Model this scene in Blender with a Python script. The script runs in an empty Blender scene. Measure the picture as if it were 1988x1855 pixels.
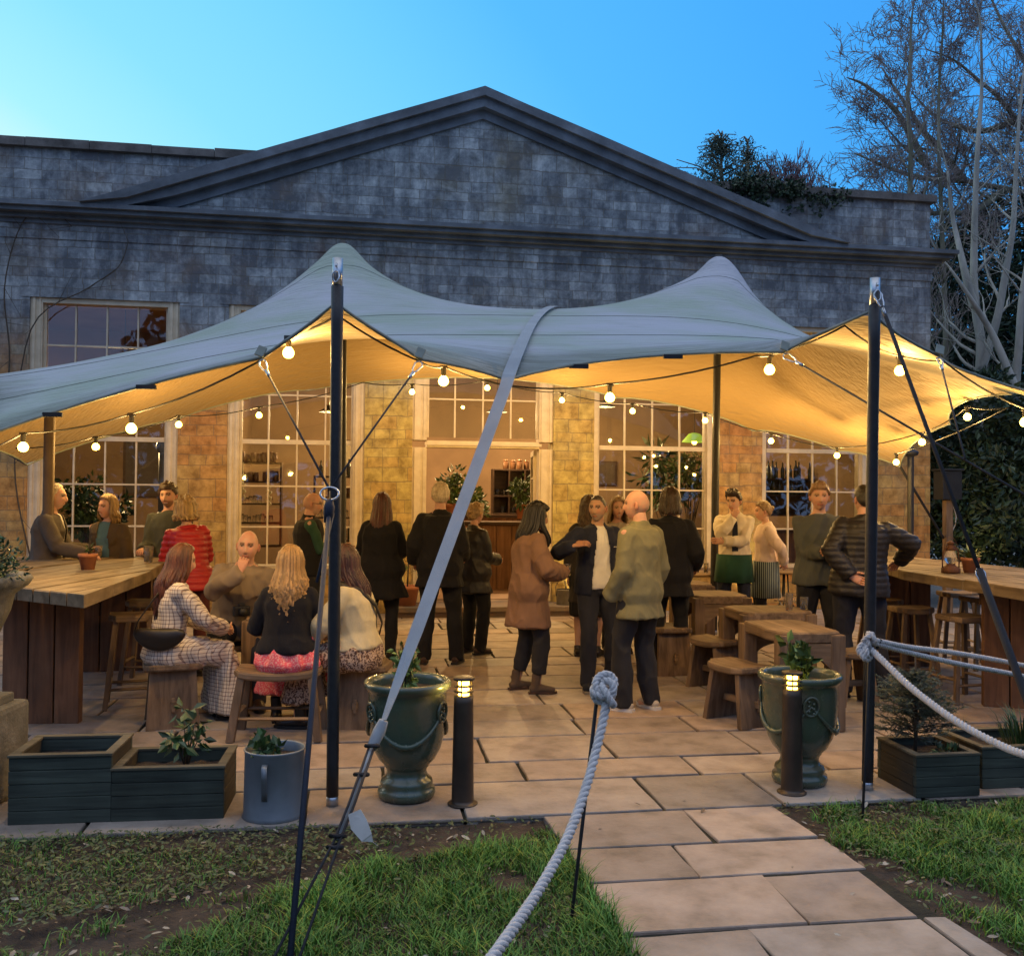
import bpy, bmesh, math, random
import numpy as np
from mathutils import Vector, Matrix, Euler, Quaternion, noise
random.seed(7)
R = math.radians
PI = math.pi
scene = bpy.context.scene
COL = scene.collection
world = bpy.data.worlds.new("World"); scene.world = world
# ------------------------------------------------------------------ camera
CAMZ = 1.72
FPX = 1858.0
cam_d = bpy.data.cameras.new('camera'); cam = bpy.data.objects.new('camera', cam_d); COL.objects.link(cam)
CR = Matrix.Rotation(R(91.0), 3, 'X') @ Matrix.Rotation(R(0.55), 3, 'Z')
cam.matrix_world = Matrix.Translation((0, 0, CAMZ)) @ CR.to_4x4()
cam_d.sensor_fit = 'HORIZONTAL'; cam_d.sensor_width = 36.0
cam_d.lens = 36.0 * FPX / 1988.0
cam_d.clip_end = 500; cam_d.clip_start = 0.05
scene.camera = cam

def ray(px, py):
    d = CR @ Vector(((px - 994) / FPX, -(py - 927.5) / FPX, -1))
    return d
def at(px, py, Y):
    """world point at depth Y seen in direction px,py (used to lay out real 3D positions)"""
    d = ray(px, py); t = Y / d.y
    return Vector((0, 0, CAMZ)) + d * t
def gnd(px, py, z=0.0):
    d = ray(px, py); t = (z - CAMZ) / d.z
    return Vector((0, 0, CAMZ)) + d * t
def xat(px, Y, z=0.0):
    """world x for image column px at depth Y"""
    p = at(px, 960, Y); return p.x
# ------------------------------------------------------------------ tagging
def tag(o, label=None, cat=None, group=None, kind=None):
    if label: o['label'] = label
    if cat: o['category'] = cat
    if group: o['group'] = group
    if kind: o['kind'] = kind
    return o
def empty(name, loc=(0, 0, 0), rz=0.0, label=None, cat=None, group=None, parent=None, kind=None):
    o = bpy.data.objects.new(name, None); COL.objects.link(o)
    o.location = loc; o.rotation_euler = (0, 0, rz); o.empty_display_size = .1
    if parent: o.parent = parent
    return tag(o, label, cat, group, kind)
def copy_tree(o, parent=None, kids=None):
    if kids is None:
        kids = {}
        for x in COL.objects:
            if x.parent: kids.setdefault(x.parent.name, []).append(x)
    c = o.copy(); COL.objects.link(c)
    if parent: c.parent = parent
    for ch in kids.get(o.name, []):
        copy_tree(ch, c, kids)
    return c
# ------------------------------------------------------------------ mesh builder
class MB:
    def __init__(s):
        s.v = []; s.f = []; s.m = []; s.sm = []
        s.mat = 0; s.smooth = False; s.cols = None; s.col = None
    def add(s, vs, fs):
        b = len(s.v)
        s.v.extend([tuple(p) for p in vs])
        for f in fs:
            s.f.append(tuple(i + b for i in f)); s.m.append(s.mat); s.sm.append(s.smooth)
        if s.cols is not None:
            s.cols.extend([s.col] * len(vs))
    def box(s, a, b, M=None, taper=0.0):
        x0, y0, z0 = a; x1, y1, z1 = b
        t = taper
        vs = [Vector(p) for p in ((x0, y0, z0), (x1, y0, z0), (x1, y1, z0), (x0, y1, z0),
              (x0 + t, y0 + t, z1), (x1 - t, y0 + t, z1), (x1 - t, y1 - t, z1), (x0 + t, y1 - t, z1))]
        if M is not None: vs = [M @ p for p in vs]
        s.add(vs, [(0, 3, 2, 1), (4, 5, 6, 7), (0, 1, 5, 4), (1, 2, 6, 5), (2, 3, 7, 6), (3, 0, 4, 7)])
    def bbox(s, c, d, M=None, bev=0.01):
        """bevelled box, centre c, size d"""
        bm = bmesh.new(); bmesh.ops.create_cube(bm, size=1)
        for v in bm.verts: v.co = Vector((v.co.x * d[0], v.co.y * d[1], v.co.z * d[2]))
        bmesh.ops.bevel(bm, geom=bm.edges[:], offset=bev, segments=2, affect='EDGES', profile=.6)
        for v in bm.verts:
            v.co = v.co + Vector(c)
            if M is not None: v.co = M @ v.co
        bm.verts.index_update()
        s.add([v.co.copy() for v in bm.verts], [tuple(v.index for v in f.verts) for f in bm.faces]); bm.free()
    def tube(s, pts, rad, n=8, cap=True, ref=None, closed=False):
        """pts list of Vector, rad list of r or (rx, ry)"""
        pts = [Vector(p) for p in pts]; k = len(pts)
        if not isinstance(rad, (list, tuple)): rad = [rad] * k
        vs = []; fs = []
        pu = Vector(ref) if ref is not None else None
        for i, p in enumerate(pts):
            a = pts[max(i - 1, 0)]; b = pts[min(i + 1, k - 1)]
            if closed: a = pts[(i - 1) % k]; b = pts[(i + 1) % k]
            t = (b - a)
            if t.length < 1e-9: t = Vector((0, 0, 1))
            t.normalize()
            if pu is None:
                pu = Vector((1, 0, 0)) if abs(t.x) < .8 else Vector((0, 1, 0))
            u = pu - t * pu.dot(t)
            if u.length < 1e-6: u = t.orthogonal()
            u.normalize(); w = t.cross(u); pu = u if ref is None else Vector(ref)
            r = rad[i]; rx, ry = (r, r) if not isinstance(r, (tuple, list)) else r
            for j in range(n):
                an = 2 * PI * j / n
                vs.append(p + u * (rx * math.cos(an)) + w * (ry * math.sin(an)))
        seg = k if closed else k - 1
        for i in range(seg):
            for j in range(n):
                a = i * n + j; b = i * n + (j + 1) % n
                i2 = (i + 1) % k
                c = i2 * n + (j + 1) % n; d = i2 * n + j
                fs.append((a, b, c, d))
        if cap and not closed:
            fs.append(tuple(range(n - 1, -1, -1))); fs.append(tuple((k - 1) * n + j for j in range(n)))
        s.add(vs, fs)
    def lathe(s, prof, n=32, M=None, cap0=True, cap1=True, close=False):
        vs = []; fs = []
        for (r, z) in prof:
            for j in range(n):
                a = 2 * PI * j / n
                vs.append(Vector((r * math.cos(a), r * math.sin(a), z)))
        k = len(prof)
        for i in range(k - 1):
            for j in range(n):
                fs.append((i * n + j, i * n + (j + 1) % n, (i + 1) * n + (j + 1) % n, (i + 1) * n + j))
        if cap0: fs.append(tuple(range(n - 1, -1, -1)))
        if cap1: fs.append(tuple((k - 1) * n + j for j in range(n)))
        if M is not None: vs = [M @ p for p in vs]
        s.add(vs, fs)
    def sphere(s, c, r, nu=12, nv=8, M=None):
        r = r if isinstance(r, (tuple, list)) else (r, r, r)
        vs = []; fs = []; c = Vector(c)
        for i in range(nv + 1):
            th = PI * i / nv
            th = min(max(th, 0.02), PI - .02)
            for j in range(nu):
                a = 2 * PI * j / nu
                p = Vector((r[0] * math.sin(th) * math.cos(a), r[1] * math.sin(th) * math.sin(a), r[2] * math.cos(th)))
                if M is not None: p = M @ p
                vs.append(c + p)
        for i in range(nv):
            for j in range(nu):
                fs.append((i * nu + j, (i + 1) * nu + j, (i + 1) * nu + (j + 1) % nu, i * nu + (j + 1) % nu))
        fs.append(tuple(range(nu))); fs.append(tuple(nv * nu + j for j in range(nu - 1, -1, -1)))
        s.add(vs, fs)
    def prism(s, poly, z0, z1, M=None):
        n = len(poly)
        vs = [Vector((p[0], p[1], z0)) for p in poly] + [Vector((p[0], p[1], z1)) for p in poly]
        if M is not None: vs = [M @ p for p in vs]
        s.add(vs, [tuple(range(n - 1, -1, -1)), tuple(range(n, 2 * n))] +
              [(i, (i + 1) % n, n + (i + 1) % n, n + i) for i in range(n)])
    def build(s, name, mats, parent=None, loc=None, rz=None, tagk=None):
        me = bpy.data.meshes.new(name)
        me.from_pydata(s.v, [], s.f)
        if not isinstance(mats, (list, tuple)): mats = [mats]
        for m in mats: me.materials.append(m)
        me.polygons.foreach_set('material_index', s.m)
        me.polygons.foreach_set('use_smooth', s.sm)
        if s.cols is not None:
            ca = me.color_attributes.new('Col', 'FLOAT_COLOR', 'POINT')
            ca.data.foreach_set('color', np.array(s.cols, dtype=np.float32).ravel())
        me.update()
        o = bpy.data.objects.new(name, me); COL.objects.link(o)
        if parent: o.parent = parent
        if loc is not None: o.location = loc
        if rz is not None: o.rotation_euler = (0, 0, rz)
        return o
def npmesh(name, V, F, mat, cols=None, parent=None, smooth=False, fcol=None):
    """fast quad/tri mesh from numpy arrays"""
    me = bpy.data.meshes.new(name)
    V = np.asarray(V, dtype=np.float32).reshape(-1, 3); F = np.asarray(F, dtype=np.int32)
    k = F.shape[1]
    me.vertices.add(len(V)); me.vertices.foreach_set('co', V.ravel())
    me.loops.add(F.size); me.loops.foreach_set('vertex_index', F.ravel())
    me.polygons.add(len(F)); me.polygons.foreach_set('loop_start', np.arange(0, F.size, k, dtype=np.int32))
    me.polygons.foreach_set('loop_total', np.full(len(F), k, dtype=np.int32))
    me.update(calc_edges=True)
    me.validate()
    if cols is not None:
        ca = me.color_attributes.new('Col', 'FLOAT_COLOR', 'POINT')
        ca.data.foreach_set('color', np.asarray(cols, dtype=np.float32).ravel())
    for m in (mat if isinstance(mat, (list, tuple)) else [mat]): me.materials.append(m)
    me.polygons.foreach_set('use_smooth', np.full(len(F), smooth, dtype=bool))
    o = bpy.data.objects.new(name, me); COL.objects.link(o)
    if parent: o.parent = parent
    return o
# ------------------------------------------------------------------ materials
def N(nt, typ, **kw):
    n = nt.nodes.new(typ)
    for k, v in kw.items():
        if k.startswith('i_'):
            key = k[2:]
            n.inputs[int(key) if key.isdigit() else key].default_value = v
        else: setattr(n, k, v)
    return n
def newmat(name):
    m = bpy.data.materials.new(name); m.use_nodes = True
    nt = m.node_tree; b = nt.nodes['Principled BSDF']
    return m, nt, b
def c4(c): return (c[0], c[1], c[2], 1.0)
def pmat(name, c1, c2=None, scale=6.0, rough=.7, bump=.2, bscale=None, metal=0.0, spec=.4, stretch=(1, 1, 1),
         dist=0.0, attr=False, coat=0.0, sheen=0.0, sub=0.0, emit=None, estr=0.0, c3=None, trans=0.0, bdist=.02, rvar=.12):
    m, nt, b = newmat(name); L = nt.links
    c2 = c2 or tuple(x * .65 for x in c1)
    tc = N(nt, 'ShaderNodeTexCoord'); mp = N(nt, 'ShaderNodeMapping'); mp.inputs['Scale'].default_value = stretch
    L.new(tc.outputs['Object'], mp.inputs[0])
    nz = N(nt, 'ShaderNodeTexNoise', i_Scale=scale, i_Detail=8.0, i_Roughness=.6, i_Distortion=dist); L.new(mp.outputs[0], nz.inputs[0])
    cr = N(nt, 'ShaderNodeValToRGB'); cr.color_ramp.elements[0].position = .3; cr.color_ramp.elements[1].position = .7
    cr.color_ramp.elements[0].color = c4(c2); cr.color_ramp.elements[1].color = c4(c1)
    if c3:
        e = cr.color_ramp.elements.new(.5); e.color = c4(c3)
    L.new(nz.outputs[0], cr.inputs[0]); out = cr.outputs[0]
    if attr:
        at_ = N(nt, 'ShaderNodeAttribute', attribute_name='Col')
        mx = N(nt, 'ShaderNodeMix', data_type='RGBA', blend_type='MULTIPLY'); mx.inputs[0].default_value = 1.0
        L.new(out, mx.inputs[6]); L.new(at_.outputs[0], mx.inputs[7]); out = mx.outputs[2]
    L.new(out, b.inputs['Base Color'])
    b.inputs['Metallic'].default_value = metal
    b.inputs['Specular IOR Level'].default_value = spec
    n2 = N(nt, 'ShaderNodeTexNoise', i_Scale=(bscale or scale * 4), i_Detail=6.0, i_Roughness=.65); L.new(mp.outputs[0], n2.inputs[0])
    mr = N(nt, 'ShaderNodeMapRange'); mr.inputs['To Min'].default_value = max(0.02, rough - rvar); mr.inputs['To Max'].default_value = min(1, rough + rvar)
    L.new(n2.outputs[0], mr.inputs[0]); L.new(mr.outputs[0], b.inputs['Roughness'])
    if bump > 0:
        bp = N(nt, 'ShaderNodeBump', i_Strength=bump, i_Distance=bdist); L.new(n2.outputs[0], bp.inputs['Height']); L.new(bp.outputs[0], b.inputs['Normal'])
    if coat: b.inputs['Coat Weight'].default_value = coat; b.inputs['Coat Roughness'].default_value = .08
    if sheen: b.inputs['Sheen Weight'].default_value = sheen; b.inputs['Sheen Roughness'].default_value = .5
    if sub: b.inputs['Subsurface Weight'].default_value = sub; b.inputs['Subsurface Radius'].default_value = (.02, .008, .004)
    if emit: b.inputs['Emission Color'].default_value = c4(emit); b.inputs['Emission Strength'].default_value = estr
    return m
def woodmat(name, c1, c2, axis=0, scale=3.0, rough=.7, bump=.35, ring=14.0):
    """grain runs along axis (0 x, 1 y, 2 z) in object space"""
    m, nt, b = newmat(name); L = nt.links
    tc = N(nt, 'ShaderNodeTexCoord'); mp = N(nt, 'ShaderNodeMapping')
    st = [ring] * 3; st[axis] = .9; mp.inputs['Scale'].default_value = st
    oi = N(nt, 'ShaderNodeObjectInfo'); va = N(nt, 'ShaderNodeVectorMath', operation='ADD')
    ml = N(nt, 'ShaderNodeMath', operation='MULTIPLY'); ml.inputs[1].default_value = 9.0; L.new(oi.outputs['Random'], ml.inputs[0])
    L.new(tc.outputs['Object'], va.inputs[0]); L.new(ml.outputs[0], va.inputs[1]); L.new(va.outputs[0], mp.inputs[0])
    nz = N(nt, 'ShaderNodeTexNoise', i_Scale=1.6, i_Detail=9.0, i_Roughness=.6, i_Distortion=.6); L.new(mp.outputs[0], nz.inputs[0])
    big = N(nt, 'ShaderNodeTexNoise', i_Scale=scale, i_Detail=5.0); L.new(va.outputs[0], big.inputs[0])
    cr = N(nt, 'ShaderNodeValToRGB'); cr.color_ramp.elements[0].position = .32; cr.color_ramp.elements[1].position = .68
    cr.color_ramp.elements[0].color = c4(c2); cr.color_ramp.elements[1].color = c4(c1); L.new(nz.outputs[0], cr.inputs[0])
    mx = N(nt, 'ShaderNodeMix', data_type='RGBA', blend_type='MULTIPLY'); mx.inputs[0].default_value = .75
    cr2 = N(nt, 'ShaderNodeValToRGB'); cr2.color_ramp.elements[0].position = .3; cr2.color_ramp.elements[1].position = .65
    cr2.color_ramp.elements[0].color = (.45, .43, .4, 1); cr2.color_ramp.elements[1].color = (1, 1, 1, 1); L.new(big.outputs[0], cr2.inputs[0])
    L.new(cr.outputs[0], mx.inputs[6]); L.new(cr2.outputs[0], mx.inputs[7]); L.new(mx.outputs[2], b.inputs['Base Color'])
    b.inputs['Roughness'].default_value = rough; b.inputs['Specular IOR Level'].default_value = .3
    bp = N(nt, 'ShaderNodeBump', i_Strength=bump, i_Distance=.01); L.new(nz.outputs[0], bp.inputs['Height']); L.new(bp.outputs[0], b.inputs['Normal'])
    return m
def lerp(a, b, t): return a + (b - a) * t
def V3(*a): return Vector(a)
# ================================================================== world & sun
world.use_nodes = True
nt = world.node_tree; bg = nt.nodes['Background']; L = nt.links
SKY_BACK = (.34, .54, 1.0, 1); SKY_TOP = (1.0, 1.06, 1.2, 1)
SUN_EL, SUN_AZ = 1.2, -62.0        # just above the horizon, off to the left behind the building
sky = N(nt, 'ShaderNodeTexSky', sky_type='NISHITA'); sky.sun_disc = False
sky.sun_elevation = R(SUN_EL); sky.sun_rotation = R(SUN_AZ)
sky.air_density = 1.0; sky.dust_density = .3; sky.ozone_density = 4.0; sky.altitude = 50
# dusk grading of the sky by direction (pale low in the west, deep blue opposite)
tc = N(nt, 'ShaderNodeTexCoord')
sx = N(nt, 'ShaderNodeVectorMath', operation='DOT_PRODUCT')
gd = Vector((-.76, .64, -.42)); sx.inputs[1].default_value = gd
L.new(tc.outputs['Generated'], sx.inputs[0])
cr = N(nt, 'ShaderNodeValToRGB'); e = cr.color_ramp.elements
e[0].position = 0.0; e[0].color = (.05, .33, .88, 1)
e[1].position = 1.0; e[1].color = (1.0, 1.0, .88, 1)
for p, c in ((.20, (.065, .40, .95)), (.38, (.095, .48, 1.0)), (.50, (.16, .60, 1.0)), (.64, (.25, .72, 1.0)), (.72, (.38, .84, 1.0)), (.81, (.84, 1.0, .98))):
    n_ = e.new(p); n_.color = c4(c)
L.new(sx.outputs['Value'], cr.inputs[0])
# overhead and behind the viewer the dusk sky is paler and greyer
sp = N(nt, 'ShaderNodeSeparateXYZ'); L.new(tc.outputs['Generated'], sp.inputs[0])
mz = N(nt, 'ShaderNodeMapRange'); mz.inputs['From Min'].default_value = .50; mz.inputs['From Max'].default_value = .95; L.new(sp.outputs[2], mz.inputs[0])
my = N(nt, 'ShaderNodeMapRange'); my.inputs['From Min'].default_value = .25; my.inputs['From Max'].default_value = -.35; L.new(sp.outputs[1], my.inputs[0])
mA = N(nt, 'ShaderNodeMix', data_type='RGBA'); L.new(my.outputs[0], mA.inputs[0]); L.new(cr.outputs[0], mA.inputs[6]); mA.inputs[7].default_value = SKY_BACK
mB_ = N(nt, 'ShaderNodeMix', data_type='RGBA'); L.new(mz.outputs[0], mB_.inputs[0]); L.new(mA.outputs[2], mB_.inputs[6]); mB_.inputs[7].default_value = SKY_TOP
k10 = N(nt, 'ShaderNodeVectorMath', operation='SCALE'); k10.inputs['Scale'].default_value = 10.0; L.new(mB_.outputs[2], k10.inputs[0])
mx = N(nt, 'ShaderNodeMix', data_type='RGBA', blend_type='MIX'); mx.inputs[0].default_value = .95
L.new(sky.outputs[0], mx.inputs[6]); L.new(k10.outputs[0], mx.inputs[7])
L.new(mx.outputs[2], bg.inputs[0]); bg.inputs[1].default_value = .10
sun_d = bpy.data.lights.new('sun', 'SUN'); sun_d.energy = .12; sun_d.angle = R(12); sun_d.color = (1, .9, .78)
sun_o = bpy.data.objects.new('sun', sun_d); COL.objects.link(sun_o)
az = R(SUN_AZ)
sdir = Vector((math.sin(az), math.cos(az), math.tan(R(14))))   # towards the afterglow
sun_o.rotation_euler = sdir.to_track_quat('Z', 'Y').to_euler(); sun_o.location = (-20, 10, 20)
vs = scene.view_settings; vs.view_transform = 'Standard'; vs.look = 'None'; vs.gamma = 1; vs.exposure = 0.18
scene.cycles.use_denoising = True
scene.cycles.max_bounces = 6; scene.cycles.diffuse_bounces = 3; scene.cycles.glossy_bounces = 3
scene.cycles.transmission_bounces = 4; scene.cycles.transparent_max_bounces = 8
scene.cycles.caustics_reflective = False; scene.cycles.caustics_refractive = False
scene.cycles.sample_clamp_indirect = 4.0
# ================================================================== building
TH = R(9.0)
BX, BY = xat(940, 14.0), 14.0
MBLD = Matrix.Translation((BX, BY, 0)) @ Matrix.Rotation(TH, 4, 'Z'); MBI = MBLD.inverted()
ROT9 = Matrix.Rotation(TH, 4, 'Z')
def toB(px, py, off=0.0):
    o = MBI @ Vector((0, 0, CAMZ)); d = MBI.to_3x3() @ ray(px, py)
    t = (off - o.y) / d.y
    p = o + d * t
    return p.x, p.z
def stonemat():
    m, nt, b = newmat('stone_wall'); L = nt.links
    tc = N(nt, 'ShaderNodeTexCoord'); sp = N(nt, 'ShaderNodeSeparateXYZ'); L.new(tc.outputs['Object'], sp.inputs[0])
    cx = N(nt, 'ShaderNodeCombineXYZ')
    ad = N(nt, 'ShaderNodeMath', operation='ADD'); L.new(sp.outputs[0], ad.inputs[0]); L.new(sp.outputs[1], ad.inputs[1])
    L.new(ad.outputs[0], cx.inputs[0])
    zs_ = N(nt, 'ShaderNodeMath', operation='MULTIPLY'); zs_.inputs[1].default_value = 5.3; L.new(sp.outputs[2], zs_.inputs[0]); zn = N(nt, 'ShaderNodeMath', operation='SINE'); L.new(zs_.outputs[0], zn.inputs[0])
    zm = N(nt, 'ShaderNodeMath', operation='MULTIPLY_ADD'); zm.inputs[1].default_value = .065; L.new(zn.outputs[0], zm.inputs[0]); L.new(sp.outputs[2], zm.inputs[2]); L.new(zm.outputs[0], cx.inputs[1])
    dn = N(nt, 'ShaderNodeTexNoise', i_Scale=1.3, i_Detail=3.0); L.new(tc.outputs['Object'], dn.inputs[0])
    dv = N(nt, 'ShaderNodeVectorMath', operation='SCALE'); dv.inputs['Scale'].default_value = .06; L.new(dn.outputs[1], dv.inputs[0])
    dn2 = N(nt, 'ShaderNodeTexNoise', i_Scale=18.0, i_Detail=3.0); L.new(tc.outputs['Object'], dn2.inputs[0])
    dv2 = N(nt, 'ShaderNodeVectorMath', operation='SCALE'); dv2.inputs['Scale'].default_value = .018; L.new(dn2.outputs[1], dv2.inputs[0])
    av = N(nt, 'ShaderNodeVectorMath', operation='ADD'); L.new(cx.outputs[0], av.inputs[0]); L.new(dv.outputs[0], av.inputs[1])
    av2 = N(nt, 'ShaderNodeVectorMath', operation='ADD'); L.new(av.outputs[0], av2.inputs[0]); L.new(dv2.outputs[0], av2.inputs[1])
    br = N(nt, 'ShaderNodeTexBrick', offset=.43, offset_frequency=2, squash=.62, squash_frequency=3)
    for k, v in (('Scale', 1.0), ('Mortar Size', .006), ('Mortar Smooth', .3), ('Bias', 0.0), ('Brick Width', .36), ('Row Height', .172)): br.inputs[k].default_value = v
    br.inputs['Color1'].default_value = (0, 0, 0, 1); br.inputs['Color2'].default_value = (1, 1, 1, 1); br.inputs['Mortar'].default_value = (.5, .5, .5, 1)
    L.new(av2.outputs[0], br.inputs[0])
    # per block colour
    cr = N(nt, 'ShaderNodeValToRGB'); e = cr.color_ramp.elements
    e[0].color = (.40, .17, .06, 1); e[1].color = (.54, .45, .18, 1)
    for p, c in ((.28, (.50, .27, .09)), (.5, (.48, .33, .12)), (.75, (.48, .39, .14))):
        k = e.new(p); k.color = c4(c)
    n1 = N(nt, 'ShaderNodeTexNoise', i_Scale=.55, i_Detail=2.0); L.new(tc.outputs['Object'], n1.inputs[0])
    mixf = N(nt, 'ShaderNodeMath', operation='MULTIPLY_ADD'); mixf.inputs[1].default_value = .28; L.new(br.outputs[0], mixf.inputs[0])
    n1m = N(nt, 'ShaderNodeMath', operation='MULTIPLY_ADD'); n1m.inputs[1].default_value = .8; n1m.inputs[2].default_value = -.03; L.new(n1.outputs[0], n1m.inputs[0]); L.new(n1m.outputs[0], mixf.inputs[2])
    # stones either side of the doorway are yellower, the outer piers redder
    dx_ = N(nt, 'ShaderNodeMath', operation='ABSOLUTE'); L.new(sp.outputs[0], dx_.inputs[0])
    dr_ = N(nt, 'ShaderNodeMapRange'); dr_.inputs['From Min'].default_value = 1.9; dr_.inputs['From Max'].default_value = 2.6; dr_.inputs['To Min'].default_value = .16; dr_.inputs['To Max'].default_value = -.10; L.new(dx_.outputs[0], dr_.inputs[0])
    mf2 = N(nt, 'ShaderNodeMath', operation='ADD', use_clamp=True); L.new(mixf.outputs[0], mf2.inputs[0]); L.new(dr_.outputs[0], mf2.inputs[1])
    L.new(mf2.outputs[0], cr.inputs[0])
    # blotches / spalling
    n3 = N(nt, 'ShaderNodeTexNoise', i_Scale=5.5, i_Detail=10.0, i_Roughness=.68); L.new(tc.outputs['Object'], n3.inputs[0])
    r3 = N(nt, 'ShaderNodeValToRGB'); r3.color_ramp.elements[0].position = .36; r3.color_ramp.elements[1].position = .62
    r3.color_ramp.elements[0].color = (.50, .44, .40, 1); r3.color_ramp.elements[1].color = (1.1, 1.05, 1.0, 1); L.new(n3.outputs[0], r3.inputs[0])
    m1 = N(nt, 'ShaderNodeMix', data_type='RGBA', blend_type='MULTIPLY'); m1.inputs[0].default_value = 1.0
    L.new(cr.outputs[0], m1.inputs[6]); L.new(r3.outputs[0], m1.inputs[7])
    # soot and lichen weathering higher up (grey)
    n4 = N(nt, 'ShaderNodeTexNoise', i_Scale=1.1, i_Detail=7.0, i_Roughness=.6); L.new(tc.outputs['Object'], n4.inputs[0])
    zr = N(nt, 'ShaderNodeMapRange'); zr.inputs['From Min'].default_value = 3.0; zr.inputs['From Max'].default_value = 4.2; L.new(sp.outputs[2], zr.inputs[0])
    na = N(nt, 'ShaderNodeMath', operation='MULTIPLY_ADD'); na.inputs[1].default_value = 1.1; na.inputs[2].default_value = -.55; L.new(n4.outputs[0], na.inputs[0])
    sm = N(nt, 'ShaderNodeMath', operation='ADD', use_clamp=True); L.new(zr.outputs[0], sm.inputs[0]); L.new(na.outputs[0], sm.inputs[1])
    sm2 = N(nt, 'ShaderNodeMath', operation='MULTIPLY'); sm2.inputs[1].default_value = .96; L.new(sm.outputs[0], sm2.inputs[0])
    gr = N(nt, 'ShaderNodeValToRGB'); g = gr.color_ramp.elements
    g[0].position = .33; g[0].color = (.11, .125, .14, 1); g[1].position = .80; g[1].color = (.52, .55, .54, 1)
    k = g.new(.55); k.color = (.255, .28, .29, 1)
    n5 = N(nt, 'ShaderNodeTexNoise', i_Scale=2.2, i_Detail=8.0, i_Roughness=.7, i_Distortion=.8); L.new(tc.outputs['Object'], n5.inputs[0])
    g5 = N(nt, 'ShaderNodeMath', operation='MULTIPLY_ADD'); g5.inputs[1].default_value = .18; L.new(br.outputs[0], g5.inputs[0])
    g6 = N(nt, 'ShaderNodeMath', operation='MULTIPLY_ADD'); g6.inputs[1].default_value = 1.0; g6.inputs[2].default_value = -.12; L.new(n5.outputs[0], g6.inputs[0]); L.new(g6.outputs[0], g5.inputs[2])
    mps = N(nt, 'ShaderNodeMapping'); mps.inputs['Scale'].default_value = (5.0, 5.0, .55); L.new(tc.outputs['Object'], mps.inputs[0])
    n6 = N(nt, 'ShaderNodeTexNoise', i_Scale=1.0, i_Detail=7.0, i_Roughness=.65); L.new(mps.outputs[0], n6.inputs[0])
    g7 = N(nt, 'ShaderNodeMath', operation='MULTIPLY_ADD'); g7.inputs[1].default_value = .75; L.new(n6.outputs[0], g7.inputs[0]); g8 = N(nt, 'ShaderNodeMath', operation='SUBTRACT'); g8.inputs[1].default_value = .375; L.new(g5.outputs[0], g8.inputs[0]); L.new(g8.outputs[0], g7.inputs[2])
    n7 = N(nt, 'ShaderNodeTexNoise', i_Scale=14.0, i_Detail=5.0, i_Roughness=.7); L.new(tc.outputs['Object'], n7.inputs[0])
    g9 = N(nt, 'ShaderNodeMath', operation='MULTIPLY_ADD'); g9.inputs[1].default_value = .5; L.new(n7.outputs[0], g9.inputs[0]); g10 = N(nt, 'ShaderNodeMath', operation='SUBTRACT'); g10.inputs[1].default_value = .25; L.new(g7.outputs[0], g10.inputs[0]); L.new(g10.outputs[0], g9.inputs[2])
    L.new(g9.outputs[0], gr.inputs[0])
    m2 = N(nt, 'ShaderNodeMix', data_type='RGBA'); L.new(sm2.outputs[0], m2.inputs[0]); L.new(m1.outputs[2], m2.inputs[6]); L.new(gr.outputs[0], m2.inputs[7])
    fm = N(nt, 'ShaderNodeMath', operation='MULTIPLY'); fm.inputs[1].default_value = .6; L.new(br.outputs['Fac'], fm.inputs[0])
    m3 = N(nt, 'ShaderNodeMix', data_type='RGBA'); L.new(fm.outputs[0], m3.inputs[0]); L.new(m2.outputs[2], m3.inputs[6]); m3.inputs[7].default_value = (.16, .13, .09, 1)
    L.new(m3.outputs[2], b.inputs['Base Color']); b.inputs['Roughness'].default_value = .9; b.inputs['Specular IOR Level'].default_value = .2
    h = N(nt, 'ShaderNodeMath', operation='MULTIPLY_ADD'); h.inputs[1].default_value = -1.0
    L.new(br.outputs['Fac'], h.inputs[0]); hn = N(nt, 'ShaderNodeMath', operation='MULTIPLY'); hn.inputs[1].default_value = 1.1; L.new(n3.outputs[0], hn.inputs[0]); L.new(hn.outputs[0], h.inputs[2])
    bp = N(nt, 'ShaderNodeBump', i_Strength=.6, i_Distance=.03); L.new(h.outputs[0], bp.inputs['Height']); L.new(bp.outputs[0], b.inputs['Normal'])
    return m
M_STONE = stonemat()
M_TRIM = pmat('weathered_cornice_stone', (.20, .225, .25), (.08, .09, .10), scale=2.2, rough=.9, bump=.6, bscale=14, c3=(.13, .145, .16))
M_COPING = pmat('coping_stone', (.20, .18, .16), (.055, .05, .045), scale=3, rough=.92, bump=.6, bscale=18)
M_FRIEZE = pmat('frieze_stone', (.20, .17, .14), (.08, .08, .085), scale=1.3, rough=.9, bump=.5, bscale=12, c3=(.2, .13, .085))
M_PAINT = pmat('cream_painted_timber', (.66, .55, .38), (.50, .40, .26), scale=6, rough=.55, bump=.12, bscale=40)
M_PLASTER = pmat('interior_plaster', (.26, .17, .10), (.17, .11, .065), scale=1.2, rough=.9, bump=.1)
M_DARKIN = pmat('interior_dark', (.10, .065, .045), (.06, .04, .03), scale=2, rough=.9, bump=.1)
M_LEAD = pmat('roof_slate', (.09, .09, .1), rough=.8)
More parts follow.
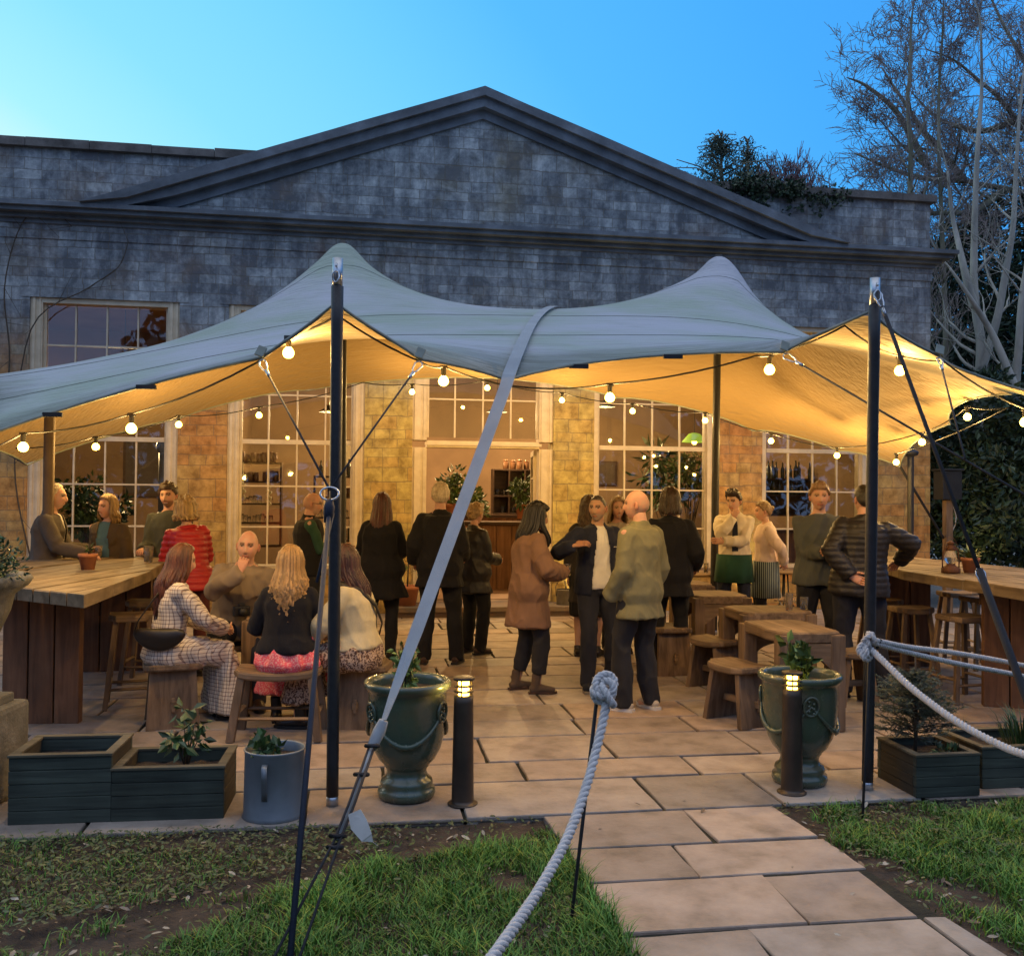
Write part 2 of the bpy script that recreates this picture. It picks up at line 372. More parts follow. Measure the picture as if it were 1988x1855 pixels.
def glassmat():
    m, nt, b = newmat('window_glass'); L = nt.links
    nt.nodes.remove(b); out = nt.nodes['Material Output']
    tr = N(nt, 'ShaderNodeBsdfTransparent'); tr.inputs[0].default_value = (.88, .9, .88, 1)
    gl = N(nt, 'ShaderNodeBsdfGlossy'); gl.inputs['Roughness'].default_value = .015; gl.inputs[0].default_value = (1, 1, 1, 1)
    fr = N(nt, 'ShaderNodeFresnel'); fr.inputs[0].default_value = 1.52
    mu = N(nt, 'ShaderNodeMath', operation='MULTIPLY_ADD', use_clamp=True); mu.inputs[1].default_value = 1.1; mu.inputs[2].default_value = .005; L.new(fr.outputs[0], mu.inputs[0])
    tc = N(nt, 'ShaderNodeTexCoord'); nz = N(nt, 'ShaderNodeTexNoise', i_Scale=1.5, i_Detail=2.0); L.new(tc.outputs['Object'], nz.inputs[0])
    bp = N(nt, 'ShaderNodeBump', i_Strength=.15, i_Distance=.02); L.new(nz.outputs[0], bp.inputs['Height']); L.new(bp.outputs[0], gl.inputs['Normal'])
    mx = N(nt, 'ShaderNodeMixShader'); L.new(mu.outputs[0], mx.inputs[0]); L.new(tr.outputs[0], mx.inputs[1]); L.new(gl.outputs[0], mx.inputs[2])
    L.new(mx.outputs[0], out.inputs[0]); return m
M_GLASS = glassmat()
bld = empty('orangery_building', (BX, BY, 0), TH, 'long classical stone orangery with a low triangular pediment behind the tent', 'building')
FLZ = .15
WX = [(toB(a, 900)[0], toB(c, 900)[0]) for a, c in ((52, 344), (440, 707), (800, 1074), (1153, 1385), (1480, 1686))]
XR = toB(1806, 800)[0]; XL = -9.5
ZT = 4.36; ZC = 5.28   # window head, underside of cornice
mb = MB()
xs = [XL] + [v for w in WX for v in w] + [XR]
for i in range(0, len(xs), 2):
    mb.box((xs[i], 0, 0), (xs[i + 1], .42, ZT))
mb.box((XL, 0, ZT), (XR, .42, ZC))
for i, (a, c) in enumerate(WX):
    if i != 2: mb.box((a, 0, 0), (c, .42, .62))
mb.box((XR - .42, .42, 0), (XR, 9, ZC))
mb.box((XL, .42, 0), (XL + .42, 9, ZC))
mb.box((XL, 8.6, 0), (XR, 9, ZC))
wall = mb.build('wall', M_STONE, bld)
mb = MB()   # stone lintels and jamb blocks set proud of the wall
for i, (a, c) in enumerate(WX):
    if i != 2: mb.box((a - .06, -.05, .56), (c + .06, .003, .64))
sill = mb
for i, (a, c) in enumerate(WX):
    if i != 2:
        q = MB(); q.box((a - .06, -.05, .56), (c + .06, .003, .64)); q.build('window_sill', M_FRIEZE, bld)
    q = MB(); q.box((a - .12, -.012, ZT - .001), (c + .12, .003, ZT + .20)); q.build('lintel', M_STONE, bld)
# frieze + cornice steps
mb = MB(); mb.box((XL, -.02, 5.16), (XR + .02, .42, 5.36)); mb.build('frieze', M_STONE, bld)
mb = MB()
steps = [(5.36, 5.42, .05), (5.42, 5.48, .12), (5.48, 5.54, .24), (5.54, 5.60, .30)]
for z0, z1, p in steps: mb.box((XL, -p, z0), (XR + p, .42, z1))
mb.build('cornice', M_TRIM, bld)
# attic parapet
ZP = 6.52
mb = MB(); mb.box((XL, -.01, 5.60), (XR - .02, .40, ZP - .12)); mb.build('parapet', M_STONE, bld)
mb = MB()
x = XL
while x < XR:
    w = random.uniform(.8, 1.3); x1 = min(x + w - .008, XR + .06)
    dz = random.uniform(-.012, .012)
    mb.box((x, -.09, ZP - .12 + 0.001), (x1, .46, ZP + dz)); x += w
mb.build('coping', M_COPING, bld)
# pediment
pxl, _ = toB(150, 392, -.42); pxr, _ = toB(1655, 462, -.42); pax, paz = toB(943, 163, -.42)
zb = 5.60
def slope_pt(t, side): # t 0..1 from eave to apex
    x0 = pxl if side < 0 else pxr
    return x0 + (pax - x0) * t, zb + (paz - zb) * t
mb = MB()
th_ = .30
mb.add([Vector(p) for p in ((pxl + .9, -.12, zb), (pxr - .9, -.12, zb), (pax, -.12, paz - .3), (pxl + .9, .40, zb), (pxr - .9, .40, zb), (pax, .40, paz - .3))],
       [(0, 1, 2), (5, 4, 3), (0, 3, 4, 1), (1, 4, 5, 2), (2, 5, 3, 0)])
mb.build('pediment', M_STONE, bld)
mb = MB()
def rake(mb, zo0, zo1, p, xend=0.0):
    """sloping band between vertical offsets zo0<zo1 below the raking line, projecting p"""
    for side in (-1, 1):
        x0 = pxl if side < 0 else pxr
        sl = (paz - zb) / (pax - x0)
        # clip the band bottom where it meets the horizontal cornice
        xa = x0; xb = pax
        n = 9
        def zl(x, off): return max(zb + .002, zb + sl * (x - x0) + off)
        prev = None
        for i in range(n + 1):
            x = xa + (xb - xa) * i / n
            jig = random.uniform(-.008, .008) if 0 < i < n else 0
            ring = [Vector((x, -p, zl(x, zo0))), Vector((x, .44, zl(x, zo0))), Vector((x, .44, zl(x, zo1) + jig)), Vector((x, -p, zl(x, zo1) + jig))]
            if prev:
                vs = prev + ring
                f = [(0, 1, 5, 4), (1, 2, 6, 5), (2, 3, 7, 6), (3, 0, 4, 7), (0, 3, 2, 1), (4, 5, 6, 7)]
                mb.add(vs, f if side < 0 else [q[::-1] for q in f])
            prev = ring
rake(mb, -.13, -.0, .36); rake(mb, -.27, -.13, .29); rake(mb, -.40, -.27, .17)
mb.build('raking_cornice', M_TRIM, bld)
mb = MB(); mb.box((XL, .42, 5.3), (XR, 8.6, 5.5)); mb.build('roof', M_LEAD, bld)
# windows
ROWS = [.64, 1.23, 1.81, 2.44, 3.11, 3.72, 4.45]
MUNT = .022
def window(x0, x1, z0, z1, rows, cols=4, heavy=3, y=.10, name='window', lining=.20, both=True):
    f = MB()
    # outer lining boards (pilaster-like architrave inside the opening)
    for (a, b_) in ((x0 + .002, x0 + lining), (x1 - lining, x1 - .002)):
        f.box((a, .03, z0), (b_, .30, z1))
        f.box((a + .03, .012, z0), (b_ - .09, .031, z1))
        f.box((b_ - .05, .018, z0), (b_ - .02, .031, z1))
    f.box((x0 + lining, .03, z1 - .07), (x1 - lining, .30, z1 - .002))
    if name == 'window': f.box((x0 + lining, .02, z0 + .001), (x1 - lining, .30, z0 + .05))
    xa, xb = x0 + lining, x1 - lining
    zz = [z for z in rows if z0 < z < z1]
    s0 = .035
    f.box((xa, y, z0 + .05), (xa + s0, y + .05, z1 - .07)); f.box((xb - s0, y, z0 + .05), (xb, y + .05, z1 - .07))
    for k in range(1, cols):
        x = xa + (xb - xa) * k / cols
        f.box((x - MUNT / 2, y + .004, z0 + .05), (x + MUNT / 2, y + .046, z1 - .07))
    for z in zz:
        h = MUNT / 2
        yy = 0.0
        if abs(z - heavy) < .02: h = .032; yy = -.012
        f.box((xa + s0, y + .002 + yy, z - h), (xb - s0, y + .048, z + h))
    fo = f.build(name, M_PAINT, bld)
    g = MB(); g.box((xa + .01, y + .020, z0 + .052), (xb - .01, y + .026, z1 - .072)); g.build('pane', M_GLASS, fo)
    return fo
for i, (a, c) in enumerate(WX):
    if i != 2: window(a, c, .64, ZT, ROWS, heavy=2.44, lining=(.16 if i in (0, 1) else .07))
a, c = WX[2]
zd = 2.40
window(a, c, zd + .10, ZT, ROWS, heavy=9, name='door_transom', lining=.21)
mb = MB()
for (p, q) in ((a + .002, a + .21), (c - .21, c - .002)):
    mb.box((p, .03, FLZ), (q, .30, zd - .005)); mb.box((p + .03, .012, FLZ), (q - .09, .031, zd - .005)); mb.box((q - .05, .018, FLZ), (q - .02, .031, zd - .005))
mb.box((a + .21, .02, zd), (c - .21, .30, zd + .097)); mb.box((a + .18, -.012, zd + .03), (c - .18, .02, zd + .07))
mb.build('door_frame', M_PAINT, bld)
# door leaves folded open into the room
for side, ang in ((-1, 100), (1, -97)):
    d = MB(); w = (c - a - .42) / 2 - .01; hgt = zd - FLZ - .02
    for (u0, u1) in ((0, .07), (w - .07, w)): d.box((u0, 0, 0), (u1, .04, hgt))
    for (v0, v1) in ((0, .55), (hgt - .08, hgt), (.98, 1.0), (1.4, 1.42), (1.8, 1.82)): d.box((.07, .002, v0), (w - .07, .038, v1))
    hx = a + .21 if side < 0 else c - .21
    do = d.build('door', M_PAINT, bld, loc=(hx, .26, FLZ + .01))
    do.rotation_euler = (0, 0, R(ang if side < 0 else 180 + ang))
    g = MB(); g.box((.07, .018, .55), (w - .07, .023, hgt - .08)); g.build('pane', M_GLASS, do)
    g = MB(); g.tube([Vector((w - .035, -.04, .95)), Vector((w - .035, -.04, 1.07))], .009, 6); g.build('handle', M_TRIM, do)
# interior shell
mb = MB()
mb.box((XL + .45, .43, FLZ - .05), (XR - .45, 6.4, FLZ)); mb.build('interior_floor', pmat('terracotta_floor', (.28, .16, .09), (.16, .09, .05), scale=3, rough=.6), bld)
mb = MB(); mb.box((XL + .45, 6.2, FLZ), (XR - .45, 6.4, 4.9))
mb.box((WX[1][0] - .45, .5, FLZ), (WX[1][0] - .35, 6.2, 4.9)); mb.box((WX[4][1] + .2, .5, FLZ), (WX[4][1] + .3, 6.2, 4.9)); mb.box((XL + .45, .5, FLZ), (XL + .55, 6.2, 4.9))
mb.build('interior_wall', M_PLASTER, bld)
mb = MB(); mb.box((XL + .45, .43, 4.9), (XR - .45, 6.4, 5.0)); mb.build('ceiling', M_PLASTER, bld)
# doorstep
sx0 = toB(756, 1200, -.55)[0]; sx1 = toB(1124, 1200, -.55)[0]
mb = MB(); mb.bbox(((sx0 + sx1) / 2, -.29, .108), (sx1 - sx0, .56, .075), bev=.012); mb.box((sx0 + .03, -.53, 0), (sx1 - .03, -.02, .07)); mb.box((a + .02, -.0199, .02), (c - .02, .42, FLZ - .008))
mb.build('doorstep', M_FRIEZE, bld)
# ================================================================== ground, paving, lawn
M_SOIL = pmat('earth', (.075, .052, .038), (.028, .02, .015), scale=9, rough=.95, bump=.9, bscale=40, c3=(.05, .036, .026))
M_JOINT = pmat('mossy_joint', (.035, .034, .02), (.012, .011, .008), scale=14, rough=.95, bump=.8)
M_SLAB = pmat('sandstone_slab', (.41, .335, .275), (.20, .16, .125), scale=3.8, rough=.62, bump=.5, bscale=26, attr=True, spec=.35, c3=(.33, .265, .215), bdist=.012)
M_GRAVEL = pmat('gravel', (.30, .27, .24), (.12, .11, .1), scale=30, rough=.9, bump=.9, bscale=60)
mb = MB(); mb.box((-220, -60, -.30), (220, 300, -.035)); g = mb.build('ground', M_SOIL); tag(g, kind='structure')
# terrace region in building frame (u along facade, v towards the wall; v=0 wall). Front edge line at v0
def fB(u, v, z=0.0): return MBLD @ Vector((u, v, z))
gf = MBI @ gnd(1055, 1582); VF = gf.y      # front edge of terrace
pl = MBI @ gnd(1055, 1582); pl2 = MBI @ gnd(1226, 1840); pr = MBI @ gnd(1490, 1563); pr2 = MBI @ gnd(1950, 1850)
UL0, UR0 = pl.x, pr.x
rs = random.Random(11)
mb = MB(); mb.cols = []; mb.smooth = False
def slab(u0, u1, v0, v1, lf=None, rf=None):
    g_ = .011
    k = rs.uniform(.72, 1.14); tint = rs.uniform(-.08, .08)
    mb.col = (k * (1 + tint), k, k * (1 - tint * .8), 1)
    dz = rs.uniform(-.004, .004)
    j = lambda: rs.uniform(-.006, .006)
    gv_ = .014
    top = [Vector((u0 + g_ + j(), v0 + gv_ + j(), dz)), Vector((u1 - g_ + j(), v0 + gv_ + j(), dz)), Vector((u1 - g_ + j(), v1 - gv_ + j(), dz)), Vector((u0 + g_ + j(), v1 - gv_ + j(), dz))]
    if lf: # clip to path sides
        for q in (0, 3): top[q].x = max(top[q].x, lf(top[q].y)) + rs.uniform(-.012, .012)
        for q in (1, 2): top[q].x = min(top[q].x, rf(top[q].y)) + rs.uniform(-.02, .02)
        if top[1].x - top[0].x < .12: return
    # rough edge: subdivide each edge
    def edge(pts, off, z):
        out = []
        n = len(pts)
        cx = sum((p.x for p in pts)) / n; cy = sum((p.y for p in pts)) / n
        for a_, b_ in zip(pts, pts[1:] + pts[:1]):
            d_ = (b_ - a_); l_ = max(d_.length, 1e-3); nn = Vector((d_.y, -d_.x, 0)) / l_
            for q in range(4):
                p = a_ + d_ * (q / 4.0)
                nv = noise.noise(Vector((p.x * 9, p.y * 9, 3.3))) * .006
                p2 = p + nn * (nv)
                p2 = p2 + (Vector((cx, cy, 0)) - Vector((p2.x, p2.y, 0))).normalized() * off
                out.append(Vector((p2.x, p2.y, z)))
        return out
    a_ = edge(top, .004, dz); b_ = edge(top, 0.0, dz - .005); c_ = edge(top, .0, -.05)
    n = len(a_)
    fs = [tuple(range(n))]
    for i in range(n):
        fs.append((n + i, n + (i + 1) % n, (i + 1) % n, i)); fs.append((2 * n + i, 2 * n + (i + 1) % n, n + (i + 1) % n, n + i))
    mb.add([ROT9 @ p for p in (a_ + b_ + c_)], fs)
v = VF
while v < -.02:
    h = rs.choice([.42, .48, .55, .62]); v1 = min(v + h, -.02)
    if -.02 - v1 < .25: v1 = -.02
    u = -9.0 - rs.random()
    while u < 9.6:
        w = rs.choice([.55, .7, .85, 1.0, 1.1]); slab(u, u + w, v, v1); u += w
    v = v1
lf = lambda vv: pl.x + (pl2.x - pl.x) * (vv - pl.y) / (pl2.y - pl.y)
rf = lambda vv: pr.x + (pr2.x - pr.x) * (vv - pr.y) / (pr2.y - pr.y)
v = VF
while v > VF - 3.6:
    h = rs.choice([.42, .5, .52, .58]); u = lf(v) - .0; first = True
    while u < rf(v - h) + .2:
        w = rs.choice([.5, .62, .75, .95])
        if first: w = rs.uniform(.35, .8); u0 = u - .3
        else: u0 = u
        slab(u0, u + w, v - h, v, lf, rf); u += w; first = False
    v -= h
pav = mb.build('paving', M_SLAB, loc=(BX, BY, 0)); tag(pav, kind='structure')
mb = MB()
mb.add([fB(-9.6, VF, -.016), fB(9.6, VF, -.016), fB(9.6, 0, -.016), fB(-9.6, 0, -.016)], [(0, 1, 2, 3)])
mb.add([fB(lf(VF - 3.6), VF - 3.6, -.012), fB(rf(VF - 3.6), VF - 3.6, -.012), fB(UR0, VF, -.012), fB(UL0, VF, -.012)], [(0, 1, 2, 3)])
jt = mb.build('paving_joints', M_JOINT); tag(jt, kind='structure')
mb = MB()
mb.add([fB(9.5, -8, -.02), fB(60, -8, -.02), fB(60, 26, -.02), fB(XR + .02, 26, -.02), fB(XR + .02, .1, -.02), fB(9.5, .1, -.02)], [(0, 1, 2, 3, 4, 5)])
gv = mb.build('gravel_path', M_GRAVEL); tag(gv, kind='structure')
# lawn soil sheets with relief
def lawn_h(x, y):
    h = noise.noise(Vector((x * .9, y * .9, 0))) * .03 + noise.noise(Vector((x * 4, y * 4, 5))) * .014 + noise.noise(Vector((x * 14, y * 14, 9))) * .006
    # trench line running from (bottom left) to the terrace edge
    return h - .018
TR_A, TR_B, TR_C = gnd(60, 1815), gnd(560, 1695), gnd(1000, 1600)
def seg_d(p, a_, b_):
    t = max(0, min(1, ((p.x - a_.x) * (b_.x - a_.x) + (p.y - a_.y) * (b_.y - a_.y)) / ((b_.x - a_.x) ** 2 + (b_.y - a_.y) ** 2)))
    return math.hypot(p.x - a_.x - t * (b_.x - a_.x), p.y - a_.y - t * (b_.y - a_.y))
def trench(x, y):
    p = Vector((x, y, 0)); d = min(seg_d(p, TR_A, TR_B), seg_d(p, TR_B, TR_C), seg_d(p, TR_A, TR_A + Vector((-1.5, -.35, 0))))
    return max(0, 1 - d / .09)
def dirt(x, y):
    """0..1 bare soil amount"""
    p = MBI @ Vector((x, y, 0)); q = Vector((x, y, 0))
    d = min(seg_d(q, TR_A, TR_B), seg_d(q, TR_B, TR_C)); n_ = noise.noise(Vector((x * 3, y * 3, 1))) * .16 + noise.noise(Vector((x * 9, y * 9, 1))) * .06
    k = max(0, 1 - (d + n_) / .17)
    e = (VF - p.y)
    if p.x < UL0 + .1 and x > -1.6: k = max(k, 1 - (e + n_ * 1.2) / (.30 + .02))      # bare strip along the terrace
    if x < -.9: # lower left worn patch
        d3 = seg_d(q, gnd(150, 1850), gnd(420, 1760)); k = max(k, 1 - (d3 + n_) / .2)
    if p.x > UR0 - .3: # strip along the right path edge
        k = max(k, 1 - (p.x - rf(p.y) + n_) / .24, 1 - (e + n_ * 1.5) / .22)
    # scattered bald patches
    k = max(k, (noise.noise(Vector((x * 2.2 + 7, y * 2.2, 4))) - .28) * 3.0)
    return max(0.0, min(1.0, k * 1.6))
def lawn_sheet(pred, x0, x1, y0, y1, nm):
    st = .035; nx = int((x1 - x0) / st); ny = int((y1 - y0) / st)
    V = []; F = []; idx = {}
    for j in range(ny + 1):
        for i in range(nx + 1):
            x = x0 + i * st; y = y0 + j * st
            if pred(x, y):
                idx[(i, j)] = len(V); V.append((x, y, lawn_h(x, y) - .05 * trench(x, y)))
    for j in range(ny):
        for i in range(nx):
            k = [(i, j), (i + 1, j), (i + 1, j + 1), (i, j + 1)]
            if all(q in idx for q in k): F.append([idx[q] for q in k])
    return V, F
def inlawn(x, y, m=0.0):
    p = MBI @ Vector((x, y, 0))
    if p.y > VF - m: return False
    return p.x < lf(p.y) - m or p.x > rf(p.y) + m
V, F = lawn_sheet(lambda x, y: inlawn(x, y, -.02), -4.5, 4.6, 1.6, 6.0, 'l')
lw = npmesh('lawn_soil', V, F, M_SOIL, smooth=True); tag(lw, kind='structure')
# grass blades
M_GRASS = pmat('grass_blade', (.9, .9, .9), (.75, .75, .75), scale=2, rough=.55, bump=0, attr=True, spec=.3)
rg = np.random.RandomState(3)
def blades(n, pred, x0, x1, y0, y1, hmin, hmax, wid=.0042, col=(.095, .22, .032), lean=.55, var=.35):
    P = []
    cnt = 0; tries = 0
    while cnt < n and tries < n * 8:
        tries += 1
        x = rg.uniform(x0, x1); y = rg.uniform(y0, y1)
        pr_ = pred(x, y)
        if pr_ <= 0 or rg.rand() > pr_: continue
        P.append((x, y, pr_)); cnt += 1
    P = np.array(P); n = len(P)
    if n == 0: return None
    clump = np.array([noise.noise(Vector((p[0] * 3.3, p[1] * 3.3, 2))) for p in P])
    hh = rg.uniform(hmin, hmax, n) * (1 + clump * .9) * (.35 + .65 * P[:, 2]); a_ = rg.uniform(0, 2 * PI, n)
    dirx = np.cos(a_); diry = np.sin(a_); px_ = -diry; py_ = dirx
    le = rg.uniform(.1, lean, n) * hh * 1.3
    V = np.zeros((n, 7, 3)); z0 = np.array([lawn_h(p[0], p[1]) for p in P]) - .004
    for k, (t, w) in enumerate(((0, 1.0), (.4, .9), (.75, .6), (1.0, 0))):
        cx = P[:, 0] + dirx * le * t ** 1.8; cy = P[:, 1] + diry * le * t ** 1.8; cz = z0 + hh * (t - .22 * t ** 3)
        if k < 3:
            ww = wid * w * rg.uniform(.7, 1.3, n)
            V[:, 2 * k] = np.stack([cx - px_ * ww, cy - py_ * ww, cz], 1); V[:, 2 * k + 1] = np.stack([cx + px_ * ww, cy + py_ * ww, cz], 1)
        else: V[:, 6] = np.stack([cx, cy, cz], 1)
    base = (np.arange(n) * 7)[:, None]
    F = np.concatenate([base + np.array([[0, 1, 3]]), base + np.array([[0, 3, 2]]), base + np.array([[2, 3, 5]]), base + np.array([[2, 5, 4]]), base + np.array([[4, 5, 6]])], 0)
    k = rg.uniform(1 - var, 1 + var, n) * (1 + clump * .5); C = np.ones((n, 7, 4)); yel = rg.rand(n) < .07
    for q in range(3): C[:, :, q] = (k * col[q])[:, None]
    C[yel, :, 0] *= 2.6; C[yel, :, 1] *= 1.25
    return V.reshape(-1, 3), F, C.reshape(-1, 4)
def gl_l(x, y):
    if not inlawn(x, y, -.015): return 0
    p = MBI @ Vector((x, y, 0)); d = 1 - dirt(x, y)
    if x < UL0 + BX + 1.5:
        # right/below the trench: lush; above: sparse creeping
        t = TR_A + (TR_C - TR_A) * ((x - TR_A.x) / (TR_C.x - TR_A.x))
        if p.x < lf(p.y) and y > t.y - .05 + noise.noise(Vector((x * 2, y * 2, 0))) * .1: d *= .30
    return d
A1 = blades(72000, gl_l, -3.2, 3.6, 2.7, 5.6, .028, .085, wid=.0026, lean=.95)
A2 = blades(5000, lambda x, y: gl_l(x, y) * (1 if inlawn(x, y, .0) and not inlawn(x, y, .10) else 0), -3.2, 3.6, 2.7, 5.6, .06, .14, wid=.0026, lean=.9)
Vs = []; Fs = []; Cs = []; o_ = 0
for A in (A1, A2):
    Vs.append(A[0]); Fs.append(A[1] + o_); Cs.append(A[2]); o_ += len(A[0])
gr = npmesh('grass', np.concatenate(Vs), np.concatenate(Fs), M_GRASS, np.concatenate(Cs)); tag(gr, 'long unmown green grass on the lawn either side of the path', 'grass', kind='stuff')
# broad leaves: creeping weeds and dead leaf litter
def leafset(n, pred, x0, x1, y0, y1, size, cols, tilt=.5, zoff=.012, lift=.03):
    V = []; F = []; C = []
    t = 0
    while len(F) // 2 < n and t < n * 12:
        t += 1
        x = rg.uniform(x0, x1); y = rg.uniform(y0, y1)
        if rg.rand() > pred(x, y): continue
        s_ = rg.uniform(*size); a_ = rg.uniform(0, 2 * PI); ti = rg.uniform(-tilt, tilt); tj = rg.uniform(-tilt, tilt)
        M_ = Matrix.Rotation(a_, 3, 'Z') @ Matrix.Rotation(ti, 3, 'X') @ Matrix.Rotation(tj, 3, 'Y')
        z = lawn_h(x, y) + zoff + rg.uniform(0, lift)
        c = cols[rg.randint(len(cols))]; k = rg.uniform(.7, 1.3)
        b_ = len(V)
        for q in ((-1, 0, 0), (-.35, .36, .07), (.45, .3, .05), (1, 0, -.05), (.45, -.3, .05), (-.35, -.36, .07)):
            p = M_ @ (Vector(q) * s_); V.append((x + p.x, y + p.y, z + p.z)); C.append((c[0] * k, c[1] * k, c[2] * k, 1))
        F.append((b_, b_ + 1, b_ + 4, b_ + 5)); F.append((b_ + 1, b_ + 2, b_ + 3, b_ + 4))
    return V, F, C
def weedp(x, y):
    if not inlawn(x, y, .0): return 0
    p = MBI @ Vector((x, y, 0)); t = TR_A + (TR_C - TR_A) * ((x - TR_A.x) / (TR_C.x - TR_A.x))
    if p.x < lf(p.y) and y > t.y + .06: return .9 if x < -.6 else .3
    if p.x > rf(p.y) and VF - p.y < .9: return .8 * (1 - dirt(x, y) * .6)
    return .10
M_WEED = pmat('weed_leaf', (.95, .95, .95), (.7, .7, .7), scale=30, rough=.6, bump=0, attr=True, spec=.3)
V, F, C = leafset(12000, weedp, -3.2, 3.8, 2.7, 5.5, (.006, .021), [(.075, .115, .04), (.10, .135, .06), (.06, .09, .035), (.12, .13, .055)], lift=.03)
w_ = npmesh('creeping_weeds', V, F, M_WEED, C); tag(w_, 'small leaved creeping weeds spreading over the lawn by the planters', 'weeds', kind='stuff')
V, F, C = leafset(620, lambda x, y: (.95 if inlawn(x, y, 0) and dirt(x, y) > .2 else .22) if inlawn(x, y, -.02) else .05, -3.2, 3.8, 2.7, 5.6, (.010, .028),
                  [(.30, .26, .21), (.20, .14, .09), (.38, .34, .27), (.15, .10, .065)], lift=.012, zoff=.012)
w_ = npmesh('leaf_litter', V, F, M_WEED, C); tag(w_, 'dry fallen leaves scattered over the bare soil and grass', 'leaves', kind='stuff')
# ================================================================== stretch tent
def tentmat():
    m, nt, b = newmat('tent_fabric'); L = nt.links
    tc = N(nt, 'ShaderNodeTexCoord')
    n1 = N(nt, 'ShaderNodeTexNoise', i_Scale=.8, i_Detail=5.0, i_Roughness=.55); L.new(tc.outputs['Object'], n1.inputs[0])
    cr = N(nt, 'ShaderNodeValToRGB'); e = cr.color_ramp.elements; e[0].position = .38; e[1].position = .62
    e[0].color = (.25, .30, .245, 1); e[1].color = (.34, .35, .39, 1); L.new(n1.outputs[0], cr.inputs[0])
    mp = N(nt, 'ShaderNodeMapping'); mp.inputs['Scale'].default_value = (1.0, 5.0, 5.0); L.new(tc.outputs['Object'], mp.inputs[0])
    n2 = N(nt, 'ShaderNodeTexNoise', i_Scale=1.5, i_Detail=8.0, i_Roughness=.7, i_Distortion=.5); L.new(mp.outputs[0], n2.inputs[0])
    # grime near the hem: vertex attribute 'Col' red holds hem closeness
    at_ = N(nt, 'ShaderNodeAttribute', attribute_name='Col'); sp = N(nt, 'ShaderNodeSeparateColor'); L.new(at_.outputs[0], sp.inputs[0])
    ad = N(nt, 'ShaderNodeMath', operation='MULTIPLY_ADD'); ad.inputs[1].default_value = .55; L.new(sp.outputs[0], ad.inputs[0]); L.new(n2.outputs[0], ad.inputs[2])
    mr = N(nt, 'ShaderNodeMapRange'); mr.inputs['From Min'].default_value = .56; mr.inputs['From Max'].default_value = .95; L.new(ad.outputs[0], mr.inputs[0])
    ml = N(nt, 'ShaderNodeMath', operation='MULTIPLY'); ml.inputs[1].default_value = .8; L.new(mr.outputs[0], ml.inputs[0])
    mx = N(nt, 'ShaderNodeMix', data_type='RGBA'); L.new(ml.outputs[0], mx.inputs[0]); L.new(cr.outputs[0], mx.inputs[6]); mx.inputs[7].default_value = (.10, .11, .09, 1)
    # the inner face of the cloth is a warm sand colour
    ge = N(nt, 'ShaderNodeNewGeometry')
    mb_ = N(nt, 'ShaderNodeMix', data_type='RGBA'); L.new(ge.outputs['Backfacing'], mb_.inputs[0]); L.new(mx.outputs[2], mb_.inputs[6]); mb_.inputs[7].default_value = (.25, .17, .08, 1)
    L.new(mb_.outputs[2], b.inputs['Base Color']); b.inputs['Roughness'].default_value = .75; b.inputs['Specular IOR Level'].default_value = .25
    b.inputs['Sheen Weight'].default_value = .15
    n3 = N(nt, 'ShaderNodeTexNoise', i_Scale=3.0, i_Detail=6.0); L.new(mp.outputs[0], n3.inputs[0])
    bp = N(nt, 'ShaderNodeBump', i_Strength=.6, i_Distance=.06); L.new(n3.outputs[0], bp.inputs['Height']); L.new(bp.outputs[0], b.inputs['Normal'])
    return m
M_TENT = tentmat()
M_POLE = pmat('black_pole_sleeve', (.020, .019, .022), (.010, .010, .012), scale=20, rough=.5, bump=.25, bscale=60, spec=.5)
M_STEEL = pmat('galvanised_steel', (.55, .57, .6), (.38, .4, .43), scale=30, rough=.35, bump=.05, metal=.9)
M_CORD = pmat('dark_guy_cord', (.025, .025, .03), (.012, .012, .015), rough=.8, bump=.3, bscale=200)
M_NAVY = pmat('navy_strap', (.012, .018, .038), (.008, .012, .025), scale=30, rough=.7, bump=.2, bscale=200)
NU, NV = 64, 36
def uvnode(u, v): return int(round(u * NU)), int(round(v * NV))
FPL_ = at(652, 588, 5.42); FPR_ = at(1690, 604, 5.62)
PKL = at(666, 466, 11.2); PKR = at(1395, 492, 11.9)
anch = {}
def A_(u, v, p): anch[uvnode(u, v)] = Vector(p)
# front edge (v=0)
front = [(0.00, at(-210, 880, 5.9)), (.075, at(-60, 857, 6.1)), (.27, at(508, 694, 5.75)), (.335, FPL_), (.40, at(816, 697, 5.8)), (.47, at(984, 737, 6.2)),
         (.64, at(1522, 683, 6.15)), (.70, FPR_), (.765, at(1822, 690, 6.1)), (1.0, at(2180, 812, 6.6))]
for u, p in front: A_(u, 0, p)
# back edge (v=1), left to right
back = [(0.0, at(-60, 860, 9.3)), (.10, at(52, 902, 10.8)), (.235, at(342, 814, 12.3)), (.36, at(600, 757, 12.9)), (.47, at(935, 733, 13.1)), (.60, at(1195, 772, 13.2)), (.74, at(1462, 836, 13.2)),
        (.87, at(1625, 874, 13.0)), (1.0, at(1748, 906, 12.4))]
for u, p in back: A_(u, 1, p)
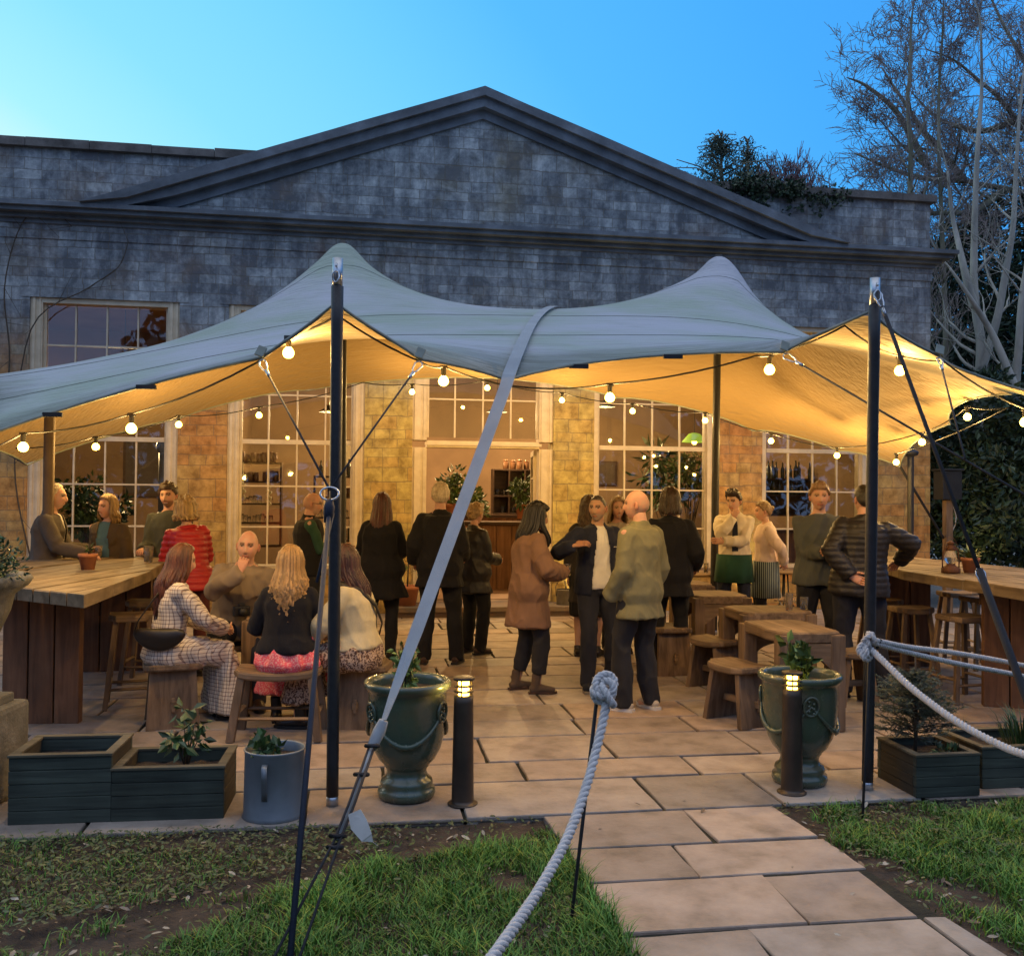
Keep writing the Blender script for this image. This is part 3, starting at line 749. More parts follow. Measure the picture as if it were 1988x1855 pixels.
# sides
A_(0, .55, at(-260, 800, 8.2)); A_(1, .5, at(1966, 764, 8.6)); A_(1, .78, at(1845, 822, 10.6))
A_(.335, .78, PKL); A_(.655, .78, PKR)
A_(.10, .62, at(98, 716, 9.2)) # hidden side pole top
A_(.93, .55, at(1905, 722, 8.9))
soft = {}
def softline(pts, k=.35):
    for (u0, v0, p0), (u1, v1, p1) in zip(pts, pts[1:]):
        n_ = max(2, int(abs(u1 - u0) * NU * 1.0))
        for q in range(n_ + 1):
            t = q / n_; soft[uvnode(lerp(u0, u1, t), lerp(v0, v1, t))] = (lerp(p0, p1, t), k)
softline([(.375, .775, at(748, 541, 11.25)), (.42, .77, at(850, 590, 11.35)), (.49, .77, at(1000, 610, 11.5)), (.56, .775, at(1160, 608, 11.6)), (.61, .78, at(1275, 588, 11.8))], .25)
softline([(.30, .77, at(590, 540, 11.0)), (.26, .75, at(500, 585, 10.7)), (.20, .70, at(330, 638, 10.1)), (.14, .65, at(190, 672, 9.6)), (.06, .61, at(0, 698, 9.0)), (.0, .57, at(-150, 722, 8.6))], .35)
softline([(.70, .76, at(1465, 552, 11.5)), (.75, .72, at(1555, 600, 11.0)), (.81, .67, at(1650, 630, 10.3)), (.87, .61, at(1760, 662, 9.6)), (.93, .55, at(1890, 704, 8.9)), (1.0, .48, at(2020, 752, 8.3))], .35)
for (u0, p0), (u1, p1) in zip(back, back[1:]):
    i0, i1 = uvnode(u0, 1)[0], uvnode(u1, 1)[0]
    for i in range(i0 + 1, i1): soft[(i, NV)] = (lerp(p0, p1, (i - i0) / (i1 - i0)) + Vector((0, 0, .02)), 2.5)
anch.pop(uvnode(.93, .55)); anch[uvnode(0, .55)] = at(-230, 745, 8.4)
anch.pop(uvnode(.10, .62))
def fdm(anch, edge_q=6.0, q=1.0):
    nx, ny = NU + 1, NV + 1; n = nx * ny
    idx = lambda i, j: j * nx + i
    fixed = dict(anch)
    # rounded pole caps
    for (i, j) in (uvnode(.335, .78), uvnode(.655, .78)):
        P = anch[(i, j)]
        for di in (-1, 0, 1):
            for dj in (-1, 0, 1):
                if di or dj:
                    d_ = Vector((di, dj, 0)).normalized()
                    fixed[(i + di, j + dj)] = P + d_ * .135 + Vector((0, 0, -.07))
        for di in range(-2, 3):
            for dj in range(-2, 3):
                if max(abs(di), abs(dj)) == 2: d_ = Vector((di, dj, 0)).normalized(); fixed[(i + di, j + dj)] = P + d_ * .27 + Vector((0, 0, -.25))
    A = np.zeros((n, n)); B = np.zeros((n, 3))
    for j in range(ny):
        for i in range(nx):
            a = idx(i, j)
            if (i, j) in fixed:
                A[a, a] = 1; B[a] = fixed[(i, j)]; continue
            if (i, j) in soft:
                A[a, a] += soft[(i, j)][1]; B[a] += np.array(soft[(i, j)][0]) * soft[(i, j)][1]
            for di, dj in ((1, 0), (-1, 0), (0, 1), (0, -1)):
                ii, jj = i + di, j + dj
                if 0 <= ii < nx and 0 <= jj < ny:
                    w = q
                    if di and (j == 0 or j == NV): w = edge_q
                    if dj and (i == 0 or i == NU): w = edge_q
                    A[a, a] += w; A[a, idx(ii, jj)] -= w
    X = np.linalg.solve(A, B)
    return X.reshape(ny, nx, 3)
TG = fdm(anch)
def tentpt(u, v):
    i = u * NU; j = v * NV; i0 = min(int(i), NU - 1); j0 = min(int(j), NV - 1); fi = i - i0; fj = j - j0
    g = TG
    p = g[j0, i0] * (1 - fi) * (1 - fj) + g[j0, i0 + 1] * fi * (1 - fj) + g[j0 + 1, i0] * (1 - fi) * fj + g[j0 + 1, i0 + 1] * fi * fj
    return Vector(p)
tent = empty('stretch_tent', (0, 8.5, 0), 0, 'grey green stretch tent canopy with two rounded peaks over the terrace', 'tent')
V = TG.reshape(-1, 3).copy(); V[:, 1] -= 8.5
nx = NU + 1; F = [(j * nx + i, j * nx + i + 1, (j + 1) * nx + i + 1, (j + 1) * nx + i) for j in range(NV) for i in range(NU)]
C = np.zeros((NV + 1, NU + 1, 4)); C[..., 3] = 1
for j in range(NV + 1):
    for i in range(NU + 1):
        C[j, i, 0] = max(0, 1 - j / 5.0, 1 - i / 5.0)
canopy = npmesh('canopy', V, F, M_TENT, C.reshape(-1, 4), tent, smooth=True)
ms = canopy.modifiers.new('s', 'SUBSURF'); ms.levels = 2; ms.render_levels = 2
def off_t(p): return p - Vector((0, 8.5, 0))
# hem cord round the edge
M_HEM = pmat('tent_hem', (.24, .27, .24), (.15, .17, .15), scale=10, rough=.8, bump=.1)
mb = MB(); mb.smooth = True
loop = [TG[0, i] for i in range(NU + 1)] + [TG[j, NU] for j in range(1, NV + 1)] + [TG[NV, i] for i in range(NU - 1, -1, -1)] + [TG[j, 0] for j in range(NV - 1, 0, -1)]
mb.tube([off_t(Vector(p)) for p in loop], .011, 6, closed=True); mb.build('hem', M_HEM, tent)
# reinforcement patches with rings at the tie points
for (i, j) in [uvnode(u, 0) for u in (.27, .40, .64, .765)]:
    p = Vector(TG[j, i]); q = off_t(p)
    m_ = MB(); m_.bbox((0, 0, 0), (.055, .012, .07), bev=.005); o = m_.build('corner_patch', M_HEM, tent); o.location = q + Vector((0, -.02, .035)); o.rotation_euler = (R(-25), R(20), 0)
for u in (.13, .18, .52, .58):
    i, j = uvnode(u, 0); q = off_t(Vector(TG[0, i]))
    m_ = MB(); m_.bbox((0, 0, 0), (.13, .02, .03), bev=.004)
    o = m_.build('hem_clip', M_CORD, tent); o.location = q + Vector((0, -.012, -.016))
for vv in (.22, .46, .70):
    m_ = MB(); m_.smooth = True; m_.tube([off_t(tentpt(q / 96.0, vv)) + Vector((0, 0, .004)) for q in range(97)], (.0024), 5); m_.build('seam', M_HEM, tent)
for uu in ():
    m_ = MB(); m_.smooth = True; m_.tube([off_t(tentpt(uu, q / 50.0)) + Vector((0, 0, .003)) for q in range(51)], (.006), 5); m_.build('seam', M_HEM, tent)
# webbing strap pulled over the valley
M_WEB = pmat('grey_webbing', (.33, .35, .37), (.26, .28, .30), scale=4, rough=.8, bump=.4, bscale=160, stretch=(1, 1, 1))
def ribbon(mb, pts, w, side=None, t=.004, tw=None):
    pts = [Vector(p) for p in pts]; k = len(pts); vs = []; fs = []
    for i, p in enumerate(pts):
        d = (pts[min(i + 1, k - 1)] - pts[max(i - 1, 0)]).normalized()
        sd = Vector(side[i] if isinstance(side, list) else side); sd = (sd - d * sd.dot(d)).normalized(); nn = d.cross(sd).normalized()
        ww = w[i] if isinstance(w, list) else w
        if tw: c_, s_ = math.cos(tw[i]), math.sin(tw[i]); sd, nn = sd * c_ + nn * s_, nn * c_ - sd * s_
        for a_, b_ in ((-1, -1), (1, -1), (1, 1), (-1, 1)): vs.append(p + sd * (ww / 2 * a_) + nn * (t / 2 * b_))
    for i in range(k - 1):
        for j in range(4): fs.append((i * 4 + j, i * 4 + (j + 1) % 4, i * 4 + 4 + (j + 1) % 4, i * 4 + 4 + j))
    fs.append((3, 2, 1, 0)); fs.append(tuple((k - 1) * 4 + j for j in range(4))); mb.add(vs, fs)
strap = empty('webbing_strap', gnd(560, 1880), 0, 'long pale grey webbing strap running over the tent valley down past the left glazed urn', 'strap')
sl = Vector(strap.location)
edge_pt = Vector(TG[0, uvnode(.47, 0)[0]])
over = []
for q in range(15, -1, -1):
    v = .62 * q / 15.0; u = .47 + .045 * (q / 15) ** 1.3
    over.append(tentpt(u, v) + Vector((0, -.015, .028)))
edge_pt = over[-1] + Vector((0, -.02, -.02))
low = at(745, 1398, 4.45)
free = [lerp(edge_pt, low, t) for t in (.03, .2, .4, .6, .8, .93, 1.0)]
mb = MB()
pts = [p - sl for p in over + free]
ws = [.085] * len(over) + [.080, .077, .075, .072, .068, .05, .035]
tws = [0.0] * len(over) + [.0, .05, .1, .1, .1, .35, .7]
ribbon(mb, pts, ws, side=(1, 0, 0), tw=tws); mb.build('webbing', M_WEB, strap)
stake = gnd(548, 1905)
ra = at(700, 1505, 4.2); rb_ = at(655, 1630, 3.95)
mb = MB(); mb.smooth = True
mb.tube([low - sl, low + Vector((-.02, 0, -.05)) - sl, at(722, 1450, 4.35) - sl], [.022, .030, .024], 8); mb.tube([at(722, 1450, 4.35) - sl, ra - sl, rb_ - sl], [.014, .010, .012], 8)
mb.build('gathered_end', M_WEB, strap)
mb = MB(); mb.smooth = True
for dx in (-.012, .012): mb.tube([at(722, 1450, 4.35) + Vector((dx, -.02, 0)) - sl, at(683, 1560, 4.05) + Vector((dx, -.02, 0)) - sl, rb_ + Vector((dx, -.02, 0)) - sl, stake + Vector((dx * 4, 0, .05)) - sl], .006, 6)
for p in (at(724, 1445, 4.35), at(703, 1500, 4.22), at(657, 1618, 3.97), at(652, 1640, 3.93)):
    mb.tube([p + Vector((-.028, -.02, .0)) - sl, p + Vector((0, -.035, .004)) - sl, p + Vector((.028, -.02, 0)) - sl, p + Vector((0, .02, -.004)) - sl], .010, 6, closed=True)
mb.build('tension_cord', M_CORD, strap)
mb = MB(); ribbon(mb, [at(688, 1575, 3.98) - sl, at(697, 1600, 3.97) - sl, at(712, 1625, 3.96) - sl, at(722, 1634, 3.97) - sl, at(733, 1640, 4.0) - sl], [.055, .075, .05, .016, .008], side=(1, .2, 0), t=.002, tw=[.2, .3, .1, .5, .8])
mb.build('label_tag', pmat('white_tag', (.6, .58, .56), (.5, .48, .46), rough=.6, bump=.05), strap)
# ---- poles
def pole(name, base, top, r, label, cap=True, group=None, capr=None):
    o = empty(name, base, 0, label, 'tent pole', group)
    d = top - base; k = 14
    mb = MB(); mb.smooth = True
    pts = [d * (i / k) for i in range(k + 1)]
    mb.tube([p + Vector((0, 0, .05 if i == 0 else 0)) for i, p in enumerate(pts)], [r * (1 + .04 * noise.noise(Vector((i * .9, 1, 2)))) for i in range(k + 1)], 14); mb.build('sleeve', M_POLE, o)
    mb = MB(); mb.smooth = True; mb.tube([Vector((0, 0, 0)), Vector((0, 0, .06))], [r * 1.02, r * .98], 14); mb.build('foot', M_STEEL, o)
    if cap:
        cp = MB(); cp.smooth = True; n_ = d.normalized(); cp.tube([d - n_ * .005, d + n_ * .155], r * .86, 16)
        cp.tube([d + n_ * .12 + Vector((0, -r, 0)), d + n_ * .10 + Vector((0, -r - .012, 0))], .006, 6)
        c_ = cp.build('steel_cap', M_STEEL, o)
        sh = MB(); sh.smooth = True; ctr = d + n_ * .045 + Vector((0, -r - .012, 0))
        sh.tube([ctr + Vector((.018 * math.cos(t), .004 * math.sin(2 * t), .032 * math.sin(t))) for t in [2 * PI * q / 12 for q in range(12)]], .005, 6, closed=True); sh.build('shackle', M_STEEL, o)
    else:
        cp = MB(); cp.smooth = True; cp.lathe([(r * .6, -.02), (.085, 0), (.10, .03), (.09, .055), (.05, .075), (.01, .082)], 20, Matrix.Translation(d - Vector((0, 0, .105)))); cp.build('pole_cap', M_POLE, o)
    return o
pole('tent_pole', gnd(645, 1562), at(655, 556, 5.28), .034, 'black sleeved front pole on the left with a clear capped top', group=None)
pole('tent_pole', gnd(1684, 1532), at(1698, 592, 5.5), .033, 'black sleeved front pole on the right with a steel capped top')
bl = Vector((PKL.x, PKL.y, 0)); br_ = Vector((PKR.x, PKR.y, 0))
pole('centre_pole', gnd(663, 1275), PKL - Vector((0, 0, .02)), .045, 'dark inner pole under the left tent peak, mostly hidden by the front pole', cap=False)
pole('centre_pole', gnd(1385, 1230), PKR - Vector((0, 0, .02)), .047, 'dark inner pole under the right tent peak beside the rustic tables', cap=False)
sp_ = at(98, 735, 9.2); pole('side_pole', Vector((sp_.x, 9.2, 0)), sp_, .05, 'brown timber side pole behind the grey haired man', cap=False)
for q in COL.objects:
    if q.parent and q.parent.name == 'side_pole': q.data.materials[0] = pmat('old_pole_timber', (.16, .11, .07), rough=.8, bump=.3)
sp_ = at(1768, 868, 12.4); pole('side_pole', Vector((sp_.x, 12.4, 0)), sp_, .04, 'dark rear pole at the back right tent corner', cap=False)
# ---- guy ropes
def cordobj(name, pts, r, mat, label, cat, n=7, group=None):
    b_ = Vector(pts[-1]); o = MB(); o.smooth = True; o.tube([Vector(p) - b_ for p in pts], r, n)
    ob = o.build(name, mat, loc=b_); return tag(ob, label, cat, group)
def carabiner(p, d, parent, loc):
    m_ = MB(); m_.smooth = True; d = d.normalized(); sd = d.cross(Vector((0, 1, 0))).normalized(); c_ = p + d * .05 - loc
    m_.tube([c_ + d * (.055 * math.sin(t)) + sd * ((.026 if math.sin(t) < 0 else .018) * math.cos(t)) for t in [2 * PI * q / 14 for q in range(14)]], .005, 6, closed=True)
    m_.build('carabiner', M_STEEL, parent)
    m_ = MB(); m_.smooth = True; m_.tube([p + d * .11 - loc, p + d * .165 - loc], .011, 8); m_.build('ferrule', M_STEEL, parent)
ring_p = at(640, 958, 4.95)
stk = gnd(560, 1895)
bridle = empty('bridle_guy', stk, 0, 'dark blue bridle guy line with steel ring beside the left front pole', 'guy line')
for u in (.27, .40):
    i, j = uvnode(u, 0); p = Vector(TG[0, i]) - Vector((0, .01, .02)); d = (ring_p - p)
    carabiner(p, d, bridle, stk)
    m_ = MB(); m_.smooth = True; m_.tube([p + d.normalized() * .16 - stk, ring_p + Vector((0, 0, .02)) - stk], .0065, 6); m_.build('cord', M_CORD, bridle)
m_ = MB(); m_.smooth = True; m_.tube([ring_p + Vector((.048 * math.cos(t), .01 * math.sin(t), .033 * math.sin(t))) - stk for t in [2 * PI * q / 20 for q in range(20)]], .006, 8, closed=True); m_.build('steel_ring', M_STEEL, bridle)
m_ = MB(); m_.smooth = True
m_.tube([ring_p + Vector((0, 0, -.03)) - stk, ring_p + Vector((0, -.01, -.07)) - stk, ring_p + Vector((-.003, -.02, -.15)) - stk], [.018, .030, .022], 8)
m_.tube([ring_p + Vector((0, -.01, -.10)) - stk, Vector((0, 0, 0))], .0125, 8, ref=(1, 0, 0))
m_.tube([ring_p + Vector((.02, .0, -.10)) - stk, at(615, 1130, 4.75) - stk], .008, 6)
m_.build('strap', M_NAVY, bridle)
# right front bridle (two lines to a stake out of frame on the right)
stR = at(2120, 1330, 4.4)
stR = Vector((stR.x, stR.y, 0))
topR = at(1702, 566, 5.46)
gR = empty('bridle_guy', stR, 0, 'black guy line running from the right front pole down to the right edge', 'guy line')
d = stR - topR
carabiner(topR, d, gR, stR)
m_ = MB(); m_.smooth = True; mid = lerp(topR, stR, .53); m_.tube([topR + d.normalized() * .1 - stR, mid - stR], .011, 7); m_.tube([mid - stR, Vector((0, 0, 0))], .020, 8); m_.build('cord', M_CORD, gR)
carabiner(mid, d, gR, stR)
for (u, nm) in ((.64, 'black guy line from the tent hem crossing behind the right front pole'), (.765, 'thin guy line from the tent hem just right of the right front pole')):
    i, j = uvnode(u, 0); p = Vector(TG[0, i]) - Vector((0, .01, .02)); d = mid - p
    if u == .64: tgt = at(1905, 965, 5.05); tgt = p + (at(1800, 850, 5.35) - p) * 1.95
    else: tgt = p + (at(1862, 845, 5.3) - p) * 1.25
    g_ = empty('guy_line', tgt, 0, nm, 'guy line'); carabiner(p, tgt - p, g_, tgt)
    m_ = MB(); m_.smooth = True; m_.tube([p + (tgt - p).normalized() * .16 - tgt, Vector((0, 0, 0))], .0065, 6); m_.build('cord', M_CORD, g_)
# rear corner guys
i, j = uvnode(.10, 1); p = Vector(TG[j, i]); cordobj('guy_line', [p, at(0, 872, 11.4), at(-200, 700, 13.0)], .012, M_CORD, 'dark line tying the rear left tent corner up towards the wall', 'guy line')
i, j = uvnode(1.0, 1); p = Vector(TG[j, i]); cordobj('guy_line', [p, lerp(p, gnd(1905, 1165), .55), gnd(1905, 1165)], .018, M_CORD, 'thick dark cord from the rear right tent corner down past the building corner', 'guy line')
i, j = uvnode(.5, 1)
# ================================================================== string lights
def bulbmat(strength=60):
    m, nt, b = newmat('warm_bulb_glow'); L = nt.links; nt.nodes.remove(b)
    em = N(nt, 'ShaderNodeEmission'); em.inputs[0].default_value = (1.0, .60, .075, 1); em.inputs[1].default_value = strength
    tr = N(nt, 'ShaderNodeBsdfTransparent'); ad = N(nt, 'ShaderNodeMixShader'); ad.inputs[0].default_value = .3; L.new(tr.outputs[0], ad.inputs[1]); L.new(em.outputs[0], ad.inputs[2]); L.new(ad.outputs[0], nt.nodes['Material Output'].inputs[0])
    return m
def lamp_in(parent, loc, energy, color=(1, .61, .19), r=.02, name='bulb_light'):
    ld = bpy.data.lights.new(name, 'POINT'); ld.energy = energy; ld.color = color; ld.shadow_soft_size = r
    lo = bpy.data.objects.new(name, ld); COL.objects.link(lo); lo.parent = parent; lo.location = loc
BULBW = 50.0
M_BULB = bulbmat(BULBW); BULBE = 54.0
M_SOCK = pmat('bulb_socket', (.06, .055, .05), (.03, .03, .03), rough=.6, bump=.1)
def icos(r, n=2):
    bm = bmesh.new(); bmesh.ops.create_icosphere(bm, subdivisions=n, radius=r)
    vs = [v.co.copy() for v in bm.verts]; fs = [tuple(v.index for v in f.verts) for f in bm.faces]; bm.free(); return vs, fs
def bulbmesh():
    m_ = MB(); m_.smooth = True
    m_.lathe([(.012, .030), (.024, .020), (.034, .004), (.036, -.010), (.029, -.028), (.015, -.038), (.002, -.040)], 12); return m_
_b = bulbmesh()
bulb_me = bpy.data.meshes.new('bulb'); bulb_me.from_pydata(_b.v, [], _b.f); bulb_me.materials.append(M_BULB)
for p in bulb_me.polygons: p.use_smooth = True
_s = MB(); _s.smooth = True; _s.tube([V3(0, 0, .028), V3(0, 0, .085)], [.0175, .0185], 10); _s.bbox((0, 0, .09), (.055, .022, .024), bev=.004)
sock_me = bpy.data.meshes.new('socket'); sock_me.from_pydata(_s.v, [], _s.f); sock_me.materials.append(M_SOCK)
def string(pts, bulbs, label, sag=.05):
    """pts: cable support points; bulbs: bulb centre points, hung straight under the cable"""
    o = empty('string_lights', pts[0], 0, label, 'string lights', 'festoon bulb strings under the tent')
    base = Vector(pts[0]); allp = sorted([(Vector(p), 0) for p in pts] + [(Vector(b_) + Vector((0, 0, .095)), 1) for b_ in bulbs], key=lambda q: q[0].x)
    path = []
    for (a_, _), (b_, _) in zip(allp, allp[1:]):
        for q in range(5):
            t = q / 5.0; p = lerp(a_, b_, t); p = p - Vector((0, 0, 4 * sag * t * (1 - t) * min(1, (b_ - a_).length))); path.append(p)
    path.append(allp[-1][0])
    m_ = MB(); m_.smooth = True; m_.tube([p - base for p in path], .0065, 6); m_.build('cable', M_CORD, o)
    for b_ in bulbs:
        s = bpy.data.objects.new('socket', sock_me); COL.objects.link(s); s.parent = o; s.location = Vector(b_) - base
        bb = bpy.data.objects.new('bulb', bulb_me); COL.objects.link(bb); bb.parent = s; lamp_in(s, (0, 0, -.005), BULBE)
    return o
FR = [((45, 866), 6.9), ((255, 830), 6.5), ((560, 683), 5.9), ((861, 738), 6.6), ((1184, 770), 7.0), ((1494, 716), 6.5), ((1747, 718), 6.6), ((1990, 818), 7.2)]
fb = [at(p[0], p[1], Y) for p, Y in FR]
string([at(-40, 878, 7.0), at(498, 704, 5.85), at(655, 612, 5.6), at(812, 700, 5.95), at(985, 748, 6.4), at(1470, 690, 6.3), at(1640, 632, 5.9), at(1830, 700, 6.3), at(2060, 790, 7.2)], fb,
       'front string of festoon bulbs under the tent front hem', sag=.03)
BK = [((186, 866), 9.6), ((347, 823), 10.8), ((503, 805), 11.4), ((800, 760), 12.2), ((946, 752), 12.6), ((1091, 776), 12.6), ((1228, 797), 12.4), ((1369, 815), 12.2), ((1497, 855), 12.2), ((1625, 883), 12.0), ((1740, 896), 11.4), ((1790, 857), 10.2), ((1878, 808), 9.4)]
bb_ = [at(p[0], p[1], Y) for p, Y in BK]
string([at(30, 870, 9.2), at(705, 742, 12.0), at(1960, 790, 8.8)], bb_, 'rear string of festoon bulbs running past the windows', sag=.04)
# small up-lights on the ground at the foot of the wall
M_BLK = pmat('black_lamp_body', (.02, .02, .02), rough=.5, bump=.05)
def uplight(px, py, label, energy=20, off=.16):
    p = MBI @ gnd(px, py, .0); p = MBLD @ Vector((p.x, -off, 0))
    o = empty('ground_uplight', p, TH, label, 'uplight', 'small uplights at the foot of the wall')
    m_ = MB(); m_.smooth = True; m_.tube([V3(0, 0, 0), V3(0, 0, .012)], .045, 12); m_.tube([V3(0, 0, .012), V3(0, 0, .05)], .012, 8); m_.build('bracket', M_BLK, o)
    m_ = MB(); m_.smooth = True; m_.tube([V3(0, -.02, .05), V3(0, .02, .115)], [.028, .034], 12, cap=False); m_.tube([V3(0, -.02, .05), V3(0, -.018, .053)], .028, 12); m_.build('lamp_head', M_BLK, o)
    m_ = MB(); m_.tube([V3(0, .012, .104), V3(0, .014, .108)], .026, 12); m_.build('lens', M_BULB2, o)
    ld = bpy.data.lights.new('uplight_lamp', 'SPOT'); ld.energy = energy; ld.color = (1, .80, .33); ld.spot_size = R(100); ld.spot_blend = 1.0; ld.shadow_soft_size = .03
    lo = bpy.data.objects.new('uplight_lamp', ld); COL.objects.link(lo); lo.parent = o; lo.location = (0, .02, .13); lo.rotation_euler = (R(180 - 8), 0, 0)
M_BULB2 = bulbmat(40); M_BULB2.name = 'lamp_lens_glow'
uplight(752, 1178, 'small uplight lighting the yellow stone left of the open doorway', 60)
uplight(1112, 1178, 'small uplight beside the watering can right of the doorway', 70)
uplight(1445, 1180, 'small uplight behind the two aproned waiters', 60)
uplight(1775, 1160, 'small uplight at the right corner of the building', 30)
# two bollard lights in front of the terrace
M_BOL = pmat('bronze_bollard_metal', (.085, .062, .045), (.05, .038, .03), scale=6, rough=.42, bump=.05, metal=.55)
def bollard(base, label):
    o = empty('bollard_light', base, 0, label, 'bollard light', 'pair of low bollard lights at the path')
    m_ = MB(); m_.smooth = True; m_.lathe([(.084, 0), (.084, .008), (.078, .012), (.064, .013), (.062, .03), (.0545, .56), (.054, .60), (.045, .603)], 28); m_.build('body', M_BOL, o)
    m_ = MB(); m_.smooth = True
    for z in (.625, .655): m_.lathe([(.036, z), (.056, z - .003), (.056, z + .001), (.036, z + .006)], 28, close=True)
    for q in range(3):
        a_ = q * 2 * PI / 3 + .3; m_.tube([V3(.046 * math.cos(a_), .046 * math.sin(a_), .60), V3(.046 * math.cos(a_), .046 * math.sin(a_), .69)], .004, 6)
    m_.build('louvre', M_BOL, o)
    m_ = MB(); m_.smooth = True; m_.lathe([(.058, .688), (.060, .692), (.060, .702), (.05, .706), (.001, .708)], 28); m_.build('cap', M_BOL, o)
    m_ = MB(); m_.smooth = True; m_.tube([V3(0, 0, .604), V3(0, 0, .687)], .030, 14); m_.build('lamp', M_BOLL, o); lamp_in(o, (0, 0, .645), 5, r=.015)
M_BOLL = bulbmat(55); M_BOLL.name = 'bollard_lamp_glow'
bollard(gnd(898, 1560), 'lit bronze bollard light between the left glazed urn and the rope')
bollard(gnd(1537, 1538), 'lit bronze bollard light standing in front of the right glazed urn')
# interior pendants
def pendant(px, py, off, label, energy=35, shade=True):
    x, z = toB(px, py, off); p = MBLD @ Vector((x, off, z))
    o = empty('pendant_lamp', p, 0, label, 'pendant lamp', 'pendant lamps inside the orangery')
    m_ = MB(); m_.smooth = True; m_.tube([V3(0, 0, .12), V3(0, 0, 4.88 - z)], .006, 5); m_.build('flex', M_BLK, o)
    m_ = MB(); m_.smooth = True; m_.lathe([(.03, .13), (.05, .11), (.19, .0), (.185, .0), (.045, .10), (.025, .12)], 20, cap0=False, cap1=False); m_.build('lamp_shade', M_BLK, o)
    m_ = MB(); m_.smooth = True; m_.sphere((0, 0, .02), .035, 10, 6); m_.build('bulb', M_BULB2, o)
    ld = bpy.data.lights.new('pendant_light', 'POINT'); ld.energy = energy * 10; ld.color = (1, .64, .28); ld.shadow_soft_size = .05; lo = bpy.data.objects.new('pendant_light', ld); COL.objects.link(lo); lo.parent = o; lo.location = (0, 0, -.06)
M_BULBI = bulbmat(620); M_BULBI.name = 'interior_bulb_glow'
pendant(640, 800, 3.2, 'dark pendant lamp hanging inside behind the second window')
pendant(240, 830, 2.6, 'dark pendant lamp hanging inside behind the first window', 30)
pendant(965, 800, 3.0, 'dark pendant lamp hanging inside above the bar')
pendant(1175, 790, 3.4, 'dark pendant lamp hanging inside behind the third window')
pendant(1560, 800, 3.0, 'dark pendant lamp hanging inside behind the rightmost window')
# ================================================================== people
def remesh(mb, voxel=.013, smooth=4):
    me = bpy.data.meshes.new('tmp'); me.from_pydata(mb.v, [], mb.f); me.update()
    o = bpy.data.objects.new('tmp', me); COL.objects.link(o)
    m = o.modifiers.new('r', 'REMESH'); m.mode = 'VOXEL'; m.voxel_size = voxel; m.adaptivity = 0
    if smooth: s = o.modifiers.new('s', 'SMOOTH'); s.factor = .5; s.iterations = smooth
    dg = bpy.context.evaluated_depsgraph_get(); ev = o.evaluated_get(dg); em = ev.to_mesh()
    n = len(em.vertices); V = np.zeros(n * 3, dtype=np.float32); em.vertices.foreach_get('co', V); V = V.reshape(-1, 3).astype(float)
    nn = np.zeros(n * 3, dtype=np.float32); em.vertices.foreach_get('normal', nn); nn = nn.reshape(-1, 3).astype(float)
    lp = np.zeros(len(em.loops), dtype=np.int32); em.loops.foreach_get('vertex_index', lp); F = lp.reshape(-1, 4)
    ev.to_mesh_clear(); bpy.data.objects.remove(o); bpy.data.meshes.remove(me)
    return V, F, nn
def bend2(S, W, l1, l2, pole):
    d = W - S; L_ = d.length; mx_ = (l1 + l2) * .995
    if L_ > mx_: W = S + d * (mx_ / L_); d = W - S; L_ = mx_
    a_ = (l1 * l1 - l2 * l2 + L_ * L_) / (2 * L_); h = math.sqrt(max(l1 * l1 - a_ * a_, 1e-8)); u = d / L_
    p = pole - u * pole.dot(u); p.normalize()
    return S + u * a_ + p * h, W
def ss(a, b, x):
    t = max(0.0, min(1.0, (x - a) / (b - a))); return t * t * (3 - 2 * t)
def g_(x, s): return math.exp(-(x / s) ** 2)
def headpt(th, ph, fem=False, off=0.0):
    """th polar from top, ph azimuth (0 = front)"""
    dx = math.sin(th) * math.sin(ph); dy = math.sin(th) * math.cos(ph); dz = math.cos(th)
    x = .075 * dx; y = .097 * dy; z = .118 * dz
    if dy < 0: y *= 1.03
    t = max(0, -z / .118)
    x *= 1 - (.40 if fem else .30) * t ** 1.4
    if y < 0: y *= 1 - .55 * ss(.15, 1, t)
    y += .010 * t
    if y > 0:
        y *= 1 - .10 * (abs(x) / .075) ** 2
        fr = ss(.02, .06, y)
        na = 0
        if -.048 < z < .03: na = lerp(.017 if fem else .021, .004, ss(-.03, .025, z)) * (ss(-.050, -.036, z))
        y += fr * g_(x, .0125 if z > -.02 else .016) * na
        for sx in (-1, 1):
            y -= fr * .010 * g_(x - sx * .031, .017) * g_(z - .008, .013)
            y += fr * .003 * g_(x - sx * .031, .010) * g_(z - .007, .008)
            y += fr * .004 * g_(x - sx * .038, .02) * g_(z + .028, .018)
        y += fr * .004 * g_(z - .032, .010) * g_(x, .05)
        y += fr * .006 * g_(z + .066, .009) * g_(x, .024) - fr * .003 * g_(z + .066, .0025) * g_(x, .022)
        y -= fr * .004 * g_(z + .082, .007) * g_(x, .02)
        y += fr * .007 * g_(z + .103, .014) * g_(x, .022)
    p = Vector((x, y, z))
    if off: p = p + Vector((dx, dy, dz)) * off
    return p
HN, HM = 60, 46
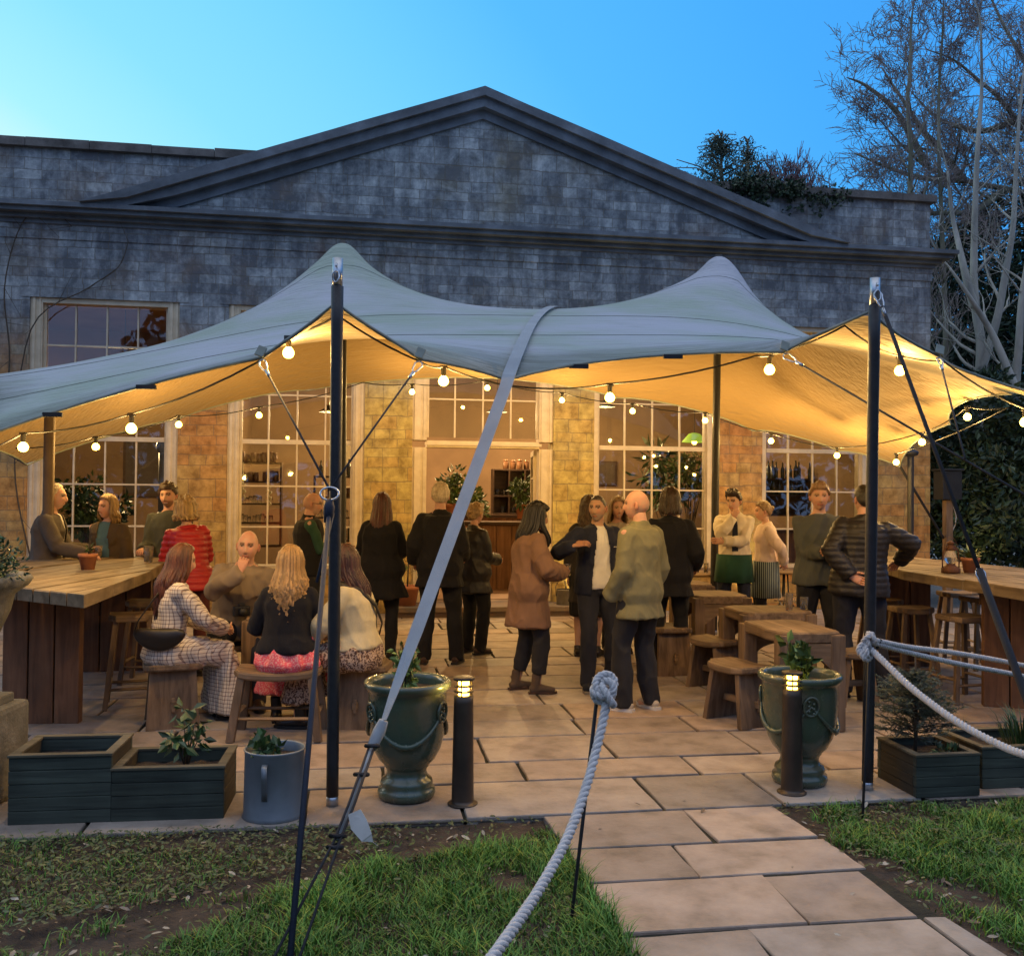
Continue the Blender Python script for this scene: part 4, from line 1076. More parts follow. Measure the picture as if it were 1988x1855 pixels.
def headmesh(skin, brow, beard=0.0, beardc=(.25, .22, .2), fem=False, eye=(.06, .04, .03), smile=False, stub=False):
    V = []; C = []; F = []
    for i in range(HM + 1):
        th = PI * (i / HM); th = min(max(th, .02), PI - .02)
        for j in range(HN):
            a = 2 * PI * j / HN - PI; ph = a - .42 * math.sin(a)
            p = headpt(th, ph, fem); V.append(p)
            c = list(skin)
            x, y, z = p
            if y > .03:
                for sx in (-1, 1):
                    ex = x - sx * .031
                    if abs(ex) < .0155 and abs(z - .008) < .0075: c = [.42, .38, .34] if abs(ex) > .007 else list(eye)
                    if abs(ex) < .020 and abs(z - .0155) < .0035 and abs(z - .008) > .006: c = [q * .35 for q in skin]
                    if abs(ex) < .019 and abs(z - (.030 - abs(ex) * .15)) < .0055: c = [lerp(a_, b_, .8) for a_, b_ in zip(skin, brow)]
                if abs(x) < .025 and abs(z + .066 - (abs(x) * .25 if smile else 0)) < .0075:
                    c = [skin[0] * .82, skin[1] * .5, skin[2] * .5]
                    if smile and abs(x) < .018 and abs(z + .066) < .0035: c = [.6, .56, .5]
                if abs(x) < .014 and abs(z + .044) < .004: c = [q * .6 for q in skin]
                k = .12 * g_(z + .03, .025) * (g_(x - .04, .02) + g_(x + .04, .02)); c = [c[0] * (1 + k * .5), c[1] * (1 - k * .4), c[2] * (1 - k * .4)]
            if stub: k = .30 * ss(.085, .05, z) * ss(.035, .0, y) * ss(-.08, -.05, z); c = [lerp(a_, b_, k) for a_, b_ in zip(c, (.16, .12, .10))]
            nk_ = 1 + .10 * noise.noise(Vector((x * 40, y * 40, z * 40 + skin[0]))); c = [c[0] * nk_, c[1] * (2 - nk_), c[2] * (2 - nk_)]
            if beard > 0:
                mk = ss(-.035, -.055, z + .12 * max(0, abs(x) - .045)) * ss(-.005, .03, y) * beard
                if abs(x) < .022 and abs(z + .066) < .006: mk = 0
                c = [lerp(a_, b_, mk) for a_, b_ in zip(c, beardc)]
            C.append((c[0], c[1], c[2], 1))
    for i in range(HM):
        for j in range(HN):
            F.append((i * HN + j, (i + 1) * HN + j, (i + 1) * HN + (j + 1) % HN, i * HN + (j + 1) % HN))
    for sx in (-1, 1):
        b_ = len(V); m_ = MB(); m_.sphere((sx * .078, -.010, -.004), (.010, .019, .031), 10, 8, Matrix.Rotation(sx * .35, 3, 'Z'))
        m_.sphere((sx * .083, -.006, -.000), (.005, .010, .018), 8, 6)
        V += [Vector(p) for p in m_.v]; C += [(skin[0] * (.95 if i_ < 90 else .6), skin[1] * (.8 if i_ < 90 else .45), skin[2] * (.75 if i_ < 90 else .45), 1) for i_ in range(len(m_.v))]; F += [tuple(i_ + b_ for i_ in f) for f in m_.f if len(f) == 4]
    return V, F, C
def handmesh(W, D, Nn, side, curl=.5, s=1.0, spread=0.0, thumb=1.0):
    """W wrist, D direction of hand, Nn palm normal; side +1 right hand"""
    D = D.normalized(); Nn = (Nn - D * Nn.dot(D)).normalized(); X = D.cross(Nn).normalized() * side
    m_ = MB(); m_.smooth = True
    m_.tube([W - D * .03 * s, W, W + D * .03 * s, W + D * .07 * s, W + D * .092 * s], [(.025 * s, .020 * s), (.024 * s, .017 * s), (.034 * s, .017 * s), (.040 * s, .014 * s), (.037 * s, .010 * s)], 10, ref=X)
    for off, ln in ((-.030, .060), (-.010, .076), (.010, .080), (.030, .068)):
        p = W + D * (.085 * s) + X * (off * s); d = (D + X * off * 4 * spread).normalized(); pts = [p]; ang = 0
        for q, (f_, an) in enumerate(((.45, 30), (.32, 45), (.23, 30))):
            ang += R(an * curl) * (1 + off * -3); dd = (d * math.cos(ang) + Nn * math.sin(ang)).normalized(); p = p + dd * (ln * f_ * s); pts.append(p)
        m_.tube(pts, [.0092 * s, .0088 * s, .0080 * s, .0062 * s], 7)
    p0 = W + D * .022 * s + X * .024 * s; d = (D * .55 + X * .75 * thumb + Nn * .45 * curl).normalized(); p1 = p0 + d * .040 * s; d2 = (D * .85 + X * .1 + Nn * .6 * curl).normalized(); p2 = p1 + d2 * .030 * s; p3 = p2 + (d2 + Nn * .3 * curl).normalized() * .022 * s
    m_.tube([p0, p1, p2, p3], [.0135 * s, .0112 * s, .0100 * s, .0075 * s], 7)
    return m_
def fabric(name, c, rough=.85, bump=.35, bscale=60, c2=None, scale=5, stretch=(1, 1, 1), sheen=.04):
    return pmat(name, c, c2 or tuple(x * .72 for x in c), scale=scale, rough=rough, bump=bump, bscale=bscale, sheen=sheen, spec=.2, stretch=stretch, bdist=.01)
M_SKIN = pmat('skin', (1, 1, 1), (.88, .82, .80), scale=14, rough=.6, bump=.15, bscale=90, attr=True, sub=.12, spec=.25)
M_HAIR = pmat('hair', (1, 1, 1), (.45, .42, .40), scale=16, rough=.42, bump=.5, bscale=70, attr=True, stretch=(1.6, 1.6, .35), spec=.5)
SK_ = {'fair': (.56, .35, .26), 'pink': (.58, .34, .25), 'tan': (.42, .25, .16), 'light': (.60, .38, .28)}
def tf(V, M): return [M @ Vector(p) for p in V]
class P:
    pass
def person(label, X, Y, face, H=1.75, fem=False, w=1.0, sit=None, lean=0, slean=0, twist=0, hyaw=0, hpitch=0, hroll=0, lw=None, rw=None, lpole=None, rpole=None,
           lf=None, rf=None, ltoe=8, rtoe=8, skin='fair', brow=(.12, .08, .05), beard=0, beardc=(.25, .22, .2), smile=False,
           hair=None, top=None, bottom=None, shoes=None, hands=('relax', 'relax'), lhn=None, rhn=None, lhd=None, rhd=None, group=None, z0=0.0, pelvis=None, seed=0, headscale=1.0):
    rr = random.Random(seed + 17); s = H / 1.75
    root = empty('person', (X, Y, z0), R(face), label, 'person', group)
    sk = SK_[skin]
    U = lambda *a: Vector(a)
    pz = .952 if sit is None else sit / s + .10
    pel = U(*(pelvis or (0, 0))) if False else Vector(((pelvis or (0, 0))[0], (pelvis or (0, 0))[1], pz))
    Mc = Matrix.Rotation(R(twist), 3, 'Z') @ Matrix.Rotation(R(slean), 3, 'Y') @ Matrix.Rotation(R(-lean), 3, 'X')
    Mw = Matrix.Rotation(R(twist * .4), 3, 'Z') @ Matrix.Rotation(R(slean * .4), 3, 'Y') @ Matrix.Rotation(R(-lean * .45), 3, 'X')
    def T(x, y, z):   # torso point, z above the pelvis; bends progressively
        k = ss(.0, .30, z); M_ = Mc if k >= 1 else Mw
        a_ = Mw @ Vector((x, y, z)); 
        if z > .12:
            b0 = Mw @ Vector((0, 0, .12)); a_ = b0 + Mc @ Vector((x, y, z - .12))
        return pel + a_
    cx = Mc @ Vector((1, 0, 0)); shw = .160 if fem else .180
    hipw = (.172 if fem else .165) * w; wst = (.125 if fem else .145) * w; dep = lerp(1, w, .9)
    st = [(-.10, .135 * w, .105), (-.02, hipw, .122), (.06, hipw * .95, .115), (.15, wst, .100), (.27, (.135 if fem else .155) * lerp(1, w, .6), .112), (.36, (.150 if fem else .170) * lerp(1, w, .5), .118 if fem else .12), (.44, shw * .93, .098), (.49, shw * .70, .075), (.525, .075, .06)]
    Sh = {1: T(shw, -.005, .445), -1: T(-shw, -.005, .445)}
    neck0 = T(0, -.012, .47); neck1 = T(0, .018, .585)
    Mh = (Matrix.Rotation(R(twist), 3, 'Z') @ Matrix.Rotation(R(slean * .5), 3, 'Y') @ Matrix.Rotation(R(-lean * .45), 3, 'X')) @ Matrix.Rotation(R(hyaw), 3, 'Z') @ Matrix.Rotation(R(hpitch), 3, 'X') @ Matrix.Rotation(R(hroll), 3, 'Y')
    hc = neck1 + Mh @ Vector((0, .012, .085))
    MH = Matrix.Translation(hc) @ Mh.to_4x4() @ Matrix.Scale(headscale, 4)
    Wr = {}; El = {}
    for sd, wt, pl_ in ((1, rw, rpole), (-1, lw, lpole)):
        wt = Vector(wt) if wt else Sh[sd] + Vector((sd * .07, .05, -.56)) 
        pole_ = Vector(pl_) if pl_ else Vector((sd * .18, -.7, -.7))
        El[sd], Wr[sd] = bend2(Sh[sd], wt, .285, .255, pole_)
    An = {}; Kn = {}; Hp = {}
    for sd, ft in ((1, rf), (-1, lf)):
        if ft is None: ft = (sd * .11, 0, 0) if sit is None else (sd * .13, .42, 0)
        Hp[sd] = pel + Mw @ Vector((sd * .092, 0, -.02))
        a_ = Vector((ft[0], ft[1], (ft[2] if len(ft) > 2 else 0) + .085))
        Kn[sd], An[sd] = bend2(Hp[sd], a_, .43, .43, Vector((sd * .15, 1, .25 if sit else 0)))
    # ---------------- body
    m_ = MB()
    m_.tube([T(0, 0, q[0]) for q in st], [(q[1] * .93, q[2] * .93 * dep) for q in st], 16, ref=cx)
    m_.tube([neck0, neck1 + Mh @ Vector((0, -.005, .03))], [.058 if not fem else .048, .054 if not fem else .045], 12)
    for sd in (1, -1):
        m_.sphere(Sh[sd], .052, 10, 8)
        m_.tube([Sh[sd], lerp(Sh[sd], El[sd], .35), El[sd], lerp(El[sd], Wr[sd], .25), Wr[sd]], [.048, .046, .036, .038, .024], 10)
        m_.tube([Hp[sd], lerp(Hp[sd], Kn[sd], .4), Kn[sd], lerp(Kn[sd], An[sd], .3), lerp(Kn[sd], An[sd], .75), An[sd]], [.082, .076, .052, .054, .036, .034], 12)
        m_.tube([An[sd] + Vector((0, -.03, -.04)), An[sd] + Vector((0, .06, -.05)), An[sd] + Vector((0, .13, -.06))], [.032, .034, .022], 8)
    V, F, _ = remesh(m_, .014, 3)
    nV = len(V); cols = [(sk[0], sk[1], sk[2], 1)] * nV
    V = [Vector(p) for p in V]; F = [tuple(int(i) for i in f) for f in F]
    hv, hf, hcol = headmesh(sk, brow, beard, beardc, fem, smile=smile, stub=hair is None); b_ = len(V); V += tf(hv, MH); cols += hcol; F += [tuple(i + b_ for i in f) for f in hf]
    hinfo = {}
    for sd, kind, hn, hd in ((1, hands[1], rhn, rhd), (-1, hands[0], lhn, lhd)):
        if kind is None: continue
        D = (Wr[sd] - El[sd]).normalized()
        if hd: D = Vector(hd).normalized()
        Nn = Vector(hn) if hn else Vector((-sd, .15, 0))
        curl = {'relax': .55, 'grip': 1.35, 'flat': .12, 'point': .9, 'fist': 1.9}[kind]
        h = handmesh(Wr[sd], D, Nn, sd, curl, .94 if not fem else .86)
        b_ = len(V); V += [Vector(p) for p in h.v]; cols += [(sk[0] * 1.02, sk[1] * .95, sk[2] * .92, 1)] * len(h.v); F += [tuple(i + b_ for i in f) for f in h.f]
        Nq = (Nn - D * Nn.dot(D)).normalized(); hinfo[sd] = Wr[sd] + D * .085 + Nq * .035
    SM = Matrix.Scale(s, 4)
    me = bpy.data.meshes.new('body'); me.from_pydata([tuple(p * s) for p in V], [], F); ca = me.color_attributes.new('Col', 'FLOAT_COLOR', 'POINT'); ca.data.foreach_set('color', np.array(cols, dtype=np.float32).ravel())
    me.materials.append(M_SKIN); me.polygons.foreach_set('use_smooth', [True] * len(F)); me.update()
    o = bpy.data.objects.new('body', me); COL.objects.link(o); o.parent = root
    # ---------------- clothing helper
    def cloth(name, m_, mat, voxel=.013, sm=4, wr=.006, wsc=7.0, cut=None, ridges=None, thick=.006, wst_=(1, 1, .55), lab=None):
        V, F, nn = remesh(m_, voxel, sm)
        if wr:
            for i in range(len(V)):
                p = V[i]; q = Vector((p[0] * wsc * wst_[0] + seed, p[1] * wsc * wst_[1], p[2] * wsc * wst_[2] + p[0] * 3))
                d_ = (noise.noise(q) + .6 * noise.noise(q * 2.3)) * wr * 1.7
                r_ = 1 - abs(noise.noise(q * 1.1 + Vector((9, 9, 9)))) * 2
                d_ += max(0, r_) ** 3 * wr * 1.5
                if ridges: d_ += ridges[1] * (abs(math.sin(ridges[2](p) * PI / ridges[0])) ** .6 - .6)
                V[i] = p + nn[i] * d_
        if cut is not None:
            cen = V[F].mean(axis=1); keep = np.array([not cut(c) for c in cen]); F = F[keep]
            used = np.unique(F); mp_ = -np.ones(len(V), dtype=int); mp_[used] = np.arange(len(used)); V = V[used]; F = mp_[F]
        o = npmesh(name, V * s, F, mat, parent=root, smooth=True)
        if cut is not None and thick:
            so = o.modifiers.new('t', 'SOLIDIFY'); so.thickness = thick; so.offset = -1
        if lab: o['label'] = lab
        return o
    inv = lambda c: Mc.transposed() @ (Vector(c) - T(0, 0, .12)) + Vector((0, 0, .12))
    # ---------------- trousers / skirts
    if bottom:
        k = bottom['kind']; mat = bottom['mat']; t = bottom.get('t', .012); m_ = MB()
        if k == 'trousers':
            m_.tube([T(0, 0, q[0]) for q in st[:3]] + [T(0, 0, .11)], [(q[1] + t * .6, (q[2] + t * .6) * dep) for q in st[:3]] + [(wst * 1.05 + t * .5, .105 * dep + t * .5)], 16, ref=Mw @ Vector((1, 0, 0)))
            wd = bottom.get('w', 1.0); cuff = bottom.get('cuff', .0)
            for sd in (1, -1):
                an = lerp(An[sd], Kn[sd], cuff) if cuff else An[sd] + Vector((0, 0, -.05))
                m_.tube([Hp[sd] + Vector((0, 0, .02)), lerp(Hp[sd], Kn[sd], .35), Kn[sd], lerp(Kn[sd], an, .35), lerp(Kn[sd], an, .8), an], [.096 * lerp(1, w, .7), .092 * lerp(1, w, .7), .068 * wd, .068 * wd, .060 * wd, .058 * wd], 12)
                m_.tube([Hp[sd] + Vector((-sd * .02, -.03, .03)), lerp(Hp[sd], Kn[sd], .2) + Vector((0, -.02, 0))], [.095, .085], 10)
            cloth('trousers', m_, mat, wr=bottom.get('wr', .006), lab=bottom.get('label'))
        elif k in ('skirt', 'dress'):
            hem = bottom['hem']
            if sit is None:
                fl = bottom.get('flare', .22)
                zs = [.12, .02, -.1, hem * .5 - pz * .5, hem - pz]
                m_.tube([T(0, 0, .12), T(0, 0, .02), T(0, 0, -.10), pel + Vector((0, .01, (hem - pz) * .6)), pel + Vector((0, .01, hem - pz))], [(wst + .01, .11), (hipw + .02, .14), (hipw + .025, .15), (lerp(hipw, fl, .6) + .02, .17), (fl, .18)], 22, ref=(1, 0, 0))
                cloth('skirt', m_, mat, wr=.010, wst_=(2, 2, .12))
            else:
                m_.tube([T(0, -.005, .13), T(0, -.01, .03), T(0, -.01, -.05), T(0, 0, -.10)], [(wst * 1.1 + .01, .115), (hipw * 1.12, .150), (hipw * 1.22, .165), (hipw * 1.1, .14)], 18, ref=(1, 0, 0))
                mid = (Kn[1] + Kn[-1]) / 2
                for sd in (1, -1):
                    m_.tube([Hp[sd] + Vector((0, 0, .0)), lerp(Hp[sd], Kn[sd], .5), Kn[sd] + Vector((0, .01, 0))], [.120, .105, .085], 12)
                m_.tube([(Hp[1] + Hp[-1]) / 2, mid + Vector((0, 0, .01))], [(.13, .09), ((Kn[1] - Kn[-1]).length / 2 + .04, .07)], 16, ref=(1, 0, 0))
                am = (An[1] + An[-1]) / 2; bot = Vector((lerp(mid.x, am.x, .9), lerp(mid.y, am.y, .75), hem))
                hw = (Kn[1] - Kn[-1]).length / 2
                m_.tube([mid + Vector((0, .0, 0)), lerp(mid, bot, .5), bot], [(hw + .08, .085), (hw + .10, .11), (hw + .15, .14)], 20, ref=(1, 0, 0))
                if bottom.get('back'):  # cloth hanging over the edge of the seat behind
                    m_.tube([T(0, -.05, -.04), T(0, -.09, -.16), T(0, -.08, -.16 - bottom['back'])], [(hipw * 1.15, .09), (hipw * 1.1, .05), (hipw * .9, .03)], 16, ref=(1, 0, 0))
                cloth('skirt', m_, mat, wr=.010, wsc=8, wst_=(1.5, 1.2, .35))
    # ---------------- tops
    if top:
        for gi, tp in enumerate(top if isinstance(top, list) else [top]):
            t = tp.get('t', .018); hem = tp.get('hem', -.06); m_ = MB(); mat = tp['mat']
            ss_ = [q for q in st if q[0] > hem + .03 and q[0] < .50]
            fl = tp.get('flare', 0)
            h0 = (hem, (st[1][1] if hem < .05 else wst) + fl, .118 + fl * .6)
            if hem < -.12: h0 = (hem, hipw * .98 + fl, .125 + fl * .6)
            rings = [h0] + ss_
            def ex(z): return t + max(0, (.3 - z)) * tp.get('loose', .03)
            m_.tube([(pel + Mw @ Vector((0, 0, q[0]))) if q[0] < .0 else T(0, 0, q[0]) for q in rings] + [T(0, -.004, .495), T(0, -.005, .515)],
                    [(q[1] + ex(q[0]), (q[2] + ex(q[0])) * dep) for q in rings] + [(.115 + t * .5, .070 + t * .5), (.075 + t * .4, .060 + t * .3)], 20, ref=cx)
            if fem and tp.get('bust', True):
                for sx in (-1, 1): m_.sphere(T(sx * .065, .075 * dep, .33), .062 + t * .4, 10, 8)
            if tp.get('collar', 0): m_.tube([T(0, -.008, .49), T(0, .0, .505 + tp['collar'])], [.072, .064 if tp.get('cw') is None else tp['cw']], 14)
            sl_ = tp.get('sleeve', 1.0)
            if sl_ > 0:
                for sd in (1, -1):
                    S0 = Sh[sd] + (Mc @ Vector((-sd * .02, 0, .0)))
                    pf = tp.get('puff', 0)
                    m_.sphere(Sh[sd] + Mc @ Vector((-sd * .016, 0, -.006)), .050 + t * .7 + pf, 12, 8)
                    we = lerp(El[sd], Wr[sd], max(0, (sl_ - .5) * 2)) if sl_ > .5 else lerp(Sh[sd], El[sd], sl_ * 2)
                    tt = t * tp.get('st', 1.0)
                    if sl_ > .5:
                        m_.tube([S0, lerp(S0, El[sd], .4), El[sd], lerp(El[sd], we, .35), lerp(El[sd], we, .85), we], [.050 + tt * .8, .050 + tt * .9 + pf * .5, .042 + tt * 1.05, .041 + tt, .034 + tt * tp.get('cuffw', .9), .030 + tt * tp.get('cuffw', .9)], 12)
                    else: m_.tube([S0, we], [.055 + tt, .050 + tt * 1.3], 12)
            cut = None; op = tp.get('open')
            if op is not None:
                w0, w1 = op   # half width of the opening at the neck / at hem
                def cut(c, w0=w0, w1=w1, hem=hem):
                    q = inv(c)
                    if q.y < .03 or q.z > .56: return False
                    k = max(0, min(1, (.50 - q.z) / (.50 - hem)))
                    return abs(q.x - tp.get('ox', 0)) < lerp(w0, w1, k) and abs(q.x) < .14
            if tp.get('gilet') is None and tp.get('vneck'):
                vn = tp['vneck']
                def cut(c, vn=vn):
                    q = inv(c)
                    return q.y > .02 and q.z > .50 - vn[1] and abs(q.x) < vn[0] * (q.z - (.50 - vn[1])) / vn[1] and q.z < .6
            rid = None
            if tp.get('puffer'):
                pr_ = tp['puffer']
                rid = (pr_, tp.get('ra', .015), lambda p: p[2])
            cloth(tp.get('name', 'jacket'), m_, mat, wr=tp.get('wr', .006), wsc=tp.get('wsc', 7), cut=cut, ridges=rid, thick=tp.get('thick', .006), voxel=tp.get('voxel', .012), sm=tp.get('sm', 4), lab=tp.get('label'))
    # ---------------- shoes
    if shoes:
        for sd, toe in ((1, rtoe), (-1, ltoe)):
            a_ = An[sd]; lift = a_.z - .085
            m_ = MB(); Mt = Matrix.Rotation(R(-sd * toe), 3, 'Z'); b0 = Vector((a_.x, a_.y, lift))
            hb = shoes.get('boot', 0)
            pts = [(-.075, .035), (-.045, .042), (.0, .048), (.06, .042), (.12, .036), (.165, .030)]
            m_.tube([b0 + Mt @ Vector((0, y_, z_)) for y_, z_ in pts], [(.026, .030), (.034, .040), (.036, .046), (.042, .038), (.043, .030), (.026, .022)], 12, ref=Mt @ Vector((1, 0, 0)))
            m_.tube([b0 + Mt @ Vector((0, -.02, .05)), a_ + Vector((0, -.005, .03 + hb))], [.040, .038 if not hb else .046], 12)
            cloth('shoe', m_, shoes['mat'], voxel=.010, sm=2, wr=.002)
            sol = MB(); sol.prism([(x_ * 1.0, y_) for x_, y_ in ((-.030, -.085), (.030, -.085), (.036, -.02), (.044, .08), (.040, .14), (.018, .182), (-.018, .182), (-.040, .14), (-.044, .08), (-.036, -.02))], 0.001, shoes.get('sole', .022), Matrix.Translation(b0) @ Mt.to_4x4())
            sol.v = [tuple(Vector(p) * s) for p in sol.v]; sol.build('sole', shoes.get('smat', M_BLK), root)
            if shoes.get('stripes'):
                q = MB()
                for k in range(3):
                    for xs_ in (-1, 1):
                        x_ = .0445 * xs_; y_ = .015 + k * .022
                        q.add([Mt @ Vector((x_, y_, .024)) + b0, Mt @ Vector((x_, y_ + .010, .024)) + b0, Mt @ Vector((x_ * .86, y_ - .005, .070)) + b0, Mt @ Vector((x_ * .86, y_ - .015, .070)) + b0], [(0, 1, 2, 3)])
                q.v = [tuple(Vector(p) * s) for p in q.v]; q.build('stripe', shoes['stripes'], root)
            if shoes.get('swoosh'):
                q = MB(); pts_ = [(-.050, .058), (-.01, .034), (.03, .030), (.08, .050), (.03, .044), (-.01, .046)]
                x_ = .0455
                for xs_ in (-1, 1): q.add([Mt @ Vector((x_ * xs_ * (1 if z_ < .04 else .95), y_, z_)) + b0 for y_, z_ in pts_], [(0, 1, 2, 5), (5, 2, 3, 4)])
                q.v = [tuple(Vector(p) * s) for p in q.v]; q.build('swoosh', shoes['swoosh'], root)
    # ---------------- hair
    if hair:
        hk = hair['kind']; hcol = hair['c']; th_ = hair.get('t', .018); V = []; F = []; C = []
        cs = lambda k: (hcol[0] * k, hcol[1] * k, hcol[2] * k, 1)
        def mask(p):
            x, y, z = p
            if hk == 'fringe':      # horseshoe of hair round a bald crown
                top_ = z + .02 * 0
                return ss(.062, .045, z) * ss(.012, -.012, y - .02 if z > -.01 else y) * ss(-.085, -.06, z) * (1 if y < .03 else 0)
            zl = .062 if y > .06 else lerp(.005, .062, ss(.0, .06, y)) if y > 0 else lerp(-.075, .005, ss(-.085, -.005, y))
            if hair.get('line'): zl += hair['line'] * (ss(.03, .07, y))
            if hk in ('long', 'bob') and y < .02: zl -= .03
            return ss(zl - .006, zl + .012, z)
        if hk != 'none':
            n_, k_ = 56, 40; idx = {}
            for i in range(k_ + 1):
                th2 = min(max(PI * i / k_, .02), PI - .02)
                for j in range(n_):
                    ph = 2 * PI * j / n_
                    p0 = headpt(th2, ph, fem); m0 = mask(p0)
                    nz_ = noise.noise(p0 * 38 + Vector((seed, 0, 0))) * hair.get('mess', .35) + noise.noise(p0 * 90) * hair.get('mess', .35) * .5
                    thick_ = th_ * m0 * (1 + nz_) * (1 + hair.get('vol', .5) * ss(.0, .1, p0.z))
                    if hair.get('quiff') and p0.y > .02: thick_ += hair['quiff'] * m0 * ss(.05, .09, p0.z) * (1 + nz_)
                    idx[(i, j)] = len(V); V.append(headpt(th2, ph, fem, thick_ - .002)); C.append(cs(rr.uniform(.8, 1.15) * (1 + .3 * nz_)))
            for i in range(k_):
                for j in range(n_):
                    q = [(i, j), (i + 1, j), (i + 1, (j + 1) % n_), (i, (j + 1) % n_)]
                    cm = mask(headpt(PI * (i + .5) / k_, 2 * PI * (j + .5) / n_, fem))
                    if cm > .25: F.append(tuple(idx[a_] for a_ in q))
        V = tf(V, MH)
        if hair.get('len'):
            ln = hair['len']; ns = hair.get('n', 90); wave = hair.get('wave', 0); spread = hair.get('spread', 1.0); down = (Mc @ Vector((0, 0, -1)) * .7 + Vector((0, 0, -.5))).normalized()
            wr_ = hair.get('side', 118)
            mS = MB(); mS.smooth = True; mS.cols = []
            for q in range(ns):
                u_ = -1 + 2 * (q + .5) / ns + rr.uniform(-.02, .02); az_ = R(u_ * wr_) ; lay = rr.random()
                pts = []; rad = []
                for k in range(5):
                    th2 = lerp(.12, 1.75, k / 4); pp = headpt(th2, PI + az_, fem, th_ * (.75 + .5 * lay)); pts.append(MH @ pp)
                    rad.append((.010 + .004 * k / 4, .006))
                p = pts[-1]; L_ = ln * rr.uniform(.82, 1.05) * (1 - .22 * abs(u_) if not hair.get('even') else 1); nseg = 9; ph_ = rr.uniform(0, 6.28)
                outv = (Mh @ Vector((math.sin(PI + az_), math.cos(PI + az_), 0))); backv = Mc @ Vector((0, -1, 0)); side_ = Mc @ Vector((1, 0, 0))
                fb_ = hair.get('front', 0)
                for k in range(1, nseg + 1):
                    t_ = k / nseg; off = down * (L_ * t_)
                    # slide over shoulders / back
                    b_amt = ss(.05, .6, t_ * L_ / .32) * .055 * (1 if abs(u_) < .80 or not fb_ else -1.3)
                    pp = p + off + backv * b_amt + outv * (.012 * math.sin(t_ * PI)) * spread
                    pp = pp + side_ * (-(u_) * 0 + (spread - 1) * .08 * u_ * t_ * -1)
                    if wave:
                        a2 = t_ * L_ / hair.get('wl', .085) * 2 * PI + ph_ + u_ * 2; am = wave * ss(.1, .45, t_); pp = pp + side_ * (am * math.sin(a2)) + backv * (am * .6 * math.cos(a2))
                    pts.append(pp); rad.append((lerp(.015, .006 if not wave else .010, t_ ** 1.5), lerp(.008, .003 if not wave else .006, t_)))
                kcol = rr.uniform(.55, 1.3) if lay > .25 else rr.uniform(.3, .6)
                mS.col = (hcol[0] * kcol, hcol[1] * kcol, hcol[2] * kcol * rr.uniform(.85, 1.05), 1)
                if hair.get('tip') and True: pass
                mS.tube(pts, rad, 5, ref=Mh @ Vector((math.cos(az_), -math.sin(az_), 0)))
            b_ = len(V); V += [Vector(p) for p in mS.v]; C += mS.cols; F += [tuple(i + b_ for i in f) for f in mS.f]
        if hk == 'bun' or hair.get('bun'):
            m_ = MB(); m_.sphere(MH @ Vector((0, -.115, .035)), (.034, .030, .032), 12, 9); b_ = len(V); V += [Vector(p) + Vector((noise.noise(Vector(p) * 60), noise.noise(Vector(p) * 60 + Vector((5, 0, 0))), 0)) * .006 for p in m_.v]; C += [cs(rr.uniform(.7, 1.2)) for _ in m_.v]; F += [tuple(i + b_ for i in f) for f in m_.f]
        me = bpy.data.meshes.new('hair'); me.from_pydata([tuple(Vector(p) * s) for p in V], [], F); ca = me.color_attributes.new('Col', 'FLOAT_COLOR', 'POINT'); ca.data.foreach_set('color', np.array(C, dtype=np.float32).ravel())
        me.materials.append(M_HAIR); me.polygons.foreach_set('use_smooth', [True] * len(F)); me.update(); o = bpy.data.objects.new('hair', me); COL.objects.link(o); o.parent = root
    ns = P(); ns.root = root; ns.s = s; ns.MH = MH; ns.T = T; ns.hand = hinfo; ns.Wr = Wr; ns.El = El; ns.An = An; ns.Kn = Kn; ns.cloth = cloth; ns.Mc = Mc; ns.Sh = Sh; ns.pel = pel; ns.hipw = hipw; ns.wst = wst
    ns.W = lambda p: Matrix.Translation((X, Y, z0)) @ (Matrix.Rotation(R(face), 4, 'Z') @ (Vector(p) * s))
    return ns
def pieces(ns, name, mb, mat):   # add a small un-remeshed piece given in unscaled body coordinates
    mb.v = [tuple(Vector(p) * ns.s) for p in mb.v]; return mb.build(name, mat, ns.root)
def px(p, Y): return xat(p, Y)
